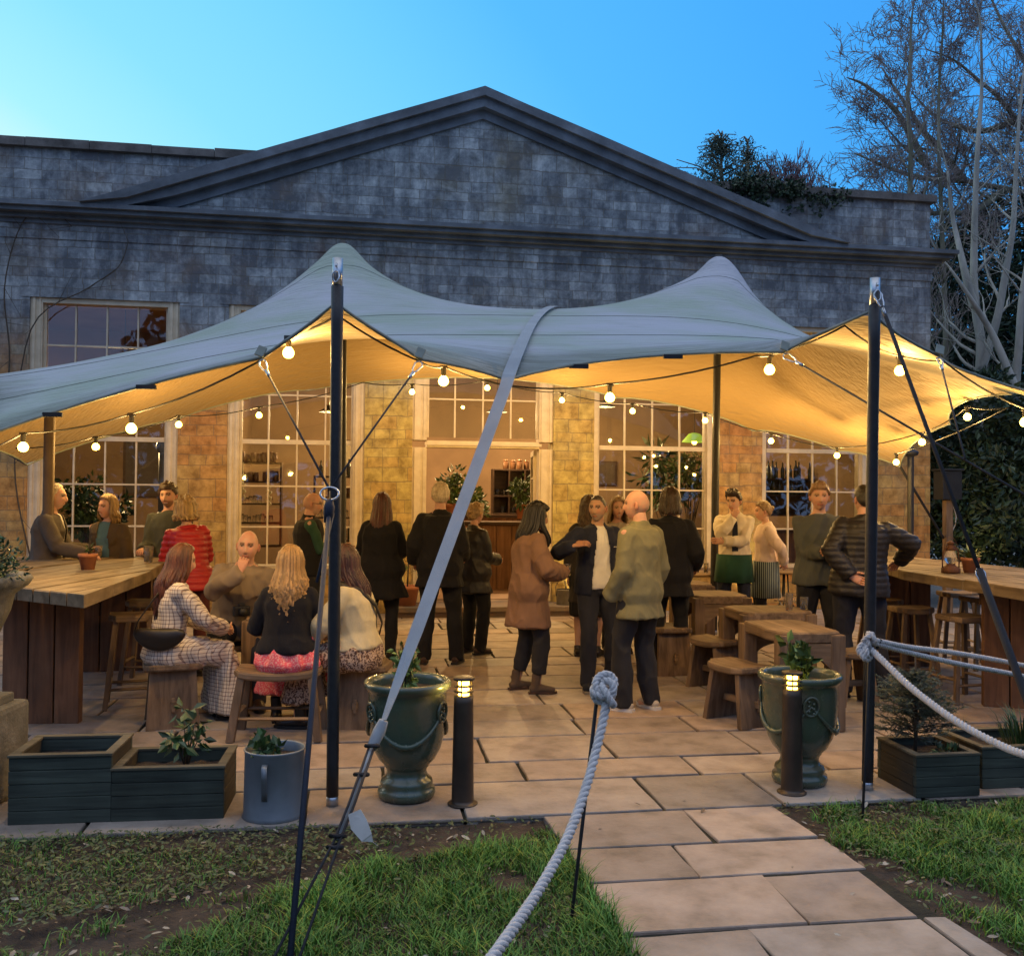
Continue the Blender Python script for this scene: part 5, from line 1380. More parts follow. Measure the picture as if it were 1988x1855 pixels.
def plaidmat():
    m, nt, b = newmat('plaid_cotton'); L = nt.links
    tc = N(nt, 'ShaderNodeTexCoord'); mp = N(nt, 'ShaderNodeMapping'); mp.inputs['Rotation'].default_value = (0, 0, R(25)); L.new(tc.outputs['Object'], mp.inputs[0])
    sp = N(nt, 'ShaderNodeSeparateXYZ'); L.new(mp.outputs[0], sp.inputs[0])
    sm = N(nt, 'ShaderNodeMath', operation='ADD'); L.new(sp.outputs[0], sm.inputs[0]); L.new(sp.outputs[1], sm.inputs[1])
    outs = []
    for src, k in ((sm.outputs[0], 34.0), (sp.outputs[2], 36.0)):
        ml = N(nt, 'ShaderNodeMath', operation='MULTIPLY'); ml.inputs[1].default_value = k; L.new(src, ml.inputs[0])
        fr = N(nt, 'ShaderNodeMath', operation='FRACT'); L.new(ml.outputs[0], fr.inputs[0])
        lt = N(nt, 'ShaderNodeMath', operation='LESS_THAN'); lt.inputs[1].default_value = .22; L.new(fr.outputs[0], lt.inputs[0]); outs.append(lt.outputs[0])
    ad = N(nt, 'ShaderNodeMath', operation='ADD'); L.new(outs[0], ad.inputs[0]); L.new(outs[1], ad.inputs[1])
    ml = N(nt, 'ShaderNodeMath', operation='MULTIPLY'); ml.inputs[1].default_value = .5; L.new(ad.outputs[0], ml.inputs[0])
    cr = N(nt, 'ShaderNodeValToRGB'); cr.color_ramp.interpolation = 'CONSTANT'; e = cr.color_ramp.elements; e[0].color = (.70, .62, .52, 1); e[1].position = .75; e[1].color = (.09, .07, .075, 1); k = e.new(.25); k.color = (.34, .27, .24, 1)
    L.new(ml.outputs[0], cr.inputs[0]); L.new(cr.outputs[0], b.inputs['Base Color']); b.inputs['Roughness'].default_value = .85; b.inputs['Specular IOR Level'].default_value = .2
    return m
M_PLAID = plaidmat()
def dotsmat(name, c1, c2, sc, thr=.5):
    m, nt, b = newmat(name); L = nt.links
    tc = N(nt, 'ShaderNodeTexCoord'); nz = N(nt, 'ShaderNodeTexNoise', i_Scale=sc, i_Detail=2.0, i_Roughness=.4); L.new(tc.outputs['Object'], nz.inputs[0])
    cr = N(nt, 'ShaderNodeValToRGB'); cr.color_ramp.elements[0].position = thr - .03; cr.color_ramp.elements[1].position = thr + .03; cr.color_ramp.elements[0].color = c4(c1); cr.color_ramp.elements[1].color = c4(c2)
    L.new(nz.outputs[0], cr.inputs[0]); L.new(cr.outputs[0], b.inputs['Base Color']); b.inputs['Roughness'].default_value = .8; b.inputs['Specular IOR Level'].default_value = .2
    return m
F_TWEED = fabric('grey_brown_tweed', (.105, .085, .07), bscale=140, bump=.5)
F_BROWNJ = fabric('dark_olive_brown_cotton', (.10, .072, .042)); F_TEAL = fabric('teal_jersey', (.10, .20, .24)); F_GREYK = fabric('charcoal_green_knit', (.07, .075, .065), bscale=120)
F_RED = pmat('red_nylon', (.42, .022, .026), (.30, .014, .018), scale=4, rough=.45, bump=.3, bscale=30, spec=.4); F_MAROON = fabric('maroon_cotton', (.10, .03, .03))
F_SHIRT = fabric('white_cotton', (.72, .68, .62), bump=.2); F_OAT = fabric('taupe_wool_knit', (.26, .205, .15), bscale=160, bump=.6)
F_BLACK = fabric('black_wool', (.014, .014, .018)); F_BLACK2 = fabric('black_cotton', (.018, .018, .02)); F_NAVY = fabric('navy_cotton', (.018, .022, .042)); F_DGREEN = fabric('bottle_green_knit', (.035, .09, .06), bscale=120)
F_PINK = dotsmat('coral_print_cotton', (.80, .12, .15), (.85, .38, .34), 95, .54); F_LEO = dotsmat('leopard_print', (.10, .055, .04), (.45, .33, .24), 75, .5)
F_CREAM = fabric('cream_boucle', (.72, .62, .38), bscale=180, bump=.7); F_CAMEL = fabric('brown_wool_felt', (.25, .145, .095), bscale=120, bump=.5)
F_SAGE = fabric('olive_drab_twill', (.21, .20, .115)); F_WTEE = fabric('white_tee', (.74, .72, .68), bump=.15); F_JEAN = fabric('dark_denim', (.028, .03, .042), bscale=140)
F_CHAR = fabric('charcoal_denim', (.03, .03, .034), bscale=140); F_GREYSW = fabric('slate_grey_sweatshirt', (.10, .11, .105), bscale=120); F_PUFF = pmat('dark_quilted_nylon', (.020, .018, .020), (.012, .011, .012), scale=6, rough=.5, bump=.3, spec=.4)
F_PALE = fabric('pale_pink_shirt_cotton', (.78, .62, .52), bump=.2); F_GAPRON = fabric('dark_green_apron', (.02, .07, .045)); F_SHIRT2 = fabric('cream_shirt_cotton', (.78, .68, .52), bump=.2)
F_TAN = fabric('beige_cotton', (.45, .38, .30)); F_LB = fabric('light_blue_denim', (.25, .36, .42))
M_SUEDE = fabric('brown_suede', (.12, .085, .06)); M_DSHOE = pmat('black_leather', (.02, .016, .014), rough=.4, bump=.1); M_BSHOE = pmat('dark_brown_leather', (.07, .04, .028), rough=.4, bump=.1)
M_BEIGESH = fabric('beige_suede_trainer', (.55, .47, .36)); M_WHITE = pmat('white_rubber', (.75, .72, .66), rough=.6, bump=.05); M_TAUPE = fabric('taupe_overlay', (.26, .22, .17)); M_NVS = fabric('navy_suede', (.015, .018, .03))
M_STRIPE = N and None
def stripemat():
    m, nt, b = newmat('green_striped_apron'); L = nt.links
    tc = N(nt, 'ShaderNodeTexCoord'); wv = N(nt, 'ShaderNodeTexWave', wave_type='BANDS', bands_direction='Y', i_Scale=14.0); L.new(tc.outputs['Object'], wv.inputs[0])
    cr = N(nt, 'ShaderNodeValToRGB'); cr.color_ramp.interpolation = 'CONSTANT'; cr.color_ramp.elements[0].color = (.02, .035, .045, 1); cr.color_ramp.elements[1].position = .72; cr.color_ramp.elements[1].color = (.30, .36, .34, 1)
    L.new(wv.outputs[1], cr.inputs[0]); L.new(cr.outputs[0], b.inputs['Base Color']); b.inputs['Roughness'].default_value = .85; return m
M_STRIPE = stripemat()
WHITEH = (.62, .52, .40); GREYH = (.40, .36, .31); BLOND = (.42, .27, .12); DBLOND = (.30, .19, .09); AUB = (.13, .04, .02); DBRN = (.045, .024, .016); BLACKH = (.010, .009, .011); BRN = (.08, .045, .025)
T = dict
dr = []      # glasses of drink to build later: (position, kind, label)
# 1 grey blazer man, far left
a = person('balding grey haired man in a tweed blazer, left end of the high table', px(92, 9.3), 9.3, -78, 1.79, w=1.08, lean=4, hyaw=-4, skin='pink', brow=(.4, .33, .27), beard=.2, beardc=(.5, .42, .35),
       rw=(.22, .40, 1.09), lw=(-.20, .38, 1.09), hands=('relax', 'relax'), rhn=(0, 0, -1), lhn=(0, 0, -1), hair=T(kind='short', c=WHITEH, t=.013, mess=.4, line=.045, vol=.1), seed=1, smile=True,
       top=[T(name='shirt', mat=F_SHIRT, t=.008, hem=.0, sleeve=0, collar=.025), T(name='jacket', mat=F_TWEED, t=.024, hem=-.16, open=(.055, .02), wr=.006, collar=.02, cw=.074)], bottom=T(kind='trousers', mat=F_CHAR), shoes=T(mat=M_DSHOE))
# 2 blonde woman olive jacket
b2 = person('smiling shoulder length blonde woman in an open olive brown jacket over a teal top', px(212, 9.6), 9.6, 176, 1.68, fem=True, hyaw=-24, hroll=-5, skin='pink', brow=DBLOND, smile=True,
       rw=(.02, .27, 1.20), rhn=(-.6, .3, 0), rhd=(-.7, .3, .15), hands=('relax', 'grip'), hair=T(kind='long', c=BLOND, len=.14, n=70, side=112, t=.018, wave=.006, even=True, line=.02), seed=2,
       top=[T(name='shirt', mat=F_TEAL, t=.006, hem=-.02, sleeve=0), T(name='jacket', mat=F_BROWNJ, t=.022, hem=-.10, open=(.055, .075), collar=.01, cw=.078, wr=.008)], bottom=T(kind='trousers', mat=F_JEAN), shoes=T(mat=M_DSHOE))
dr.append((b2.W(b2.hand[1]), 'tumbler', 'small tumbler of drink held by the smiling blonde woman in the olive jacket'))
# 3 curly haired man
person('bearded smiling man with dark curly hair in a charcoal jumper behind the red puffer jacket', px(330, 10.0), 10.0, 178, 1.80, hyaw=2, hroll=4, skin='pink', brow=BRN, beard=.75, beardc=(.12, .07, .045), smile=True,
       rw=(.14, .32, 1.10), lw=(-.14, .32, 1.10), rhn=(0, 0, -1), lhn=(0, 0, -1), hair=T(kind='short', c=BRN, t=.022, mess=.8, vol=.5), seed=3,
       top=T(name='jumper', mat=F_GREYK, t=.02, collar=.03), bottom=T(kind='trousers', mat=F_JEAN), shoes=T(mat=M_DSHOE))
# 4 red puffer
person('woman with short wavy blonde hair in a bright red quilted puffer jacket seen from behind', px(371, 9.0), 9.0, 18, 1.67, fem=True, w=1.12, lean=10, hyaw=26, skin='pink', brow=DBLOND, slean=-5,
       lw=(-.20, .40, 1.10), rw=(.12, .42, 1.10), lhn=(0, 0, -1), rhn=(0, 0, -1), hair=T(kind='bob', c=(.45, .30, .14), len=.07, n=80, side=120, t=.028, mess=.9, wave=.010, wl=.06, even=True), seed=4,
       top=T(name='puffer_jacket', mat=F_RED, t=.030, hem=-.13, wr=.003, puffer=.060, sm=2, loose=.04), bottom=T(kind='trousers', mat=F_MAROON), shoes=T(mat=M_DSHOE))
# 5 plaid woman seated
pw = person('woman with very long auburn hair in a brown checked dress sitting facing right', px(330, 7.12), 7.12, -50, 1.70, fem=True, sit=.46, lean=6, hyaw=-4, hpitch=-8, skin='fair', brow=AUB,
       rw=(.10, .40, .70), lw=(-.06, .42, .70), rpole=(.8, -.5, -.3), rhn=(-.5, .2, .4), lhn=(.5, .2, -.4), hands=('relax', 'grip'), lf=(-.10, .50, 0), rf=(.13, .42, 0),
       hair=T(kind='long', c=AUB, len=.44, n=110, side=112, t=.016, line=.02, wave=.008, wl=.2), seed=5,
       top=T(name='bodice', mat=M_PLAID, t=.012, hem=.05, puff=.018, st=1.5, cuffw=1.6, wr=.006, loose=.01), bottom=T(kind='dress', mat=M_PLAID, hem=.06), shoes=T(mat=M_DSHOE))
# 6 bald man in taupe jumper, seated
person('bald man in a taupe knitted jumper leaning in with a hand raised to his mouth', px(468, 8.05), 8.05, 196, 1.92, w=1.18, sit=.48, lean=22, slean=-6, hyaw=-10, hpitch=8, hroll=0, skin='pink', brow=(.10, .07, .05), beard=.25, beardc=(.3, .22, .18),
       rw=(.0, .48, 1.00), rpole=(.9, .1, -.9), rhd=(-.25, -.25, .9), rhn=(-.3, -.9, .2), lw=(-.24, .38, .80), lhn=(0, 0, -1), hands=('relax', 'grip'), seed=6,
       top=T(name='jumper', mat=F_OAT, t=.024, hem=-.06, collar=.03, wr=.008, loose=.06), bottom=T(kind='trousers', mat=F_NAVY), shoes=T(mat=M_BSHOE))
# 7 blonde wavy
person('seated woman with long wavy blonde hair, black jumper and coral pink skirt', px(562, 6.85), 6.85, 6, 1.70, fem=True, w=1.14, sit=.46, lean=8, hyaw=-3, skin='fair', brow=DBLOND,
       lw=(-.16, .34, .74), rw=(.22, .34, .74), lpole=(-.5, -.4, -.8), rpole=(.5, -.4, -.8), hair=T(kind='long', c=(.50, .30, .12), len=.43, n=150, side=112, t=.024, wave=.015, wl=.10, spread=1.5), seed=7,
       top=T(name='jumper', mat=F_BLACK, t=.020, hem=.02, wr=.006, loose=.05), bottom=T(kind='skirt', mat=F_PINK, hem=.22, back=.0), shoes=T(mat=M_DSHOE, boot=.08))
# 8 cream top
cw_ = person('seated woman with dark auburn hair in a cream fleece top and leopard print skirt', px(700, 7.05), 7.05, 76, 1.72, fem=True, w=1.08, sit=.46, lean=10, hyaw=10, skin='pink', brow=DBRN,
       lw=(-.10, .38, .66), rw=(.14, .36, .66), lpole=(-1, -.4, -.3), lhn=(0, 0, -1), rhn=(0, 0, -1), hair=T(kind='long', c=(.06, .018, .014), len=.38, n=110, side=112, t=.020, line=.02, wave=.006, wl=.3), seed=8,
       top=T(name='fleece', mat=F_CREAM, t=.024, hem=.03, wr=.006, loose=.06, st=1.2), bottom=T(kind='skirt', mat=F_LEO, hem=.20), shoes=T(mat=M_DSHOE, boot=.10))
m_ = MB(); m_.smooth = True; ribbon(m_, [cw_.T(-.13, .02, .53), cw_.T(-.08, -.115, .46), cw_.T(.02, -.172, .32), cw_.T(.12, -.160, .18), cw_.T(.175, -.09, .07)], .04, side=(.5, .2, .85), t=.006); pieces(cw_, 'bag_strap', m_, M_DSHOE)
# 9 bald man with glasses
gm = person('bald man with glasses in a black gilet over dark green sleeves looking right', px(600, 10.1), 10.1, -72, 1.73, w=1.12, hyaw=-6, hpitch=-6, skin='pink', brow=(.2, .15, .12), beard=.35, beardc=(.5, .42, .36),
       rw=(.10, .36, 1.12), lw=(-.10, .38, 1.14), rhn=(-.5, 0, .5), hands=('relax', 'grip'), seed=9,
       top=[T(name='jumper', mat=F_DGREEN, t=.016, hem=-.04, wr=.006), T(name='gilet', mat=F_BLACK2, t=.030, hem=-.08, sleeve=0, collar=.05, wr=.005)], bottom=T(kind='trousers', mat=F_CHAR), shoes=T(mat=M_DSHOE))
m_ = MB(); m_.smooth = True
for sx in (-1, 1):
    m_.tube([gm.MH @ Vector((sx * .031 + .021 * math.cos(t_), .092 + .004 * 0, .006 + .016 * math.sin(t_))) for t_ in [2 * PI * q / 14 for q in range(14)]], .0022, 5, closed=True)
    m_.tube([gm.MH @ Vector((sx * .052, .090, .010)), gm.MH @ Vector((sx * .083, .0, .008))], .0025, 5)
m_.tube([gm.MH @ Vector((-.010, .096, .008)), gm.MH @ Vector((.010, .096, .008))], .002, 5); pieces(gm, 'glasses', m_, M_BLK)
# 10 dark red hair, black
person('woman with long straight dark red hair and black coat, back turned, left of the doorway', px(741, 10.0), 10.0, -3, 1.72, fem=True, w=1.28, skin='fair', brow=AUB, hyaw=0,
       rw=(.16, .32, 1.10), lw=(-.16, .32, 1.10), rpole=(.35, -.4, -.8), lpole=(-.35, -.4, -.8), hair=T(kind='long', c=(.085, .022, .018), len=.36, n=110, side=112, t=.020, spread=1.2), seed=10,
       top=T(name='coat', mat=F_BLACK, t=.030, hem=-.30, loose=.05, flare=.02), bottom=T(kind='trousers', mat=F_BLACK2), shoes=T(mat=M_DSHOE))
# 11 white haired man
person('tall white haired man in black jacket and trousers, back turned, in front of the doorway', px(855, 9.75), 9.75, -6, 1.83, w=1.16, skin='pink', brow=GREYH, hyaw=8,
       rw=(.20, .24, 1.02), lw=(-.28, .12, .98), rf=(.17, .03, 0), lf=(-.14, -.03, 0), hair=T(kind='short', c=(.66, .55, .40), t=.020, mess=.4, vol=.4), seed=11,
       top=T(name='jacket', mat=F_BLACK, t=.030, hem=-.20, collar=.03, loose=.04), bottom=T(kind='trousers', mat=F_BLACK2, w=1.15), shoes=T(mat=M_BSHOE))
# 12 blonde woman beside
person('short blonde woman in a dark padded coat standing right of the white haired man', px(921, 10.4), 10.4, -42, 1.62, fem=True, w=1.12, skin='pink', brow=DBLOND, hyaw=6,
       rw=(.10, .32, 1.08), lw=(-.10, .32, 1.08), hair=T(kind='short', c=BLOND, t=.022, mess=.5, bun=True), seed=12,
       top=T(name='coat', mat=F_PUFF, t=.030, hem=-.24, collar=.04, loose=.04), bottom=T(kind='trousers', mat=F_BLACK2, w=1.15), shoes=T(mat=M_BSHOE))
# 13 brown shacket woman
sw = person('black haired woman in an oversized brown shirt jacket and ankle boots holding a drink', px(1028, 8.4), 8.4, -72, 1.65, fem=True, w=1.02, skin='tan', brow=BLACKH, hyaw=-12, hpitch=-8, lean=3,
       rw=(.10, .30, 1.10), lw=(-.10, .30, 1.08), rpole=(.8, -.7, -.3), rhn=(-.6, 0, .6), hands=('grip', 'grip'), rf=(.10, .06, 0), lf=(-.13, -.06, 0), hair=T(kind='long', c=BLACKH, len=.24, n=90, side=122, t=.026, front=1, even=True), seed=13,
       top=[T(name='shirt', mat=F_LB, t=.010, hem=-.22, sleeve=0), T(name='shacket', mat=F_CAMEL, t=.036, hem=-.34, open=(.04, .06), loose=.07, st=1.15, wr=.009, collar=.01)], bottom=T(kind='trousers', mat=F_CHAR, cuff=.22, w=1.15), shoes=T(mat=M_SUEDE, boot=.07, smat=M_BSHOE))
dr.append((sw.W((sw.hand[1] + sw.hand[-1]) / 2 + Vector((0, .02, .03))), 'tumbler', 'short glass of drink held by the woman in the brown shirt jacket'))
# 14 woman behind
person('brown haired woman in a dark coat half hidden behind the man in the navy jacket', px(1143, 10.3), 10.3, -12, 1.70, fem=True, skin='fair', brow=BRN, hyaw=-20,
       hair=T(kind='long', c=BRN, len=.2, n=70, side=115, t=.026, mess=.6, wave=.006), rw=(.14, .3, 1.1), seed=14, top=T(name='coat', mat=fabric('charcoal_coat', (.04, .035, .035)), t=.026, hem=-.36, loose=.04), bottom=T(kind='skirt', mat=F_BLACK2, hem=.45, flare=.2), shoes=T(mat=M_DSHOE))
# 15 navy jacket man
nm = person('grey bearded man gesturing in an open navy jacket over a white t shirt', px(1160, 8.6), 8.6, 198, 1.73, w=1.04, skin='tan', brow=(.05, .04, .035), beard=.65, beardc=(.30, .26, .22), hyaw=-42, hpitch=-2,
       rw=(.30, .20, 1.30), rpole=(1.0, -.1, -.9), rhd=(-.75, .3, .2), rhn=(-.6, -.3, -.6), lw=(-.26, .10, .92), hands=('relax', 'relax'), rf=(.12, .08, 0), lf=(-.16, -.02, 0), rtoe=22, ltoe=18,
       hair=T(kind='short', c=(.055, .045, .04), t=.006, mess=.1, vol=.1, line=.018), seed=15,
       top=[T(name='t_shirt', mat=F_WTEE, t=.012, hem=-.05, sleeve=0, wr=.005), T(name='jacket', mat=F_NAVY, t=.026, hem=-.10, open=(.045, .115), collar=.035, loose=.04)], bottom=T(kind='trousers', mat=F_JEAN, w=1.08), shoes=T(mat=M_NVS, stripes=M_WHITE, smat=M_TAUPE))
m_ = MB(); q = nm.T(-.11, .155, .33); m_.bbox(q, (.028, .004, .006), bev=.001); pieces(nm, 'chest_badge', m_, M_WHITE)
# 16 blonde behind
person('blonde woman with a hairband smiling between the navy jacket and the olive overshirt', px(1199, 10.6), 10.6, 182, 1.70, fem=True, skin='pink', brow=DBLOND, smile=True, hyaw=2,
       hair=T(kind='long', c=DBLOND, len=.20, n=70, side=116, t=.022, line=.02, wave=.008, even=True), seed=16, top=T(name='top', mat=F_TAN, t=.015, hem=-.1), bottom=T(kind='trousers', mat=F_BLACK2), shoes=T(mat=M_DSHOE))
# 17 green overshirt man
gs = person('bald man in an olive green overshirt with a hand in his pocket and pale trainers', px(1243, 7.7), 7.7, 44, 1.775, w=1.08, skin='pink', brow=(.3, .2, .15), hyaw=26,
       lw=(-.23, .12, .90), lpole=(-.1, -1, 0), rw=(.24, .10, .90), rpole=(.2, -1, 0), rf=(.14, -.02, 0), lf=(-.10, .07, 0), hands=(None, None), ltoe=12, rtoe=14, seed=17,
       top=T(name='overshirt', mat=F_SAGE, t=.026, hem=-.21, collar=.035, cw=.072, loose=.03, wr=.006, wsc=8, st=1.1, cuffw=1.2), bottom=T(kind='trousers', mat=F_CHAR, w=1.15, wr=.008), shoes=T(mat=M_BEIGESH, swoosh=M_TAUPE, smat=M_WHITE, sole=.028))
# 18 dark hair black shirt
person('person with long dark hair and black shirt, back turned, behind the olive overshirt', px(1302, 9.4), 9.4, -4, 1.80, w=1.10, skin='fair', brow=DBRN, hyaw=12,
       hair=T(kind='long', c=DBRN, len=.10, n=70, side=118, t=.022, even=True), rw=(.26, .12, 1.0), lw=(-.2, .3, 1.1), seed=18, top=T(name='shirt', mat=F_BLACK, t=.028, hem=-.22, collar=.02, loose=.04), bottom=T(kind='trousers', mat=F_BLACK2), shoes=T(mat=M_DSHOE))
# 19 waiter
wt = person('waiter in cream shirt, dark tie and dark green apron, hand at his chin', px(1426, 11.4), 11.4, 170, 1.80, w=.95, skin='light', brow=DBRN, hyaw=-28, hpitch=-8,
       rw=(.02, .20, 1.44), rpole=(.7, .3, -1), rhd=(-.35, -.1, .8), rhn=(-.3, -.9, 0), lw=(.13, .24, 1.16), lpole=(-.8, .1, -.6), lhd=(.95, .1, .1), lhn=(0, -1, 0), hands=('relax', 'fist'),
       hair=T(kind='short', c=DBRN, t=.020, mess=.7, quiff=.018), seed=19, top=T(name='shirt', mat=F_SHIRT2, t=.020, hem=.0, collar=.03, loose=.05, wr=.009), bottom=T(kind='trousers', mat=F_NAVY), shoes=T(mat=M_DSHOE))
m_ = MB(); ribbon(m_, [wt.T(0, .085, .50), wt.T(0, .150, .40), wt.T(0, .165, .25), wt.T(0, .170, .10)], [.03, .055, .065, .07], side=(1, 0, 0), t=.006); pieces(wt, 'tie', m_, F_NAVY)
def apron(ns, mat, z1, z0, sp=.2, full=False):
    m_ = MB(); n = 18; vs = []; fs = []
    for k, z in enumerate((z1, (z1 + z0) / 2, z0)):
        for j in range(n + 1):
            an = lerp(-115 if not full else -165, 115 if not full else 165, j / n); rx = ns.hipw + .042 + .012 * k; ry = .16 + .014 * k
            wv = .008 * math.sin(j * 1.9) * k
            vs.append(ns.pel + Vector(((rx + wv) * math.sin(R(an)), (ry + wv) * math.cos(R(an)), z)))
    for k in range(2):
        for j in range(n): fs.append((k * (n + 1) + j, k * (n + 1) + j + 1, (k + 1) * (n + 1) + j + 1, (k + 1) * (n + 1) + j))
    m_.smooth = True; m_.add(vs, fs); o = pieces(ns, 'apron', m_, mat); so = o.modifiers.new('t', 'SOLIDIFY'); so.thickness = .006
apron(wt, F_GAPRON, .06, -.26)
# 20 waitress
wp = person('waitress with tied blonde hair, pale pink shirt and striped apron, hands behind her back', px(1487, 11.5), 11.5, 82, 1.67, fem=True, w=.98, skin='light', brow=DBLOND, hyaw=4, hpitch=-4,
       rw=(.08, -.22, .98), lw=(-.08, -.22, .98), rpole=(1, -.3, 0), lpole=(-1, -.3, 0), hair=T(kind='short', c=DBLOND, t=.018, mess=.5, bun=True, line=.01), seed=20,
       top=T(name='shirt', mat=F_PALE, t=.018, hem=.02, collar=.02, loose=.04, wr=.008), bottom=T(kind='trousers', mat=F_BLACK2), shoes=T(mat=M_DSHOE))
apron(wp, M_STRIPE, .05, -.40, full=True)
# 21 grey sweater man
gw = person('fair haired man in a slate grey zip neck jumper holding a pint glass', px(1590, 9.0), 9.0, 172, 1.86, w=1.12, skin='pink', brow=DBLOND, hyaw=-4, smile=False,
       rw=(.02, .30, 1.15), lw=(-.06, .30, 1.15), rhn=(-1, .1, 0), lhn=(1, .1, 0), rhd=(-.6, .6, .1), lhd=(.6, .6, .1), hands=('grip', 'grip'), hair=T(kind='short', c=(.30, .17, .08), t=.018, mess=.6), seed=21,
       top=[T(name='shirt', mat=F_SHIRT, t=.010, hem=.2, sleeve=0, collar=.03), T(name='jumper', mat=F_GREYSW, t=.024, hem=-.10, collar=.025, wr=.008, loose=.05)], bottom=T(kind='trousers', mat=F_CHAR), shoes=T(mat=M_DSHOE))
dr.append((gw.W((gw.hand[1] + gw.hand[-1]) / 2 + Vector((0, .01, .04))), 'pint', 'pint glass held by the fair haired man in the grey jumper'))
# 22 dark puffer man
person('dark haired man in a black quilted jacket leaning on the right high table', px(1668, 8.35), 8.35, -8, 1.84, w=1.20, slean=6, lean=4, skin='pink', brow=DBRN, hyaw=14,
       rw=(.40, .32, 1.10), rpole=(1, -.4, .1), rhn=(0, 0, -1), lw=(-.10, -.17, 1.0), lpole=(-1, -.4, 0), lhn=(0, -1, .2), lhd=(.7, -.2, -.3), hands=('relax', 'flat'), rf=(.20, 0, 0), lf=(-.12, 0, 0),
       hair=T(kind='short', c=(.02, .015, .013), t=.012, mess=.3), seed=22, top=T(name='puffer_jacket', mat=F_PUFF, t=.034, hem=-.12, wr=.003, puffer=.050, ra=.009, sm=2, collar=.04), bottom=T(kind='trousers', mat=F_JEAN, w=1.1), shoes=T(mat=M_DSHOE))
# ================================================================== furniture
WA, WB = (.30, .205, .125), (.13, .085, .05)
W_X = woodmat('weathered_wood_x', WA, WB, 0); W_Y = woodmat('weathered_wood_y', WA, WB, 1); W_Z = woodmat('weathered_wood_z', (.27, .18, .11), (.12, .078, .048), 2)
W_TX = woodmat('silvered_plank', (.29, .215, .13), (.13, .09, .05), 1, ring=9); W_RZ = woodmat('redwood_plank', (.24, .12, .062), (.12, .058, .032), 2, ring=10)
def dn(mb, amp, sc, i0=0):   # organic wobble on the added vertices
    for i in range(i0, len(mb.v)):
        p = Vector(mb.v[i]); mb.v[i] = tuple(p + noise.noise_vector(p * sc + Vector((i0, 3, 1))) * amp)
def slabpoly(w, d, n=7, amp=.012, rnd=.03, seed=0):
    pts = []
    for (a_, b_) in (((-w / 2, -d / 2), (w / 2, -d / 2)), ((w / 2, -d / 2), (w / 2, d / 2)), ((w / 2, d / 2), (-w / 2, d / 2)), ((-w / 2, d / 2), (-w / 2, -d / 2))):
        for q in range(n):
            t = (q + .15) / (n - .3); t = min(max(t, .03), .97)
            p = Vector((lerp(a_[0], b_[0], t), lerp(a_[1], b_[1], t))); r_ = 1 - rnd / max(w, d) * (2 if q in (0, n - 1) else 0)
            nz_ = noise.noise(Vector((p.x * 5, p.y * 5, seed))) * amp
            pts.append((p.x * r_ * (1 + nz_ / max(abs(p.x), .1)), p.y * r_ * (1 + nz_ / max(abs(p.y), .1))))
    return pts
def slabmesh(mb, poly, z0, z1, sag=0.0, bev=.012):
    n = len(poly); cx = sum(p[0] for p in poly) / n; cy = sum(p[1] for p in poly) / n
    mxr = max(abs(p[0] - cx) for p in poly)
    rings = [(1 - bev * 3, z0), (1, z0 + bev), (1, z1 - bev), (1 - bev * 2.4, z1)]
    vs = []
    for s_, z in rings:
        for p in poly: vs.append(Vector((cx + (p[0] - cx) * s_, cy + (p[1] - cy) * s_, z + sag * ((p[0] - cx) / mxr) ** 2)))
    # inner rings so that the top can dish
    for s_, z in ((.6, z1), (.25, z1)):
        for p in poly: vs.append(Vector((cx + (p[0] - cx) * s_, cy + (p[1] - cy) * s_, z + sag * ((p[0] - cx) * s_ / mxr) ** 2)))
    fs = [tuple(range(n - 1, -1, -1))]
    for k in range(5):
        for j in range(n): fs.append((k * n + j, k * n + (j + 1) % n, (k + 1) * n + (j + 1) % n, (k + 1) * n + j))
    fs.append(tuple(5 * n + j for j in range(n))); mb.add(vs, fs)
def rustic_table(loc, rz, w, d, h, label, seed=0):
    o = empty('rustic_table', loc, rz, label, 'table', 'low rustic block tables on the right' if loc[0] > 0 else None); rs_ = random.Random(seed)
    m_ = MB(); slabmesh(m_, slabpoly(w, d, 8, .02, seed=seed), h - .085, h); dn(m_, .005, 9); m_.build('tabletop', W_Y, o)
    m_ = MB()
    for sx in (-1, 1):
        for sy in (-1, 1):
            m_ = MB(); a_ = .10 + rs_.uniform(0, .02); x = sx * (w / 2 - .05); y = sy * (d / 2 - .055)
            m_.bbox((x + sx * .004, y + sy * .006, (h - .02) / 2), (a_, a_, h - .02), bev=.012)
            m_.v = [(p[0] + noise.noise(Vector((p[2] * 3, seed, sx))) * .014, p[1], p[2]) for p in m_.v]; m_.build('leg', W_Z, o)
    for sy in (-1, 1):   # curved aprons
        m_ = MB(); n_ = 12; y = sy * (d / 2 - .03); vs = []; fs = []
        for k in range(n_ + 1):
            t = k / n_; x = lerp(-w / 2 + .09, w / 2 - .09, t); dz = .10 + .10 * abs(2 * t - 1) ** 2 + .02 * noise.noise(Vector((t * 4, seed, sy)))
            for yy, zz in ((y - .03, h - .084), (y + .03, h - .084), (y + .03, h - .084 - dz), (y - .03, h - .084 - dz)): vs.append(Vector((x, yy, zz)))
        for k in range(n_):
            for j in range(4): fs.append((k * 4 + j, k * 4 + (j + 1) % 4, k * 4 + 4 + (j + 1) % 4, k * 4 + 4 + j))
        fs += [(3, 2, 1, 0), tuple(n_ * 4 + j for j in range(4))]; m_.add(vs, fs); m_.build('apron', W_X, o)
    return o
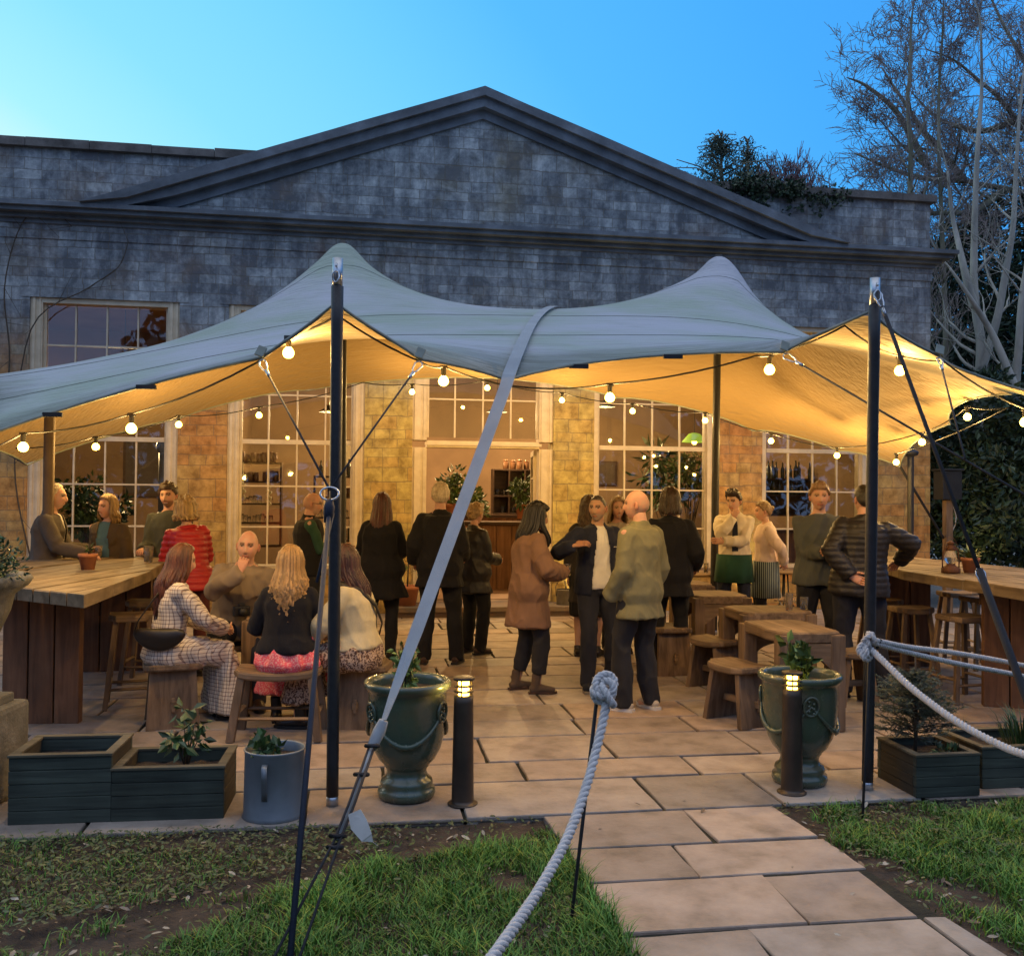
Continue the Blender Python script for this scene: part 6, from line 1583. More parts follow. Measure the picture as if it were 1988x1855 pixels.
def bench_stool(loc, rz, w, d, h, label, group='low mortised bench stools'):
    o = empty('bench_stool', loc, rz, label, 'stool', group)
    m_ = MB(); slabmesh(m_, slabpoly(w, d, 7, .01, seed=loc[0]), h - .06, h - .012, sag=.02); m_.build('seat', W_X, o)
    for sx in (-1, 1):
        m_ = MB(); x0 = sx * (w / 2 - .09); x1 = sx * (w / 2 - .03)
        vs = [Vector((x0 - .022, -d * .40, h - .05)), Vector((x0 + .022, -d * .40, h - .05)), Vector((x0 + .022, d * .40, h - .05)), Vector((x0 - .022, d * .40, h - .05)),
              Vector((x1 - .022, -d * .46, 0)), Vector((x1 + .022, -d * .46, 0)), Vector((x1 + .022, d * .46, 0)), Vector((x1 - .022, d * .46, 0))]
        m_.add(vs, [(0, 1, 2, 3), (7, 6, 5, 4), (0, 4, 5, 1), (1, 5, 6, 2), (2, 6, 7, 3), (3, 7, 4, 0)]); m_.build('leg', W_Z, o)
    m_ = MB(); m_.bbox((0, 0, h * .38), (w + .02, .035, .05), bev=.005); m_.build('stretcher', W_X, o)
    for sx in (-1, 1): m_ = MB(); m_.bbox((sx * (w / 2 + .0), 0, h * .38), (.018, .026, .10), bev=.004); m_.build('wedge', W_Z, o)
    return o
def leg_stool(loc, rz, w, d, h, label, group=None, sp=.05, lr=.024, sag=.025, name='saddle_stool', st=(.35,)):
    o = empty(name, loc, rz, label, 'stool', group)
    m_ = MB(); slabmesh(m_, slabpoly(w, d, 7, .008, seed=loc[1]), h - .05, h, sag=sag); m_.build('seat', W_X, o)
    tops = {}
    for sx in (-1, 1):
        for sy in (-1, 1):
            a_ = Vector((sx * (w / 2 - .06), sy * (d / 2 - .05), h - .02)); b_ = Vector((sx * (w / 2 - .06 + sp), sy * (d / 2 - .05 + sp), 0)); tops[(sx, sy)] = (a_, b_)
            m_ = MB(); m_.tube([a_, lerp(a_, b_, .5), b_], [lr * 1.25, lr * 1.4, lr * 1.3], 4, ref=(1, .9, 0)); m_.build('leg', W_Z, o)
    for f_ in st:
        for (a_, b_) in (((-1, -1), (1, -1)), ((-1, 1), (1, 1)), ((-1, -1), (-1, 1)), ((1, -1), (1, 1))):
            k = f_ + (.06 if a_[0] == b_[0] else 0); p = lerp(tops[a_][1], tops[a_][0], k); q = lerp(tops[b_][1], tops[b_][0], k)
            m_ = MB(); m_.tube([p, q], [(.012, .022), (.012, .022)], 4, ref=(0, 0, 1)); m_.build('stretcher', W_X, o)
    return o
def quadtable(c4_, Z, label, seed):
    P_ = [gnd(px_, py_, Z) for px_, py_ in c4_]; c = sum(P_, Vector()) / 4; c.z = 0
    w = ((P_[1] - P_[0]).length + (P_[2] - P_[3]).length) / 2; return P_, c, w
rustic_table(Vector((px(1562, 7.05), 7.40, 0)), TH, .50, .74, .73, 'nearest rustic block table, bare topped, just behind the right glazed urn', 1)
rustic_table(Vector((px(1495, 8.45), 8.52, 0)), TH, .66, .56, .73, 'second rustic block table from the front with two empty glasses on it', 2)
rustic_table(Vector((px(1383, 9.9), 9.85, 0)), TH, .58, .60, .73, 'third rustic block table back, left of the right inner pole', 3)
rustic_table(Vector((px(1332, 11.0), 11.05, 0)), TH, .50, .60, .73, 'farthest and smallest looking rustic block table near the building', 4)
rustic_table(Vector((px(580, 7.95), 7.95, 0)), TH, .80, .62, .72, 'rustic block table hemmed in by the four seated people on the left', 5)
bench_stool(Vector((px(1436, 7.35), 7.35, 0)), R(-62), .46, .36, .45, 'nearest bench stool, left of the front rustic table')
bench_stool(Vector((px(1390, 8.6), 8.60, 0)), R(-58), .44, .34, .45, 'bench stool at the second rustic table, just behind the nearest one')
bench_stool(Vector((px(1300, 9.4), 9.40, 0)), R(-80), .44, .38, .45, 'bench stool left of the inner pole behind the man in olive')
bench_stool(Vector((px(1655, 8.05), 8.05, 0)), TH, .36, .32, .45, 'bench stool right of the front rustic table behind the front pole')
bench_stool(Vector((px(340, 7.15), 7.15, 0)), R(112), .42, .40, .46, 'bench stool under the woman in the checked dress')
bench_stool(Vector((px(706, 7.18), 7.18, 0)), R(86), .42, .42, .46, 'bench stool under the woman in the cream fleece')
bench_stool(Vector((px(468, 8.1), 8.08, 0)), R(10), .44, .34, .46, 'bench stool under the bald man in the taupe jumper')
leg_stool(Vector((px(548, 6.82), 6.82, 0)), R(4), .60, .36, .46, 'wide saddle seated stool with four splayed legs under the coral skirt', None, sp=.06, lr=.028)
BSG = 'tall bar stools at the high tables'
def barstool(x, y, rz, label, h=.73): return leg_stool(Vector((x, y, 0)), rz, .36, .32, h, label, BSG, sp=.07, lr=.019, sag=.008, name='bar_stool', st=(.22,))
barstool(px(262, 7.75), 7.75, R(20), 'bar stool beside the left high table behind the woman in the checked dress')
barstool(px(292, 8.7), 8.7, R(5), 'bar stool half hidden under the left high table by the red jacket')
barstool(px(1768, 9.0), 9.0, R(8), 'bar stool just right of the front right pole at the high table', .70)
barstool(px(1866, 8.25), 8.25, R(14), 'nearest bar stool under the right high table', .72)
barstool(px(1858, 10.3), 10.3, R(-6), 'bar stool on the far side of the right high table', .72)
barstool(px(1905, 9.8), 9.8, R(10), 'bar stool on the far side of the right high table nearest its plank leg', .72)
barstool(px(1712, 9.7), 9.7, R(0), 'bar stool hidden in shadow beside the man in the quilted jacket', .70)
# high tables
def high_table(poly, Z, label, legs, planks_dir, loc):
    o = empty('high_table', loc, 0, label, 'bar table', 'long high timber bar tables')
    L0 = Vector(loc)
    P_ = [p - L0 for p in poly]
    # planks cut across the outline along planks_dir
    dv = Vector(planks_dir).normalized(); sv = Vector((dv.y, -dv.x, 0))
    s_ = [p.dot(sv) for p in P_]; lo, hi = min(s_), max(s_); npl = max(4, int((hi - lo) / .17)); mb = MB()
    for k in range(npl):
        a_, b_ = lerp(lo, hi, k / npl) + .006, lerp(lo, hi, (k + 1) / npl) - .006
        poly2 = [(p.dot(sv), p.dot(dv)) for p in P_]
        def clip(pl_, val, keep):
            out = []
            for i in range(len(pl_)):
                A, B = pl_[i], pl_[(i + 1) % len(pl_)]; ia, ib = keep(A[0]), keep(B[0])
                if ia: out.append(A)
                if ia != ib: t = (val - A[0]) / (B[0] - A[0]); out.append((val, A[1] + (B[1] - A[1]) * t))
            return out
        q = clip(poly2, a_, lambda s: s >= a_); q = clip(q, b_, lambda s: s <= b_)
        if len(q) >= 3:
            dz = random.uniform(-.004, .004)
            pts = [(sv * s1 + dv * s2) for s1, s2 in q]; ar = sum(pts[i].x * pts[(i + 1) % len(pts)].y - pts[(i + 1) % len(pts)].x * pts[i].y for i in range(len(pts)))
            if ar < 0: pts = pts[::-1]
            n = len(pts); cc = sum(pts, Vector()) / n
            top = [Vector((cc.x + (p.x - cc.x) * .985, cc.y + (p.y - cc.y) * .985, Z + dz)) for p in pts]; mid_ = [Vector((p.x, p.y, Z + dz - .008)) for p in pts]; bot = [Vector((p.x, p.y, Z - .085)) for p in pts]
            mb.add(top + mid_ + bot, [tuple(range(n))] + [(n + i, n + (i + 1) % n, (i + 1) % n, i) for i in range(n)] + [(2 * n + i, 2 * n + (i + 1) % n, n + (i + 1) % n, n + i) for i in range(n)] + [tuple(2 * n + i for i in range(n - 1, -1, -1))])
    tt = mb.build('tabletop', W_TX, o); tt.rotation_euler = (0, 0, 0)
    for (c, w, rz, npk) in legs:
        for k in range(npk):
            m_ = MB(); ww = w / npk; m_.bbox(((k - (npk - 1) / 2) * ww, 0, (Z - .09) / 2), (ww - .012, .09, Z - .09), bev=.006); q = m_.build('leg', W_RZ, o); q.location = Vector(c) - L0; q.rotation_euler = (0, 0, rz)
        m_ = MB(); m_.bbox((0, .075, Z - .17), (w, .05, .12), bev=.006); q = m_.build('batten', W_RZ, o); q.location = Vector(c) - L0; q.rotation_euler = (0, 0, rz)
    return o
ZH = 1.06
def g2(px_, py_): return gnd(px_, py_, ZH)
pl_ = [g2(26, 1139), g2(164, 1154), Vector((px(292, 7.9), 7.9, ZH)), g2(337, 1083), Vector((-3.75, 9.75, ZH)), Vector((px(40, 9.6), 9.6, ZH)), Vector((px(-20, 8.0), 8.0, ZH)), g2(-40, 1142)]
for p in pl_: p.z = 0
high_table(pl_, ZH, 'long weathered plank bar table on heavy plank legs at the far left', [(gnd(82, 1402), .56, R(4), 3), (Vector((px(225, 9.2), 9.2, 0)), .7, R(10), 3)], (.1, 1, 0), (px(120, 8), 8, 0))
pr_ = [g2(1754, 1107), Vector((px(1990, 7.05), 7.05, ZH)), Vector((px(2200, 6.6), 6.6, ZH)), Vector((px(2200, 8.0), 8.0, ZH)), Vector((px(1992, 9.2), 9.2, ZH)), Vector((px(1752, 10.9), 10.9, ZH)), Vector((px(1700, 10.9), 10.9, ZH)), Vector((px(1712, 9.6), 9.6, ZH))]
for p in pr_: p.z = 0
high_table(pr_, ZH, 'long weathered plank bar table with a lantern on it at the far right', [(Vector((px(1985, 7.95), 7.95, 0)), .62, R(-14), 3), (Vector((px(1745, 9.9), 9.9, 0)), .62, R(-8), 3)], (-.62, 1, 0), (px(1850, 8.5), 8.5, 0))
# ---------------------------------------------------------------- terracotta, glass, small things
M_TERRA = pmat('terracotta', (.42, .17, .085), (.30, .115, .06), scale=7, rough=.8, bump=.3, c3=(.38, .15, .075))
M_POTSOIL = pmat('potting_soil', (.05, .034, .024), (.02, .014, .01), scale=30, rough=.95, bump=1.0, bscale=60)
def clearglass():
    m, nt, b = newmat('clear_drinking_glass'); b.inputs['Base Color'].default_value = (.95, .97, .96, 1); b.inputs['Transmission Weight'].default_value = .92; b.inputs['Roughness'].default_value = .05; b.inputs['IOR'].default_value = 1.3; b.inputs['Alpha'].default_value = .75; return m
M_CG = clearglass()
M_DRINK = pmat('amber_drink', (.50, .20, .04), (.40, .15, .03), rough=.2, bump=0)
M_WAX = pmat('candle_wax', (.75, .68, .5), rough=.5, bump=.1)
def tumbler(loc, label, r=.036, h=.10, drink=.5, group=None, mat=None):
    o = empty('drinking_glass', loc, 0, label, 'glass', group); m_ = MB(); m_.smooth = True
    m_.lathe([(r * .82, 0), (r * .86, .004), (r, h), (r * .94, h), (r * .80, .010), (.001, .009)], 16, cap1=False); m_.build('glass_body', M_CG, o)
    if drink: m_ = MB(); m_.smooth = True; m_.tube([V3(0, 0, .012), V3(0, 0, h * drink)], [r * .78, r * .86], 14); m_.build('drink', mat or M_DRINK, o)
    return o
for p, k, lab in dr:
    if k == 'pint': tumbler(Vector(p) + Vector((0, -.01, -.07)), lab, .042, .155, .75, mat=pmat('dark_beer', (.05, .02, .01), rough=.2, bump=0))
    else: tumbler(Vector(p) + Vector((0, 0, -.05)), lab, .034, .10, .5)
def leafcluster(mb, base, n, rad, size, asp=.45, up=.3, droop=.3, cols=None, rs_=random, shell=.35, stems=None, fold=.12):
    """leaf shaped quads scattered through an ellipsoid volume"""
    for _ in range(n):
        while True:
            p = Vector((rs_.uniform(-1, 1), rs_.uniform(-1, 1), rs_.uniform(-1, 1)))
            if shell < p.length < 1: break
        q = Vector((p.x * rad[0], p.y * rad[1], p.z * rad[2])) + Vector(base)
        out = (p + Vector((rs_.uniform(-.6, .6), rs_.uniform(-.6, .6), rs_.uniform(-.4, .4) + up - droop))).normalized()
        sd = out.cross(Vector((rs_.uniform(-1, 1), rs_.uniform(-1, 1), rs_.uniform(-.3, 1)))).normalized(); nn = out.cross(sd); L_ = size * rs_.uniform(.6, 1.2)
        w = L_ * asp
        if cols: c = rs_.choice(cols); k = rs_.uniform(.7, 1.3); mb.col = (c[0] * k, c[1] * k, c[2] * k, 1)
        mb.add([q, q + out * L_ * .45 + sd * w * .5 + nn * L_ * fold, q + out * L_, q + out * L_ * .45 - sd * w * .5 + nn * L_ * fold], [(0, 1, 2, 3)])
def leafmat(name): return pmat(name, (1, 1, 1), (.7, .7, .7), scale=12, rough=.5, bump=.0, attr=True, spec=.45)
M_LEAF = leafmat('leaf_green')
LG = [(.05, .10, .03), (.075, .14, .04), (.035, .07, .02)]; LY = [(.16, .22, .045), (.11, .17, .04), (.08, .13, .03)]; LD = [(.02, .045, .018), (.03, .06, .025), (.015, .03, .014)]
M_TWIG = pmat('twig_bark', (.10, .075, .05), (.05, .037, .025), scale=20, rough=.9, bump=.3)
def pot(r, h, mat, o, z=0, rim=True):
    m_ = MB(); m_.smooth = True; pr = [(r * .70, 0), (r * .95, h * .80)] + ([(r * 1.04, h * .81), (r * 1.06, h * .98), (r, h)] if rim else [(r, h)]) + [(r * .90, h * .985), (r * .85, h * .80)]
    m_.lathe(pr, 24, Matrix.Translation((0, 0, z)), cap1=False); m_.build('pot', mat, o)
    m_ = MB(); m_.lathe([(r * .86, h * .84), (.001, h * .87)], 20, Matrix.Translation((0, 0, z)), cap0=False, cap1=False); m_.build('soil', M_POTSOIL, o)
def potplant(loc, r, h, label, plant, mat=None, seed=0, group=None, rim=True):
    o = empty('potted_plant', loc, 0, label, 'potted plant', group); rs_ = random.Random(seed); pot(r, h, mat or M_TERRA, o, rim=rim)
    st = MB(); st.smooth = True; lf_ = MB(); lf_.cols = []; plant(st, lf_, rs_, h * .86)
    if st.v: st.build('stem', M_TWIG, o)
    if lf_.v: lf_.build('foliage', M_LEAF, o)
    return o
def herb(n=60, hh=.12, rr_=.07, size=.035, cols=LG, ns=7, asp=.5):
    def f(st, lf_, rs_, z):
        for k in range(ns):
            a_ = rs_.uniform(0, 6.28); r_ = rs_.uniform(.2, 1) * rr_; t = Vector((math.cos(a_) * r_, math.sin(a_) * r_, z + hh * rs_.uniform(.6, 1.1)))
            b_ = Vector((math.cos(a_) * r_ * .3, math.sin(a_) * r_ * .3, z)); mid_ = lerp(b_, t, .5) + Vector((0, 0, .01)); st.tube([b_, mid_, t], [.003, .0025, .0015], 5)
            for q in range(n // ns):
                u = rs_.uniform(.25, 1); p = lerp(b_, t, u); leafcluster(lf_, p, 1, (.012, .012, .012), size, asp, .5, .2, cols, rs_, 0)
    return f
def spiky(n=26, L_=.16, cols=LY):
    def f(st, lf_, rs_, z):
        for k in range(n):
            a_ = rs_.uniform(0, 6.28); c = rs_.choice(cols); lf_.col = (*c, 1); d = Vector((math.cos(a_), math.sin(a_), 0)); ll = L_ * rs_.uniform(.6, 1.1); el = rs_.uniform(.3, 1.2); sd = Vector((-d.y, d.x, 0)) * .013
            p0 = Vector((0, 0, z)); p1 = p0 + (d * math.cos(el) + Vector((0, 0, math.sin(el)))) * ll * .55; p2 = p1 + (d * math.cos(el - .5) + Vector((0, 0, math.sin(el - .5)))) * ll * .5
            lf_.add([p0 - sd * .5, p0 + sd * .5, p1 + sd, p1 - sd, p2], [(0, 1, 2, 3), (3, 2, 4)])
    return f
TPG = 'small terracotta pots on the bar tables'
potplant(at(172, 1096, 8.45) * 1 if False else Vector((px(173, 8.0), 8.0, ZH)), .075, .135, 'terracotta pot with a small herb on the left bar table', herb(50, .12, .05, .03), seed=1, group=TPG)
potplant(Vector((px(1884, 8.6), 8.6, ZH)), .078, .135, 'terracotta pot with a spiky plant beside the lantern', spiky(34, .19), seed=2, group=TPG)
potplant(Vector((px(1752, 10.4), 10.4, ZH)), .06, .11, 'little terracotta pot at the far end of the right bar table', herb(24, .14, .03, .03), seed=3, group=TPG)
potplant(Vector((px(1702, 10.5), 10.5, ZH)), .05, .09, 'smallest herb pot glimpsed behind the front right pole', herb(40, .12, .05, .03, LY), seed=4, group=TPG)
def citrus(st, lf_, rs_, z):
    st.tube([V3(0, 0, z), V3(.01, 0, z + .3), V3(0, .01, z + .62)], [.012, .010, .006], 7)
    for k in range(11):
        zz = z + .2 + .42 * k / 10; a_ = k * 2.3; t = Vector((math.cos(a_) * .16, math.sin(a_) * .16, zz + .08)); st.tube([V3(0, 0, zz), t], [.004, .002], 5); leafcluster(lf_, t, 13, (.08, .08, .07), .07, .45, .2, .2, LG + LY, rs_, 0)
g0 = MBLD @ Vector((toB(790, 1180, -.25)[0], -.30, 0)); potplant(Vector((g0.x, g0.y, .146)), .17, .28, 'large terracotta pot with a slim leafy citrus tree left of the doorway', citrus, seed=5, rim=True)
# watering can
g0 = MBLD @ Vector((toB(1096, 1180, -.25)[0] - .02, -.33, .146)); wc = empty('watering_can', g0, TH, 'old galvanised watering can on the doorstep right of the doorway', 'watering can')
M_OLDZ = pmat('aged_zinc', (.22, .20, .16), (.12, .105, .085), scale=8, rough=.5, bump=.2, metal=.6)
m_ = MB(); m_.smooth = True; m_.lathe([(.118, 0), (.120, .01), (.112, .20), (.116, .21), (.108, .22)], 24, cap1=False); m_.lathe([(.108, .205), (.001, .19)], 20, cap0=False, cap1=False); m_.build('can_body', M_OLDZ, wc)
m_ = MB(); m_.smooth = True; m_.tube([V3(.02, -.0, .20), V3(.0, -.01, .36), V3(-.06, 0, .38), V3(-.13, 0, .26), V3(-.12, 0, .12)], .007, 6); m_.build('handle', M_OLDZ, wc)
m_ = MB(); m_.smooth = True; m_.tube([V3(.10, 0, .05), V3(.19, 0, .18), V3(.25, 0, .28)], [.022, .014, .012], 8); m_.build('spout', M_OLDZ, wc)
# hurricane lantern
lz = Vector((px(1846, 8.55), 8.55, ZH)); ln = empty('hurricane_lantern', lz, 0, 'rusty hurricane lantern standing on the right bar table', 'lantern')
M_RUST = pmat('rusted_tin', (.16, .07, .035), (.08, .035, .02), scale=14, rough=.7, bump=.4, metal=.4)
m_ = MB(); m_.smooth = True; m_.lathe([(.075, 0), (.08, .01), (.08, .045), (.05, .06), (.035, .075), (.04, .085), (.001, .085)], 20, cap1=False); m_.build('tank', M_RUST, ln)
m_ = MB(); m_.smooth = True; m_.lathe([(.035, .085), (.055, .12), (.052, .15), (.032, .20)], 20, cap0=False, cap1=False); m_.build('chimney_glass', M_CG, ln)
m_ = MB(); m_.smooth = True; m_.lathe([(.034, .20), (.05, .205), (.03, .23), (.028, .26), (.04, .265), (.012, .285), (.001, .287)], 18, cap0=False); m_.build('cap', M_RUST, ln)
m_ = MB(); m_.smooth = True
for sx in (-1, 1): m_.tube([V3(sx * .072, 0, .04), V3(sx * .075, 0, .10), V3(sx * .066, 0, .19), V3(sx * .035, 0, .24)], .006, 6)
m_.tube([V3(.06 * math.cos(R(a_)), 0, .21 + .11 * math.sin(R(a_))) for a_ in range(0, 181, 20)], .002, 5); m_.build('frame', M_RUST, ln)
# glasses and bits on tables
tumbler(Vector((px(1533, 8.4) , 8.40, .73)), 'empty tall glass on the second rustic table', .034, .15, .12, 'empty glasses left on the rustic table')
tumbler(Vector((px(1562, 8.5), 8.5, .73)), 'shorter empty glass beside the tall one on the second rustic table', .036, .11, 0, 'empty glasses left on the rustic table')
tumbler(Vector((px(470, 9.0), 9.0, ZH)) if False else Vector((px(290, 8.9), 8.9, ZH)), 'tall glass tumbler at the back of the left bar table', .045, .15, .7, mat=M_DRINK)
tumbler(Vector((px(484, 8.0) + .12, 8.0, .72)), 'tumbler of drink on the table beside the blonde woman', .036, .11, .5)
tumbler(Vector((px(652, 7.8), 7.8, .72)), 'glass by the elbow of the woman in the cream fleece', .036, .12, .4)
# plate of candle-lit food seen between the seated women
pl = empty('plate', Vector((px(640, 7.9), 7.9, .72)), 0, 'pale oval plate on the crowded left rustic table', 'plate'); m_ = MB(); m_.smooth = True; m_.lathe([(.05, 0), (.06, .006), (.11, .018), (.108, .022), (.055, .010), (.001, .009)], 22, cap1=False); m_.build('plate_body', M_WHITE, pl)
cm = empty('camera', Vector((px(472, 7.75), 7.75, .72)), R(30), 'small black camera lying on the table corner near the bald man', 'camera'); m_ = MB(); m_.bbox((0, 0, .04), (.13, .06, .08), bev=.01); m_.bbox((0, 0, .09), (.05, .05, .03), bev=.006); m_.build('camera_body', M_BLK, cm); m_ = MB(); m_.smooth = True; m_.tube([V3(0, -.03, .04), V3(0, -.09, .04)], [.032, .034], 16); m_.build('lens', M_BLK, cm)
# bag worn by the plaid woman
bag = empty('shoulder_bag', pw.W(pw.pel + Vector((.20, -.17, .10))), R(-90), 'black leather half moon bag resting against the checked dress', 'handbag')
m_ = MB(); m_.smooth = True; vs = []
for k in range(13):
    t = k / 12; x = lerp(-.21, .20, t); 
    vs.append(Vector((lerp(-.08, .04, t) - .03 * math.sin(t * PI) - .16 * 0, x, .05 - .055 * math.sin(t * PI))))
m_.tube([Vector((-.06, lerp(-.17, .19, k / 12), .05 - .055 * math.sin(k / 12 * PI))) for k in range(13)], [(.012 + .034 * math.sin(k / 12 * PI) ** .6, .022 + .062 * math.sin(k / 12 * PI) ** .7) for k in range(13)], 14, ref=(1, 0, 0)); m_.build('bag_body', M_DSHOE, bag)
m_ = MB(); m_.smooth = True; m_.tube([V3(-.06, -.17, .05), V3(-.08, -.15, .13), V3(-.14, -.07, .27), V3(-.22, .02, .42)], [(.004, .009)] * 4, 6, ref=(0, 1, 0)); m_.build('strap', M_DSHOE, bag)
# ---------------------------------------------------------------- bistro set near the right windows
M_GRNMET = pmat('dark_painted_steel', (.05, .05, .045), rough=.5, bump=.1); M_PALEMET = pmat('pale_grey_steel', (.45, .43, .40), rough=.5, bump=.1)
def folding_chair(loc, rz, label):
    o = empty('folding_chair', loc, rz, label, 'folding chair', 'folding bistro chairs by the windows')
    for sx in (-1, 1):
        m_ = MB(); m_.smooth = True; m_.tube([V3(sx * .20, -.20, 0), V3(sx * .20, .10, .45), V3(sx * .20, .20, .84)], .010, 6); m_.tube([V3(sx * .18, .22, 0), V3(sx * .18, -.18, .45)], .010, 6); m_.build('leg', M_PALEMET, o)
    m_ = MB()
    for k in range(6): m_.bbox((0, -.17 + k * .062, .455), (.42, .045, .016), bev=.003)
    m_.build('seat', W_X, o); m_ = MB()
    for k in range(3): m_.bbox((0, .155 + k * .018, .66 + k * .068), (.42, .014, .045), bev=.003)
    m_.build('backrest', W_X, o); return o
folding_chair(Vector((px(1532, 11.9), 11.9, 0)), R(70), 'pale folding slatted chair in front of the rightmost window')
folding_chair(Vector((px(1560, 12.5), 12.5, 0)), R(-100), 'folding slatted chair closest to the wall behind the man in grey')
def round_table(loc, label, r=.36, h=.74):
    o = empty('round_table', loc, 0, label, 'table'); m_ = MB(); m_.smooth = True; m_.lathe([(r - .01, h - .03), (r, h - .025), (r, h - .005), (r - .01, h)], 32); m_.build('tabletop', W_X, o)
    for k in range(3):
        a_ = k * 2.09; m_ = MB(); m_.smooth = True; m_.tube([V3(.03 * math.cos(a_), .03 * math.sin(a_), h - .03), V3(.05 * math.cos(a_), .05 * math.sin(a_), .35), V3(.30 * math.cos(a_), .30 * math.sin(a_), 0)], .011, 6); m_.build('leg', M_GRNMET, o)
rt = Vector((px(1338, 12.4), 12.4, 0)); round_table(rt, 'round table carrying a row of drinks behind the person with long dark hair', .42)
for k in range(5): tumbler(rt + Vector((-.24 + k * .11, -.12 + .05 * (k % 2), .74)), 'glass of amber drink in the row on the round table', .034, .13, .62, 'row of drinks on the round table')
rt2 = Vector((px(1525, 12.9), 12.9, 0)); round_table(rt2, 'pale topped round table by the rightmost window', .34)
# glazed urns
M_GLAZE = pmat('green_glazed_stoneware', (.052, .085, .060), (.10, .085, .045), scale=2.6, rough=.26, bump=.10, bscale=9, spec=.5, coat=.3, c3=(.06, .085, .058))
def glazed_urn(loc, rz, label, plantf, seed):
    o = empty('glazed_urn', loc, rz, label, 'planter urn', 'pair of large green glazed urns'); m_ = MB(); m_.smooth = True
    prof = [(.135, 0), (.155, .005), (.165, .03), (.160, .055), (.142, .065), (.150, .085), (.143, .105), (.122, .118), (.112, .15), (.120, .175), (.128, .18), (.130, .19), (.160, .22), (.192, .28), (.212, .36), (.220, .46), (.222, .56), (.222, .60),
            (.232, .612), (.246, .625), (.250, .642), (.245, .658), (.230, .664), (.215, .655), (.208, .63), (.204, .56)]
    m_.lathe(prof, 48, cap1=False); m_.build('urn_body', M_GLAZE, o)
    m_ = MB(); m_.lathe([(.208, .60), (.001, .615)], 32, cap0=False, cap1=False); dn(m_, .012, 22); m_.build('soil', M_POTSOIL, o)
    g_m = MB(); g_m.smooth = True
    for k in range(3):   # swags of garland between three medallions
        a0 = k * 2 * PI / 3; a1 = a0 + 2 * PI / 3; pts = []
        for q in range(17):
            t = q / 16; a_ = lerp(a0, a1, t); z = .50 - .17 * math.sin(t * PI); r_ = .222 - .010 * ss(.42, .3, z) + .004; pts.append(V3(r_ * math.cos(a_), r_ * math.sin(a_), z))
        g_m.tube(pts, [.006 + .010 * math.sin(q / 16 * PI) for q in range(17)], 6)
        for q in range(5, 12):
            p = pts[q]; g_m.sphere(p + V3(0, 0, .008 * (-1) ** q), .011, 6, 5); g_m.sphere(p * 1.02 + V3(0, 0, -.010), .010, 6, 5)
        md = MB(); md.smooth = True; c_, s_ = math.cos(a0), math.sin(a0)
        md.tube([V3(c_ * (.228 + .022 * math.sin(u) * .3), s_ * .228, 0) + V3(-s_ * .045 * math.cos(u), c_ * .045 * math.cos(u), .50 + .055 * math.sin(u)) for u in [2 * PI * q / 16 for q in range(16)]], .009, 6, closed=True)
        for q in range(6): md.sphere(V3(c_ * .228, s_ * .228, .46 + q * .014) + V3(-s_, c_, 0) * .014 * (-1) ** q, .010, 6, 5)
        md.build('medallion', M_GLAZE, o)
    g_m.build('garland', M_GLAZE, o); rs_ = random.Random(seed); st = MB(); st.smooth = True; lf_ = MB(); lf_.cols = []; plantf(st, lf_, rs_, .60)
    st.build('stem', M_TWIG, o); lf_.build('foliage', M_LEAF, o); return o
glazed_urn(gnd(789, 1545), R(215), 'big green glazed urn with a sprouting herb left of the lit bollard', herb(190, .24, .10, .06, [(.20, .28, .06), (.14, .22, .05)], 14, .5), 3)
glazed_urn(gnd(1552, 1517), R(150), 'big green glazed urn with a leafy plant behind the right bollard', herb(130, .24, .13, .085, [(.12, .20, .06), (.16, .26, .08)] + LY, 11, .65), 4)
# galvanised tub
M_ZINC = pmat('galvanised_zinc', (.22, .245, .27), (.15, .17, .19), scale=5, rough=.5, bump=.08, metal=.5, bscale=20)
tb = empty('metal_tub', gnd(532, 1580), R(10), 'galvanised metal tub with a side handle holding strawberry leaves', 'metal tub')
m_ = MB(); m_.smooth = True; m_.lathe([(.163, 0), (.168, .006), (.160, .02), (.156, .34), (.162, .352), (.158, .36), (.150, .352), (.149, .26)], 40, cap1=False); m_.build('tub_body', M_ZINC, tb)
m_ = MB(); m_.smooth = True; ribbon(m_, [V3(-.04, -.16, .31), V3(-.04, -.205, .30), V3(-.04, -.205, .24), V3(-.04, -.175, .17), V3(-.04, -.160, .12)], .028, side=(1, 0, 0), t=.004); m_.build('handle', M_ZINC, tb)
m_ = MB(); m_.lathe([(.150, .30), (.001, .31)], 24, cap0=False, cap1=False); dn(m_, .01, 25); m_.build('soil', M_POTSOIL, tb)
st = MB(); st.smooth = True; lf_ = MB(); lf_.cols = []; rs_ = random.Random(9); herb(110, .09, .13, .06, LG + [(.10, .14, .05)], 12, .75)(st, lf_, rs_, .31); st.build('stem', M_TWIG, tb); lf_.build('foliage', M_LEAF, tb)
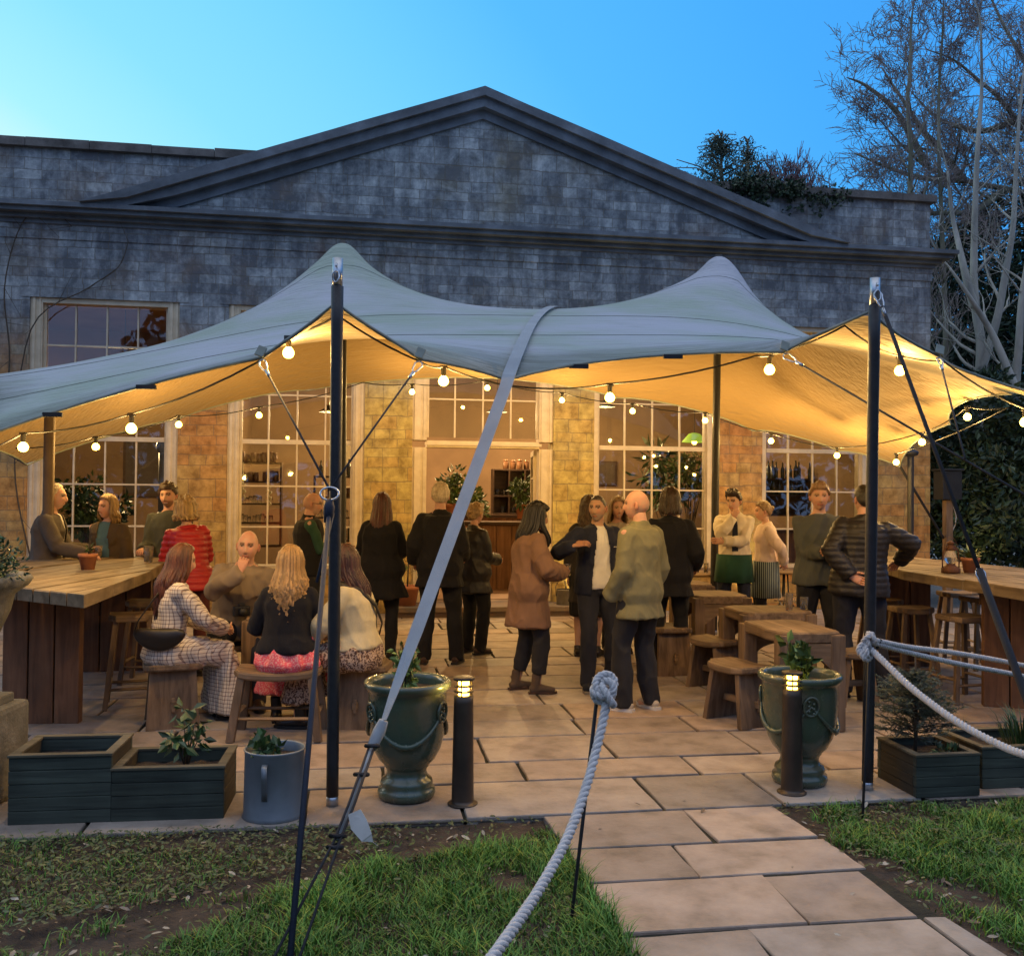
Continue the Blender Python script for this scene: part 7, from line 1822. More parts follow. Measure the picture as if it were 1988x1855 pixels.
# timber planters
PG = (.075, .09, .07); PGB = (.034, .042, .035)
W_PL = woodmat('green_stained_boards', PG, PGB, 0, rough=.75); W_PLY = woodmat('green_stained_boards_y', (.075, .060, .038), (.035, .03, .02), 1, rough=.8); W_CAP = woodmat('bare_board_edges', (.17, .15, .10), (.07, .062, .045), 0, rough=.85)
def planter(o, x0, x1, y0, y1, h, t=.035, soil=.06, nb=None, name='side_board'):
    nb = nb or max(2, int(round(h / .065))); bh = h / nb
    for k in range(nb):
        for (a_, b_, c_, d_, mt) in ((x0, x1, y0, y0 + t, W_PL), (x0, x1, y1 - t, y1, W_PL)):
            pass
    for (a_, b_, c_, d_, mt) in ((x0, x1, y0, y0 + t, W_PL), (x0, x1, y1 - t, y1, W_PL), (x0, x0 + t, y0 + t, y1 - t, W_PLY), (x1 - t, x1, y0 + t, y1 - t, W_PLY)):
        m_ = MB()
        for k in range(nb):
            j = random.uniform(-.0025, .0025)
            m_.bbox(((a_ + b_) / 2 + (j if b_ - a_ < .05 else 0), (c_ + d_) / 2 + (j if d_ - c_ < .05 else 0), (k + .5) * bh), (b_ - a_, d_ - c_, bh - .002), bev=.004)
        m_.build(name, mt, o)
    e = .006
    for (a_, b_, c_, d_) in ((x0 - e, x1 + e, y0 - e, y0 + t + e), (x0 - e, x1 + e, y1 - t - e, y1 + e), (x0 - e, x0 + t + e, y0 + t + e, y1 - t - e), (x1 - t - e, x1 + e, y0 + t + e, y1 - t - e)):
        m_ = MB(); m_.bbox(((a_ + b_) / 2, (c_ + d_) / 2, h + .006), (b_ - a_, d_ - c_, .014), bev=.003); m_.build('top_rail', W_CAP, o)
    m_ = MB(); nx_ = 10; vs = []; fs = []
    for i in range(nx_ + 1):
        for j in range(nx_ + 1): x = lerp(x0 + t, x1 - t, i / nx_); y = lerp(y0 + t, y1 - t, j / nx_); vs.append(V3(x, y, h - soil + noise.noise(V3(x * 14, y * 14, 2)) * .018))
    for i in range(nx_):
        for j in range(nx_): fs.append((i * (nx_ + 1) + j, (i + 1) * (nx_ + 1) + j, (i + 1) * (nx_ + 1) + j + 1, i * (nx_ + 1) + j + 1))
    m_.add(vs, fs); m_.build('soil', M_POTSOIL, o)
f0 = gnd(14, 1602); f1 = gnd(434, 1588); pw_ = (f1 - f0).length; ang = math.atan2(f1.y - f0.y, f1.x - f0.x)
sp1 = empty('planter_box', f0, ang, 'dark green stepped timber planter box at the lower left edge of the terrace', 'planter')
planter(sp1, 0, pw_ * .47, 0, .42, .345, soil=.07); planter(sp1, pw_ * .47 + .001, pw_, 0.0, .42, .265, soil=.06)
bp = empty('leafy_shrub', f0 + Vector((math.cos(ang) * pw_ * .76, math.sin(ang) * pw_ * .76 + .20, .20)), 0, 'small glossy leaved shrub growing in the lower half of the stepped planter', 'shrub')
st = MB(); st.smooth = True; lf_ = MB(); lf_.cols = []; rs_ = random.Random(21)
for k in range(9):
    a_ = k * 2.4; t = V3(math.cos(a_) * .10 * rs_.uniform(.3, 1), math.sin(a_) * .10, .15 + .16 * rs_.random()); st.tube([V3(0, 0, 0), t * .5 + V3(0, 0, .02), t], [.005, .004, .002], 5); leafcluster(lf_, t, 9, (.05, .05, .04), .075, .5, .1, .3, LG + [(.09, .12, .05)], rs_, 0)
st.build('stem', M_TWIG, bp); lf_.build('foliage', M_LEAF, bp)
c0 = gnd(1779, 1549)
sp2 = empty('planter_box', c0, TH, 'square green timber planter holding a feathery bush behind the right front pole', 'planter'); planter(sp2, 0, .40, 0, .42, .235, soil=.04)
c1 = gnd(1925, 1530); sp3 = empty('planter_box', c1, TH, 'green timber planter cut off by the right edge of the picture', 'planter'); planter(sp3, -.06, .5, 0, .45, .235, soil=.04)
fbq = empty('feathery_bush', c0 + ROT9 @ V3(.14, .24, .19), 0, 'fine leaved feathery evergreen bush growing in the square planter', 'bush')
st = MB(); st.smooth = True; lf_ = MB(); lf_.cols = []; rs_ = random.Random(5); st.tube([V3(0, 0, 0), V3(.01, 0, .2), V3(0, 0, .6)], [.012, .010, .004], 6)
FE = [(.045, .075, .045), (.065, .095, .06), (.03, .05, .03), (.09, .10, .07)]
for k in range(150):
    zz = rs_.uniform(.10, .60); a_ = rs_.uniform(0, 6.28); L_ = .27 * math.sin(min(1, (zz + .12) / .72) * PI) ** .5 * rs_.uniform(.6, 1.1); d = V3(math.cos(a_), math.sin(a_), rs_.uniform(.0, .6)).normalized(); b_ = V3(0, 0, zz * .8)
    pts = [b_, b_ + d * L_ * .5 + V3(0, 0, .01), b_ + d * L_ + V3(0, 0, -.01)]; st.tube(pts, [.0025, .0018, .001], 4)
    for q in range(60):
        u = rs_.uniform(.15, 1.05); p = b_ + d * L_ * u; dd = (d * .6 + V3(rs_.uniform(-1, 1), rs_.uniform(-1, 1), rs_.uniform(-.8, .9)) * .9).normalized(); ll = rs_.uniform(.02, .045); sd = dd.orthogonal().normalized() * .0030; c = rs_.choice(FE); lf_.col = (*c, 1); lf_.add([p - sd, p + sd, p + dd * ll], [(0, 1, 2)])
st.build('stem', M_TWIG, fbq); lf_.build('foliage', M_LEAF, fbq)
gp = empty('grassy_plant', c1 + V3(.32, .25, .19), 0, 'tuft of grassy leaves in the planter at the right edge', 'plant'); lf_ = MB(); lf_.cols = []
for k in range(120):
    a_ = rs_.uniform(0, 6.28); d = V3(math.cos(a_), math.sin(a_), 0); r_ = rs_.uniform(0, .12); L_ = rs_.uniform(.1, .26); sd = V3(-d.y, d.x, 0) * .004; c = rs_.choice(LG); lf_.col = (*c, 1); b_ = d * r_; lf_.add([b_ - sd, b_ + sd, b_ + d * L_ * .25 + V3(0, 0, L_ * .7) + sd, b_ + d * L_ * .25 + V3(0, 0, L_ * .7) - sd, b_ + d * L_ * .6 + V3(0, 0, L_)], [(0, 1, 2, 3), (3, 2, 4)])
lf_.build('foliage', M_LEAF, gp)
wd = empty('weed_tuft', c0 + ROT9 @ V3(.30, .12, .20), 0, 'light green weeds at the foot of the feathery bush', 'weed'); lf_ = MB(); lf_.cols = []; leafcluster(lf_, (0, 0, .01), 70, (.10, .08, .03), .05, .5, .4, .1, LG + [(.11, .13, .06)], rs_, 0); lf_.build('foliage', M_LEAF, wd)
# stone urn at the very left
su = empty('stone_urn', Vector((px(-98, 5.25), 5.25, 0)), 0, 'mossy stone urn on a plinth at the left edge of the picture', 'urn')
M_ST = pmat('lichened_stone', (.20, .185, .15), (.09, .085, .065), scale=6, rough=.9, bump=.6, bscale=26, c3=(.14, .13, .10))
m_ = MB(); m_.bbox((0, 0, .26), (.62, .62, .52), bev=.03); m_.bbox((0, 0, .54), (.50, .50, .06), bev=.015); m_.build('plinth', M_ST, su)
m_ = MB(); m_.smooth = True; m_.lathe([(.20, .57), (.24, .60), (.22, .66), (.12, .72), (.09, .80), (.12, .86), (.26, .93), (.31, 1.05), (.33, 1.14), (.39, 1.19), (.41, 1.225), (.39, 1.25), (.34, 1.23), (.30, 1.15)], 40, cap1=False)
m_.v = [(p[0] * (1 + .03 * math.cos(14 * math.atan2(p[1], p[0]))) if p[2] > 1.15 else p[0], p[1] * (1 + .03 * math.cos(14 * math.atan2(p[1], p[0]))) if p[2] > 1.15 else p[1], p[2]) for p in m_.v]; m_.build('bowl', M_ST, su)
m_ = MB(); m_.lathe([(.32, 1.17), (.001, 1.2)], 20, cap0=False, cap1=False); m_.build('soil', M_POTSOIL, su)
lf_ = MB(); lf_.cols = []; st = MB(); st.smooth = True
ub = empty('urn_shrub', Vector((px(-88, 5.25), 5.25, 1.18)), 0, 'fine leaved green shrub growing out of the stone urn', 'shrub')
for k in range(64):
    a_ = rs_.uniform(0, 6.28); el = rs_.uniform(.2, 1.4); d = V3(math.cos(a_) * math.cos(el), math.sin(a_) * math.cos(el), math.sin(el)); L_ = rs_.uniform(.25, .48); st.tube([V3(0, 0, 0), d * L_ * .5, d * L_], [.005, .003, .002], 5)
    for q in range(4): leafcluster(lf_, d * L_ * rs_.uniform(.5, 1), 24, (.07, .07, .06), .035, .4, .2, .1, LG + [(.09, .13, .06)], rs_, 0)
st.build('stem', M_TWIG, ub); lf_.build('foliage', M_LEAF, ub)
# ---------------------------------------------------------------- rope barrier
M_ROPE = pmat('white_cotton_rope', (.60, .58, .57), (.46, .44, .43), scale=30, rough=.85, bump=.5, bscale=260)
M_IRON = pmat('black_iron', (.015, .015, .017), rough=.6, bump=.2, metal=.3)
def rope3(mb, pts, r, lay=.075, ns=3):
    pts = [Vector(p) for p in pts]; dense = []
    for i in range(len(pts) - 1):
        k = max(2, int((pts[i + 1] - pts[i]).length / (lay / 8)))
        for q in range(k): dense.append(lerp(pts[i], pts[i + 1], q / k))
    dense.append(pts[-1]); acc = 0; fr = []; up = Vector((0, .3, 1)).normalized()
    for i, p in enumerate(dense):
        t = (dense[min(i + 1, len(dense) - 1)] - dense[max(i - 1, 0)]).normalized(); u = (up - t * up.dot(t)).normalized() if abs(up.dot(t)) < .99 else t.orthogonal().normalized(); w = t.cross(u); up = u
        if i: acc += (p - dense[i - 1]).length
        fr.append((p, u, w, acc))
    for s_ in range(ns):
        mb.tube([p + (u * math.cos(a_ * 2 * PI / lay + s_ * 2 * PI / ns) + w * math.sin(a_ * 2 * PI / lay + s_ * 2 * PI / ns)) * r * .52 for p, u, w, a_ in fr], r * .56, 6)
def catmull(P_, n=10):
    out = []
    for i in range(len(P_) - 1):
        p0 = P_[max(i - 1, 0)]; p1 = P_[i]; p2 = P_[i + 1]; p3 = P_[min(i + 2, len(P_) - 1)]
        for q in range(n):
            t = q / n; out.append(.5 * ((2 * p1) + (p2 - p0) * t + (2 * p0 - 5 * p1 + 4 * p2 - p3) * t * t + (3 * p1 - p0 - 3 * p2 + p3) * t ** 3))
    out.append(P_[-1]); return out
def stake(base, top, label, hooks=1):
    o = empty('rope_stake', base, 0, label, 'rope stake', 'thin iron stakes carrying the path ropes'); m_ = MB(); m_.smooth = True; d = top - base
    m_.tube([V3(0, 0, -.1), V3(0, 0, 0), d], [.0075, .0075, .0085], 7); m_.build('rod', M_IRON, o); m_ = MB(); m_.smooth = True
    m_.tube([d + V3(-.004, 0, -.09), d + V3(-.02, -.01, -.05), d + V3(-.022, -.01, .01)], .008, 6); m_.tube([d + V3(.0, 0, -.10), d + V3(.03, -.01, -.07), d + V3(.052, -.01, -.02)], .009, 6); m_.build('hook', M_IRON, o); return o
SKT = at(1163, 1318, 3.92); stake(gnd(1110, 1778), SKT, 'thin iron rope stake leaning beside the path in the left lawn')
SRT = at(1690, 1232, 5.2); stake(gnd(1675, 1580), SRT, 'thin iron rope stake in front of the right front pole')
def knot(mb, c, r, s_, seed=0, n=5):
    rs_ = random.Random(seed)
    for k in range(n):
        ax = Vector((rs_.uniform(-1, 1), rs_.uniform(-1, 1), rs_.uniform(-.6, .6))).normalized(); u = ax.orthogonal().normalized(); w = ax.cross(u); cc = c + Vector((rs_.uniform(-1, 1), rs_.uniform(-.5, .5), rs_.uniform(-1.2, 1.2))) * s_ * .42
        pts = [cc + (u * math.cos(t) + w * math.sin(t) * .8) * s_ for t in [2 * PI * q / 16 for q in range(17)]]; rope3(mb, pts, r, .06)
kc = at(1180, 1338, 3.86)
end_ = at(880, 1960, 2.45)
P_ = [kc + V3(.0, 0, -.03), at(1166, 1420, 3.78), at(1140, 1520, 3.62), at(1104, 1620, 3.40), at(1050, 1720, 3.12), at(990, 1810, 2.85), end_]
ob = empty('barrier_rope', kc, 0, 'thick white twisted rope knotted on the left stake and sagging towards us', 'rope')
m_ = MB(); m_.smooth = True; rope3(m_, [p - kc for p in catmull(P_)], .0185, .085); m_.build('rope_length', M_ROPE, ob)
m_ = MB(); m_.smooth = True; knot(m_, V3(0, 0, 0), .0155, .047, 7, 4); m_.build('knot', M_ROPE, ob)
kc2 = at(1688, 1258, 5.16)
ob = empty('barrier_rope', kc2, 0, 'white rope sagging from the right stake down to the right edge of the picture', 'rope')
P_ = [kc2, at(1712, 1280, 5.05), at(1770, 1335, 4.8), at(1850, 1395, 4.5), at(1930, 1440, 4.25), at(1992, 1465, 4.05), at(2120, 1500, 3.7)]
m_ = MB(); m_.smooth = True; rope3(m_, [p - kc2 for p in catmull(P_)], .0175, .07); m_.build('rope_length', M_ROPE, ob); m_ = MB(); m_.smooth = True; knot(m_, V3(-.03, -.02, -.02), .013, .034, 8, 5); m_.build('knot', M_ROPE, ob)
ob = empty('barrier_rope', kc2, 0, 'doubled grey white rope running right from the right stake across the high table', 'rope')
P1 = [kc2 + V3(0, 0, .05), at(1760, 1255, 5.3), at(1860, 1268, 5.5), at(1990, 1292, 5.8), at(2150, 1330, 6.1)]; P2 = [kc2 + V3(0, 0, .035), at(1760, 1265, 5.3), at(1860, 1288, 5.45), at(1990, 1313, 5.7), at(2150, 1350, 6.0)]
for Pq in (P1, P2): m_ = MB(); m_.smooth = True; rope3(m_, [p - kc2 for p in catmull(Pq)], .0150, .06); m_.build('rope_length', M_ROPE, ob)
m_ = MB(); m_.smooth = True; knot(m_, V3(-.005, -.01, .05), .012, .030, 12, 4); m_.build('knot', M_ROPE, ob)
# ================================================================== vegetation
M_BARK = pmat('pale_bark', (.42, .40, .34), (.22, .21, .18), scale=5, rough=.9, bump=.4, stretch=(1, 1, .3)); M_BARKD = pmat('dark_bark', (.22, .19, .15), (.11, .095, .08), scale=5, rough=.9, bump=.5, stretch=(1, 1, .3), c3=(.17, .16, .10))
M_TWIGR = pmat('reddish_twigs', (.30, .24, .21), (.18, .145, .13), rough=.9, bump=0)
class TR:
    def __init__(s, seed): s.r = random.Random(seed); s.big = MB(); s.big.smooth = True; s.tw = MB(); s.tw.smooth = True; s.n = 0
    def branch(s, p, d, L_, r, depth, up=.25, gn=.35, kids=5, minr=.006, spread=.9):
        if s.n > 16000 or L_ < .12: return
        s.n += 1; k = 5 if depth > 1 else 3; pts = [p]; dd = d.normalized(); ds = []
        for q in range(k):
            dd = (dd + Vector((s.r.uniform(-1, 1), s.r.uniform(-1, 1), s.r.uniform(-1, 1))) * gn * .5 + Vector((0, 0, up * .25))).normalized(); p = p + dd * (L_ / k); pts.append(p); ds.append(dd)
        rad = [max(minr * .7, r * (1 - .62 * q / k)) for q in range(k + 1)]
        (s.big if r > .022 else s.tw).tube(pts, rad, 7 if r > .05 else (5 if r > .02 else 3), cap=r > .03)
        if depth <= 0: return
        nk = kids if depth > 1 else kids + 1
        for q in range(nk):
            t = s.r.uniform(.25, 1.0) if q else 1.0; i = min(int(t * k), k - 1); bp_ = lerp(pts[i], pts[i + 1], t * k - i if t < 1 else 1.0)
            ax = ds[i].orthogonal(); ax.rotate(Quaternion(ds[i], s.r.uniform(0, 6.28))); nd = (ds[i] + ax * spread * s.r.uniform(.5, 1.2)).normalized()
            s.branch(bp_, nd, L_ * s.r.uniform(.45, .72), max(minr, rad[i] * .55), depth - 1, up, gn, kids, minr, spread)
    def limb(s, pts, r0, r1, depth, every=.8, L_=2.0, up=.25, kids=4, minr=.007, spread=1.0, side=None, dens=1.0):
        P_ = catmull([Vector(p) for p in pts], 6); n = len(P_)
        P_ = [p + noise.noise_vector(p * .8) * r0 * .8 for p in P_]
        s.big.tube(P_, [lerp(r0, r1, i / (n - 1)) for i in range(n)], 9)
        for i in range(1, n):
            d = (P_[i] - P_[i - 1]); k = d.length * dens / every; k = int(k) + (1 if s.r.random() < k - int(k) else 0)
            for q in range(k):
                ax = d.orthogonal().normalized(); ax.rotate(Quaternion(d.normalized(), s.r.uniform(0, 6.28))); rr_ = lerp(r0, r1, i / (n - 1))
                s.branch(P_[i], (d.normalized() * .6 + ax * 1.0), L_ * s.r.uniform(.5, 1.1) * lerp(1, .6, i / n), max(minr, min(rr_ * .45, .05)), depth, up, .4, kids, minr, spread)
        s.branch(P_[-1], P_[-1] - P_[-2], L_ * .8, r1, depth, up, .35, kids, minr, spread)
    def done(s, base, label, cat, name, m1, m2, group=None):
        o = empty(name, base, 0, label, cat, group); b_ = Vector(base)
        for mb_, nm, mt in ((s.big, 'trunk', m1), (s.tw, 'twigs', m2)):
            mb_.v = [tuple(Vector(p) - b_) for p in mb_.v]
            if mb_.v: mb_.build(nm, mt, o)
        return o
# wide old bare tree at the right
t = TR(2); Z_ = 23.0
root = at(2120, 960, Z_ + 1); base = Vector((root.x, root.y, -.05))
t.limb([base, at(2110, 700, Z_ + 1), at(2090, 420, Z_ + .6)], .55, .40, 2, every=1.5, L_=2.5)
for P_ in ([(2092, 430), (2030, 395), (1950, 368), (1870, 352), (1800, 325), (1745, 275), (1700, 225)], [(2095, 400), (2040, 300), (1975, 235), (1915, 170), (1860, 120), (1800, 95)], [(2100, 380), (2060, 250), (2000, 130), (1940, 40), (1900, -60)],
           [(1950, 368), (1890, 410), (1820, 415), (1750, 405), (1690, 395)], [(1870, 352), (1800, 260), (1745, 180), (1710, 130)], [(2110, 600), (2050, 520), (1980, 470), (1900, 440)], [(2100, 380), (2080, 200), (2040, 60), (2010, -80)], [(1975, 235), (1900, 260), (1830, 235), (1770, 180)], [(1870, 352), (1790, 345), (1720, 320), (1655, 300)], [(1800, 325), (1740, 215), (1680, 165), (1640, 150)]):
    dz = t.r.uniform(-1.5, 1.5); n_ = len(P_)
    t.limb([at(q[0], q[1], Z_ + .6 + dz * i / n_) for i, q in enumerate(P_)], .095, .012, 3, every=.30, L_=1.75, up=.15, kids=5, minr=.0085)
t.done(base, 'huge spreading leafless old tree rising above the right end of the building', 'tree', 'bare_tree', M_BARKD, M_TWIGR)
# pale young multi-stemmed trees closer
def young(seed, stems, Z_, label, r0=.09, L_=1.3, dep=2, every=.5, m=M_BARK, kids=3, up=.5):
    t = TR(seed); b_ = at(stems[0][0][0], stems[0][0][1], Z_); base = Vector((b_.x, b_.y, -.05))
    for st_ in stems:
        P_ = [at(q[0], q[1], Z_ + t.r.uniform(-.2, .2)) for q in st_]
        if st_ is stems[0]: P_ = [base] + P_
        t.limb(P_, r0 if st_ is stems[0] else r0 * .7, .018, dep, every=every, L_=L_, up=up, kids=kids, minr=.006, spread=.8)
    t.done(base, label, 'tree', 'bare_tree', m, M_TWIGR if m is M_BARKD else M_BARK)
young(5, [[(1902, 1000), (1905, 720), (1893, 600), (1888, 470), (1892, 330), (1905, 190), (1900, 60)], [(1905, 720), (1940, 590), (1962, 450), (1975, 300), (1985, 140)], [(1893, 600), (1870, 520), (1850, 430), (1838, 330)]], 17.5, 'pale stemmed young leafless tree just behind the right corner of the building', .12)
young(6, [[(1985, 1000), (1975, 760), (1985, 600), (2000, 450), (2010, 300)], [(1975, 760), (1925, 650), (1880, 575), (1840, 520)]], 16.5, 'pale forked leafless tree cut by the right edge of the picture', .11)
young(7, [[(1775, 900), (1772, 500), (1768, 330), (1766, 200), (1768, 90), (1772, 20)]], 21.0, 'slim upright leafless tree standing behind the right parapet', .09, 1.2, 2, .28, M_BARKD, 4, .9)
young(8, [[(1835, 900), (1832, 500), (1822, 300), (1826, 150), (1830, 10)]], 22.0, 'second slim leafless tree between the old tree and the parapet', .08, 1.2, 2, .3, M_BARKD, 4, .9)
# evergreen masses
def foliage(name, label, cat, blobs, n, size, cols, asp=.45, base=None, trunk=None, kind=None, seed=0, group=None, droop=.3, up=.3, shell=.45):
    rs_ = random.Random(seed); lf_ = MB(); lf_.cols = []; tot = sum(b_[1] ** 2 for b_ in blobs)
    base = base or Vector((blobs[0][0].x, blobs[0][0].y, 0))
    for c, r_, *s_ in blobs:
        sc = s_[0] if s_ else (1, 1, 1); m = int(n * r_ ** 2 / tot)
        nsub = max(3, int(m / 45))
        for k in range(nsub):
            p = Vector((rs_.gauss(0, 1), rs_.gauss(0, 1), rs_.gauss(0, 1))).normalized() * rs_.uniform(.55, 1.02); q = c + Vector((p.x * r_ * sc[0], p.y * r_ * sc[1], p.z * r_ * sc[2])) - base
            leafcluster(lf_, q, int(m / nsub), (r_ * .26, r_ * .26, r_ * .2), size, asp, up, droop, cols, rs_, 0)
    if kind:
        o = lf_.build(name, M_LEAF, loc=base); return tag(o, label, cat, group, kind)
    o = empty(name, base, 0, label, cat, group); lf_.build('crown', M_LEAF, o)
    if trunk:
        m_ = MB(); m_.smooth = True; P_ = [Vector(p) - base for p in trunk[0]]; m_.tube(P_, trunk[1], 7); m_.build('trunk', M_BARKD, o)
    return o
B = lambda x, y, Z, r, s=(1, 1, 1): (at(x, y, Z), r, s)
foliage('laurel_bush', 'large glossy dark green laurel bush right of the building corner', 'bush', [B(1855, 850, 16.2, .75), B(1925, 830, 16.0, .9), B(1990, 900, 15.6, 1.0), B(1860, 950, 16, .8), B(1930, 980, 15.8, 1.0), B(2010, 1010, 15.6, 1.0), B(1870, 1040, 15.9, .7), B(2080, 900, 15.5, 1.2)], 15000, .16, [(.025, .055, .028), (.04, .075, .035), (.018, .04, .022), (.055, .09, .045)], seed=3, base=Vector((at(1925, 900, 15.8).x, 15.8, 0)))
for k, (x, y, Z, r, lab) in enumerate(((1850, 640, 24, 2.0, 'dark evergreen tree behind the right corner of the building'), (1960, 560, 25, 2.4, 'taller dark evergreen tree behind the pale forked tree'), (2080, 600, 23, 2.6, 'dark evergreen tree at the right edge of the picture'))):
    foliage('evergreen_tree', lab, 'tree', [B(x, y, Z, r), B(x - 20, y + 150, Z, r * .95), B(x + 25, y + 270, Z, r), B(x + 10, y - 110, Z, r * .55)], 13000, .24, LD + [(.04, .06, .035)], asp=.3, seed=10 + k, trunk=([at(x, 1000, Z) * 1, at(x, 700, Z)], [.2, .12]), base=Vector((at(x, y, Z).x, Z, 0)))
# conifer and shrubs rising behind the parapet
def conifer(px_, py_, Z, seed, label, n=34, w=1.0):
    rs_ = random.Random(seed); top = at(px_, py_, Z); base = Vector((top.x, top.y, 0)); o = empty('conifer_tree', base, 0, label, 'tree'); lf_ = MB(); lf_.cols = []; st = MB(); st.smooth = True
    st.tube([V3(0, 0, 0), V3(.05, 0, top.z * .6), V3(0, 0, top.z)], [.2, .1, .02], 7)
    for k in range(n):
        zz = top.z - rs_.uniform(.0, 1.7); a_ = rs_.uniform(0, 6.28); L_ = w * rs_.uniform(.35, 1.0) * (.25 + .55 * (top.z - zz)); d = V3(math.cos(a_), math.sin(a_), .3); p = V3(0, 0, zz); pts = [p, p + d * L_ * .5 + V3(0, 0, .1), p + d * L_ + V3(0, 0, -.05)]; st.tube(pts, [.025, .016, .01], 4)
        for q in range(44): u = rs_.uniform(.2, 1); pp = lerp(p, pts[2], u) + V3(rs_.gauss(0, .05), rs_.gauss(0, .05), -rs_.uniform(0, .35)); leafcluster(lf_, pp, 2, (.07, .07, .07), .075, .4, .1, .5, [(.035, .06, .035), (.05, .08, .045), (.025, .045, .03)], rs_, 0)
    lf_.build('crown', M_LEAF, o); st.build('trunk', M_BARKD, o)
conifer(1400, 262, 23, 1, 'drooping green conifer top rising behind the right slope of the pediment', 40, 1.5)
conifer(1452, 272, 23.5, 2, 'smaller drooping conifer top beside the first one', 26, 1.4)
def twiggy(px_, py_, Z, r, seed, label):
    t = TR(seed); c = at(px_, py_, Z); base = Vector((c.x, c.y, 0)); t.limb([base, V3(c.x, c.y, c.z - 1.6), V3(c.x, c.y, c.z - 1.0)], .12, .06, 1)
    for k in range(16):
        a_ = t.r.uniform(0, 6.28); t.branch(V3(c.x, c.y, c.z - 1.4), V3(math.cos(a_) * .8, math.sin(a_) * .8, t.r.uniform(.5, 1.4)), r * t.r.uniform(.9, 1.4), .03, 3, .7, .3, 5, .010, .5)
    t.done(base, label, 'shrub', 'twiggy_shrub', M_TWIGR, pmat('pinkish_twigs', (.30, .17, .17), (.18, .11, .11), rough=.9, bump=0))
twiggy(1520, 352, 24, .80, 3, 'rounded pinkish leafless shrub top behind the right parapet')
# ivy over the parapet
iv = empty('ivy', MBLD @ V3(toB(1480, 370)[0], .1, 6.45), TH, 'dark ivy spilling over the top of the right parapet wall', 'climbing plant'); lf_ = MB(); lf_.cols = []; rs_ = random.Random(4)
for k in range(70):
    x = rs_.gauss(0, .55); z = -abs(rs_.gauss(0, .16)) + .06 + (.10 if abs(x) < .5 else 0); leafcluster(lf_, (x, -.20 + rs_.uniform(-.06, .1), z), 26, (.13, .10, .08), .07, .8, .2, .3, LD + [(.045, .07, .03)], rs_, 0)
lf_.build('leaves', M_LEAF, iv)
# bare creeper stems on the upper left wall
def creeper(pts, label, seed):
    rs_ = random.Random(seed); P_ = [MBLD @ V3(*((toB(x, y, -.06)[0]), -.06 - .03 * rs_.random(), toB(x, y, -.06)[1])) for x, y in pts]; o = empty('creeper', P_[0], 0, label, 'climbing plant'); m_ = MB(); m_.smooth = True
    C_ = catmull(P_, 6); m_.tube([p - P_[0] for p in C_], [lerp(.012, .005, i / len(C_)) for i in range(len(C_))], 5)
    for i in range(3, len(C_), 3):
        d = V3(rs_.uniform(-.5, .5), -.06, rs_.uniform(-.4, .4)); m_.tube([C_[i] - P_[0], C_[i] + d * .5 - P_[0], C_[i] + d - P_[0]], [.004, .003, .002], 4)
    m_.build('stem', M_TWIG, o)
creeper([(0, 870), (20, 700), (10, 560), (40, 440), (90, 400), (140, 440)], 'bare brown creeper stem climbing the wall at the far left', 1)
creeper([(60, 1080), (30, 900), (60, 640), (170, 560), (230, 520), (250, 470)], 'second thin creeper stem rising left of the first window', 2)
# woodland surrounding the garden (behind the viewer and along both sides)
rw_ = np.random.RandomState(8); nW = 46000
an = rw_.uniform(R(150), R(390), nW); dist = rw_.uniform(24, 34, nW); hh = rw_.rand(nW) ** .8 * (9.5 + 3 * np.sin(an * 7) + 2 * np.sin(an * 17))
cxy = np.stack([np.cos(an) * dist, np.sin(an) * dist + 4, hh], 1)
keep = ~((cxy[:, 1] > 14) & (cxy[:, 0] < 13)); cxy = cxy[keep]; nW = len(cxy)
rv = rw_.normal(0, 1, (nW, 3)); rv /= np.linalg.norm(rv, axis=1)[:, None]; r2 = np.cross(rv, rw_.normal(0, 1, (nW, 3))); r2 /= np.linalg.norm(r2, axis=1)[:, None]
Lw = rw_.uniform(.35, .9, nW)[:, None]
V = np.stack([cxy, cxy + rv * Lw * .5 + r2 * Lw * .3, cxy + rv * Lw, cxy + rv * Lw * .5 - r2 * Lw * .3], 1).reshape(-1, 3); F = np.arange(nW * 4).reshape(-1, 4)
cw = np.ones((nW, 4, 4)); kk = rw_.uniform(.5, 1.3, nW)
for q, c in enumerate((.03, .05, .025)): cw[:, :, q] = (kk * c)[:, None]
wo = npmesh('woodland', V, F, M_LEAF, cw.reshape(-1, 4)); tag(wo, 'dark belt of woodland closing off the garden beyond the terrace', 'woodland', kind='stuff')
# far lawn beyond the gravel on the right
# wooden post with dark box
pb = Vector((px(1840, 14.2), 14.2, 0)); po = empty('garden_post', pb, R(6), 'square timber post with a dark box on top beside the building corner', 'post')
m_ = MB(); m_.bbox((0, 0, .85), (.11, .11, 1.72), bev=.008); m_.build('post', W_Z, po); m_ = MB(); m_.bbox((0, 0, 1.92), (.30, .26, .42), bev=.01); m_.bbox((0, 0, 2.15), (.34, .30, .03), bev=.006); m_.build('box', M_BLK, po)
wr = empty('wall_hook', MBLD @ V3(toB(1840, 1000)[0] - .35, -.02, 1.9), TH, 'pale loop of cable hanging at the right corner of the wall', 'cable loop'); m_ = MB(); m_.smooth = True; m_.tube([V3(.35 + .10 * math.sin(q * .7), -.05, -.35 - .06 * q + .1 * math.cos(q * .7)) for q in range(10)], .010, 6); m_.build('cable', M_PALEMET, wr)
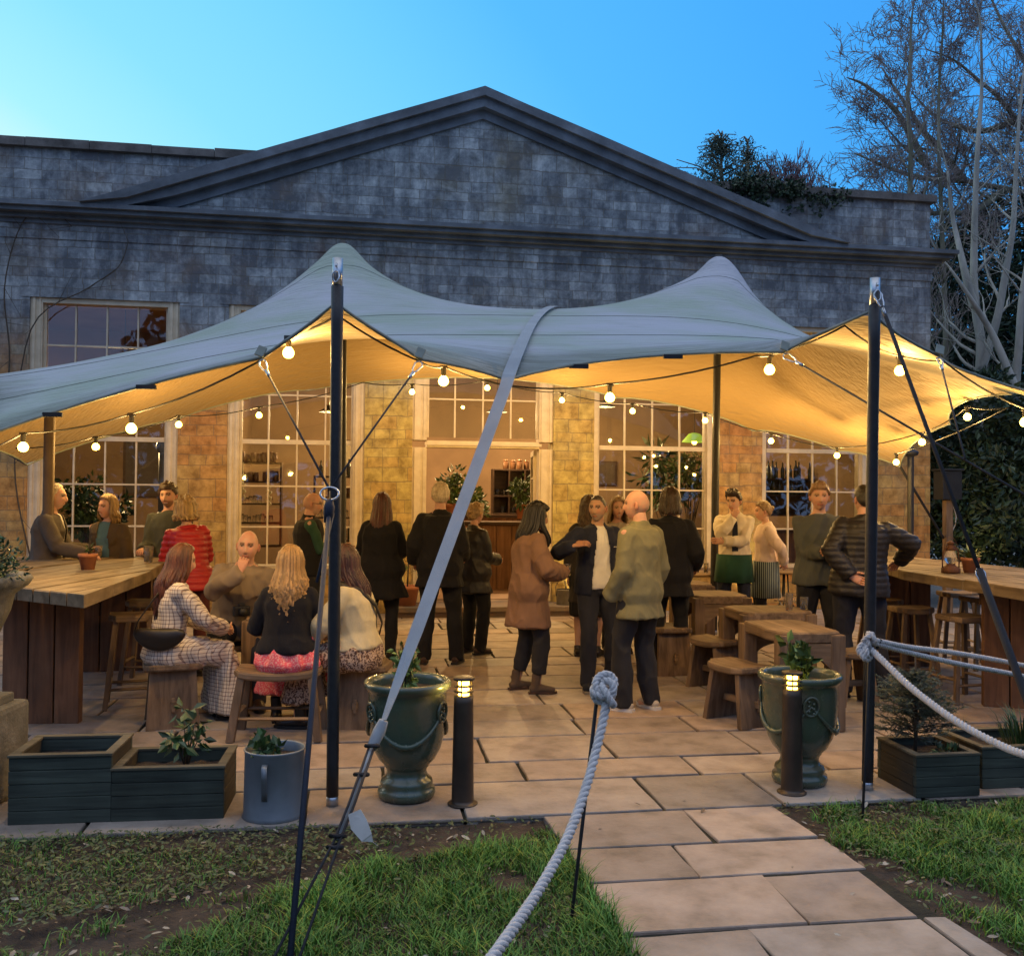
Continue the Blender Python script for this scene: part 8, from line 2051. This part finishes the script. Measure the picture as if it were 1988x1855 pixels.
# ================================================================== inside the orangery
W_IN = woodmat('bar_timber', (.30, .15, .07), (.15, .07, .035), 2, rough=.6); W_IND = woodmat('dark_shelf_timber', (.10, .055, .03), (.05, .028, .018), 0, rough=.6)
def bpt(px_, py_, off): x, z = toB(px_, py_, off); return MBLD @ V3(x, off, z)
def counter(x0, x1, off, h, label, d=.55):
    o = empty('bar_counter', MBLD @ V3((x0 + x1) / 2, off, FLZ), TH, label, 'bar counter'); w = x1 - x0; m_ = MB(); n_ = max(3, int(w / .22))
    for k in range(n_): m_.bbox((-w / 2 + (k + .5) * w / n_, 0, (h - .06) / 2), (w / n_ - .008, .03, h - .06), bev=.004)
    m_.bbox((0, d / 2, (h - .06) / 2), (w - .02, d - .06, h - .08), bev=.004); m_.build('front', W_IN, o)
    m_ = MB(); m_.bbox((0, d / 2 - .03, h - .03), (w + .06, d + .08, .055), bev=.008); m_.build('worktop', W_IND, o); return o
cx0 = toB(905, 1000, 1.9)[0]; cx1 = toB(1052, 1000, 1.9)[0]
counter(cx0, cx1, 1.9, 1.12, 'wooden bar counter standing inside the open doorway')
def bottleme(kind):
    m_ = MB(); m_.smooth = True
    if kind == 'bottle': m_.lathe([(.034, 0), (.037, .01), (.037, .17), (.014, .22), (.013, .29), (.015, .295)], 12)
    elif kind == 'jar': m_.lathe([(.045, 0), (.05, .01), (.05, .12), (.04, .135), (.044, .14), (.044, .16), (.02, .165)], 14)
    elif kind == 'glass': m_.lathe([(.030, 0), (.034, .002), (.036, .11), (.033, .11), (.029, .01)], 12, cap1=False)
    else: m_.lathe([(.035, 0), (.035, .16), (.03, .165), (.004, .168)], 14)
    return m_
MK = {'bottle': pmat('dark_bottle_glass', (.03, .06, .03), (.06, .03, .015), scale=3, rough=.15, bump=0, spec=.7), 'jar': pmat('preserve_jar', (.16, .07, .03), (.08, .04, .02), scale=3, rough=.25, bump=0, spec=.6), 'glass': M_CG, 'candle': M_WAX}
_me = {}
def small(kind, P_, label, group):
    if kind not in _me: o = bottleme(kind).build(kind, MK[kind]); _me[kind] = o.data; bpy.data.objects.remove(o)
    o = bpy.data.objects.new({'glass': 'drinking_glass'}.get(kind, kind), _me[kind]); COL.objects.link(o); o.location = P_; s_ = random.uniform(.85, 1.15); o.scale = (s_, s_, s_ * random.uniform(.9, 1.1)); return tag(o, label, {'glass': 'glass'}.get(kind, kind), group)
def shelving(x0, x1, off, zs, label, cols=1, ztop=None, items=None, depth=.26, group=None, back=True):
    o = empty('shelving', MBLD @ V3((x0 + x1) / 2, off, 0), TH, label, 'shelves'); w = x1 - x0; z0, z1 = zs[0], zs[-1]
    for z in zs: m_ = MB(); m_.bbox((0, depth / 2, z), (w, depth, .03), bev=.003); m_.build('shelf', W_IND, o)
    m_ = MB()
    for k in range(cols + 1): m_.bbox((-w / 2 + w * k / cols, depth / 2, (z0 + z1) / 2), (.028, depth + .004, z1 - z0 + .03), bev=.003)
    m_.build('upright', W_IND, o)
    if back: m_ = MB(); m_.bbox((0, depth + .012, (z0 + z1) / 2), (w, .015, z1 - z0), bev=.002); m_.build('back_panel', W_IND, o)
    if items:
        for zi, (kind, n_) in items.items():
            for k in range(n_):
                if random.random() < .12: continue
                x = lerp(x0 + .06, x1 - .06, (k + .5) / n_) + random.uniform(-.01, .01); small(kind, MBLD @ V3(x, off + depth * random.uniform(.3, .7), zs[zi] + .016), f'{kind} standing on the {group}', f'{kind}s on the {group}')
    return o
ux0 = toB(958, 950, 3.2)[0]; ux1 = toB(1050, 950, 3.2)[0]
zz = [toB(1000, y, 3.2)[1] for y in (997, 963, 912)]
shelving(ux0, ux1, 3.2, zz, 'dark pigeonhole shelves of glasses behind the bar in the doorway', 3, items={0: ('glass', 8), 1: ('glass', 8), 2: ('jar', 6)}, group='pigeonhole shelves behind the bar')
o_ = counter(ux0 - .9, ux1 + .5, 3.15, zz[0] - FLZ - .01, 'back counter carrying the pigeonhole shelves', .4)
sx0 = toB(455, 950, 2.4)[0]; sx1 = toB(545, 950, 2.4)[0]
shelving(sx0, sx1, 2.4, [toB(490, y, 2.4)[1] for y in (1060, 1015, 978, 935, 898)], 'timber shelves of jars and glasses behind the second window', 1, items={1: ('glass', 9), 2: ('glass', 8), 3: ('jar', 8), 4: ('jar', 7)}, group='shelves behind the second window', back=False)
sx0 = toB(610, 950, 2.6)[0]; sx1 = toB(700, 950, 2.6)[0]
shelving(sx0, sx1, 2.6, [toB(650, y, 2.6)[1] for y in (1050, 1005, 965, 925)], 'second set of shelves behind the right half of the second window', 1, items={0: ('bottle', 8), 1: ('glass', 9), 2: ('jar', 8), 3: ('bottle', 7)}, group='right hand shelves of the second window', back=False)
sx0 = toB(1486, 950, 2.2)[0]; sx1 = toB(1606, 950, 2.2)[0]
shelving(sx0, sx1, 2.2, [toB(1540, y, 2.2)[1] for y in (1000, 962, 930)], 'shelves lined with bottles behind the rightmost window', 1, items={0: ('glass', 11), 1: ('bottle', 10), 2: ('bottle', 12)}, group='shelves behind the rightmost window')
counter(toB(1470, 1000, 1.6)[0], toB(1680, 1000, 1.6)[0], 1.6, 1.02, 'panelled counter inside behind the rightmost window')
def inplant(px_, py_, off, r, label, cols, seed, size=.11, n=420, zb=None, potr=.14, asp=.5):
    c = bpt(px_, py_, off); z0 = zb if zb is not None else FLZ; b_ = Vector((c.x, c.y, z0)); o = empty('indoor_plant', b_, 0, label, 'potted plant'); pot(potr, .24, M_TERRA, o); rs_ = random.Random(seed)
    st = MB(); st.smooth = True; lf_ = MB(); lf_.cols = []; hz = c.z - z0
    for k in range(16):
        a_ = rs_.uniform(0, 6.28); rr_ = r * rs_.uniform(.2, .9); t = V3(math.cos(a_) * rr_, math.sin(a_) * rr_, hz + r * rs_.uniform(-.8, 1.0)); st.tube([V3(0, 0, .2), V3(t.x * .3, t.y * .3, lerp(.2, t.z, .6)), t], [.009, .007, .003], 5); leafcluster(lf_, t, n // 16, (r * .4, r * .4, r * .35), size, asp, .2, .3, cols, rs_, 0)
    st.build('stem', M_TWIG, o); lf_.build('foliage', M_LEAF, o)
inplant(878, 948, 1.5, .30, 'leafy plant in a pot just inside the left of the doorway', LG + LY, 1, zb=toB(878, 1000, 1.5)[1] - .05, potr=.12)
inplant(918, 975, 1.75, .20, 'low leafy plant on the bar beside the strap', LY, 2, zb=toB(918, 1000, 1.75)[1] - .05, potr=.10, n=260)
inplant(1013, 955, 1.6, .20, 'pale leaved plant on the bar at the right of the doorway', LG + LY, 3, zb=toB(1013, 1000, 1.75)[1] - .05, potr=.10, n=260)
inplant(1290, 930, 1.6, .42, 'large palm like plant inside the third window', LG + [(.10, .16, .06)], 4, size=.28, n=260, asp=.22)
inplant(1340, 925, 1.1, .34, 'bright green fern inside the right side of the third window', LY, 5, size=.09, n=700)
inplant(170, 985, 1.2, .38, 'dark green bushy plant inside the first window', LG, 6, size=.13, n=600)
inplant(215, 1000, 1.6, .3, 'second bushy plant deeper inside the first window', LG + LD, 7, size=.12, n=400)
# tall grey metal stove urn in the first window
su2 = bpt(318, 1000, 1.3); st_ = empty('tall_metal_stove', Vector((su2.x, su2.y, FLZ)), 0, 'tall grey ribbed metal stove with a pipe inside the first window', 'stove'); M_GM = pmat('grey_painted_metal', (.20, .22, .24), (.13, .14, .16), rough=.5, bump=.1)
m_ = MB(); m_.smooth = True; m_.lathe([(.22, 0), (.24, .05), (.20, .12), (.20, .62), (.23, .66), (.20, .72), (.20, .92), (.24, .98), (.20, 1.05), (.16, 1.12), (.17, 1.18), (.08, 1.26)], 28); m_.build('body', M_GM, st_); m_ = MB(); m_.smooth = True; m_.tube([V3(0, 0, 1.25), V3(0, 0, 2.3)], .085, 16); m_.sphere((0, 0, 2.25), .13, 14, 10); m_.build('pipe', M_GM, st_)
# garlic strings and a lit green shade
def garlic(px_, py_, off, L_, label):
    c = bpt(px_, py_, off); o = empty('garlic_string', c, 0, label, 'garlic string', 'garlic strings hung in the second window'); m_ = MB(); m_.smooth = True; m_.tube([V3(0, 0, .25), V3(0, 0, -L_)], .008, 5)
    for k in range(10): a_ = k * 2.2; m_.sphere(V3(.025 * math.cos(a_), .025 * math.sin(a_), -L_ * k / 10), .024, 7, 6)
    m_.build('bulbs', M_WAX, o)
garlic(472, 930, .6, .30, 'string of garlic in the left pane of the second window'); garlic(522, 945, .6, .28, 'string of garlic in the next pane right of the first string')
gl = bpt(1348, 858, 1.9); g_o = empty('green_lamp', gl, 0, 'lit lamp with a bright green shade inside the third window', 'lamp'); m_ = MB(); m_.smooth = True; m_.lathe([(.03, .16), (.10, .14), (.22, .0)], 20, cap0=False, cap1=False)
mg, nt_, b_ = newmat('green_lamp_shade'); b_.inputs['Base Color'].default_value = (.25, .42, .03, 1); b_.inputs['Emission Color'].default_value = (.45, .60, .06, 1); b_.inputs['Emission Strength'].default_value = .7
m_.build('lamp_shade', mg, g_o); m_ = MB(); m_.smooth = True; m_.sphere((0, 0, .0), .045, 10, 8); m_.build('bulb', M_BULB2, g_o); m_ = MB(); m_.tube([V3(0, 0, .15), V3(0, 0, 4.8 - gl.z)], .005, 5); m_.build('flex', M_BLK, g_o)
# hat and pictures on the inside back wall
for (x, y, w, h, c, lab) in ((690, 880, .5, .42, (.45, .36, .24), 'pale framed picture on the inside wall behind the second window'), (1215, 905, .55, .35, (.10, .07, .05), 'dark framed picture on the inside wall behind the third window'), (1595, 905, .4, .32, (.5, .42, .3), 'pale notice on the inside wall behind the rightmost window'), (230, 900, .5, .8, (.09, .07, .06), 'tall dark picture on the inside wall behind the first window')):
    xx, z_ = toB(x, y, 4.0 if x != 230 else 4.2); o = empty('picture', MBLD @ V3(xx, 6.15, 1.9 if y > 880 else 2.2), TH, lab, 'picture'); m_ = MB(); m_.bbox((0, 0, .3), (w * 1.5, .03, h * 1.5), bev=.006); m_.build('frame', W_IND, o); m_ = MB(); m_.bbox((0, -.017, .3), (w * 1.3, .008, h * 1.3), bev=.002); m_.build('picture_sheet', pmat('picture_sheet', c, rough=.8), o)
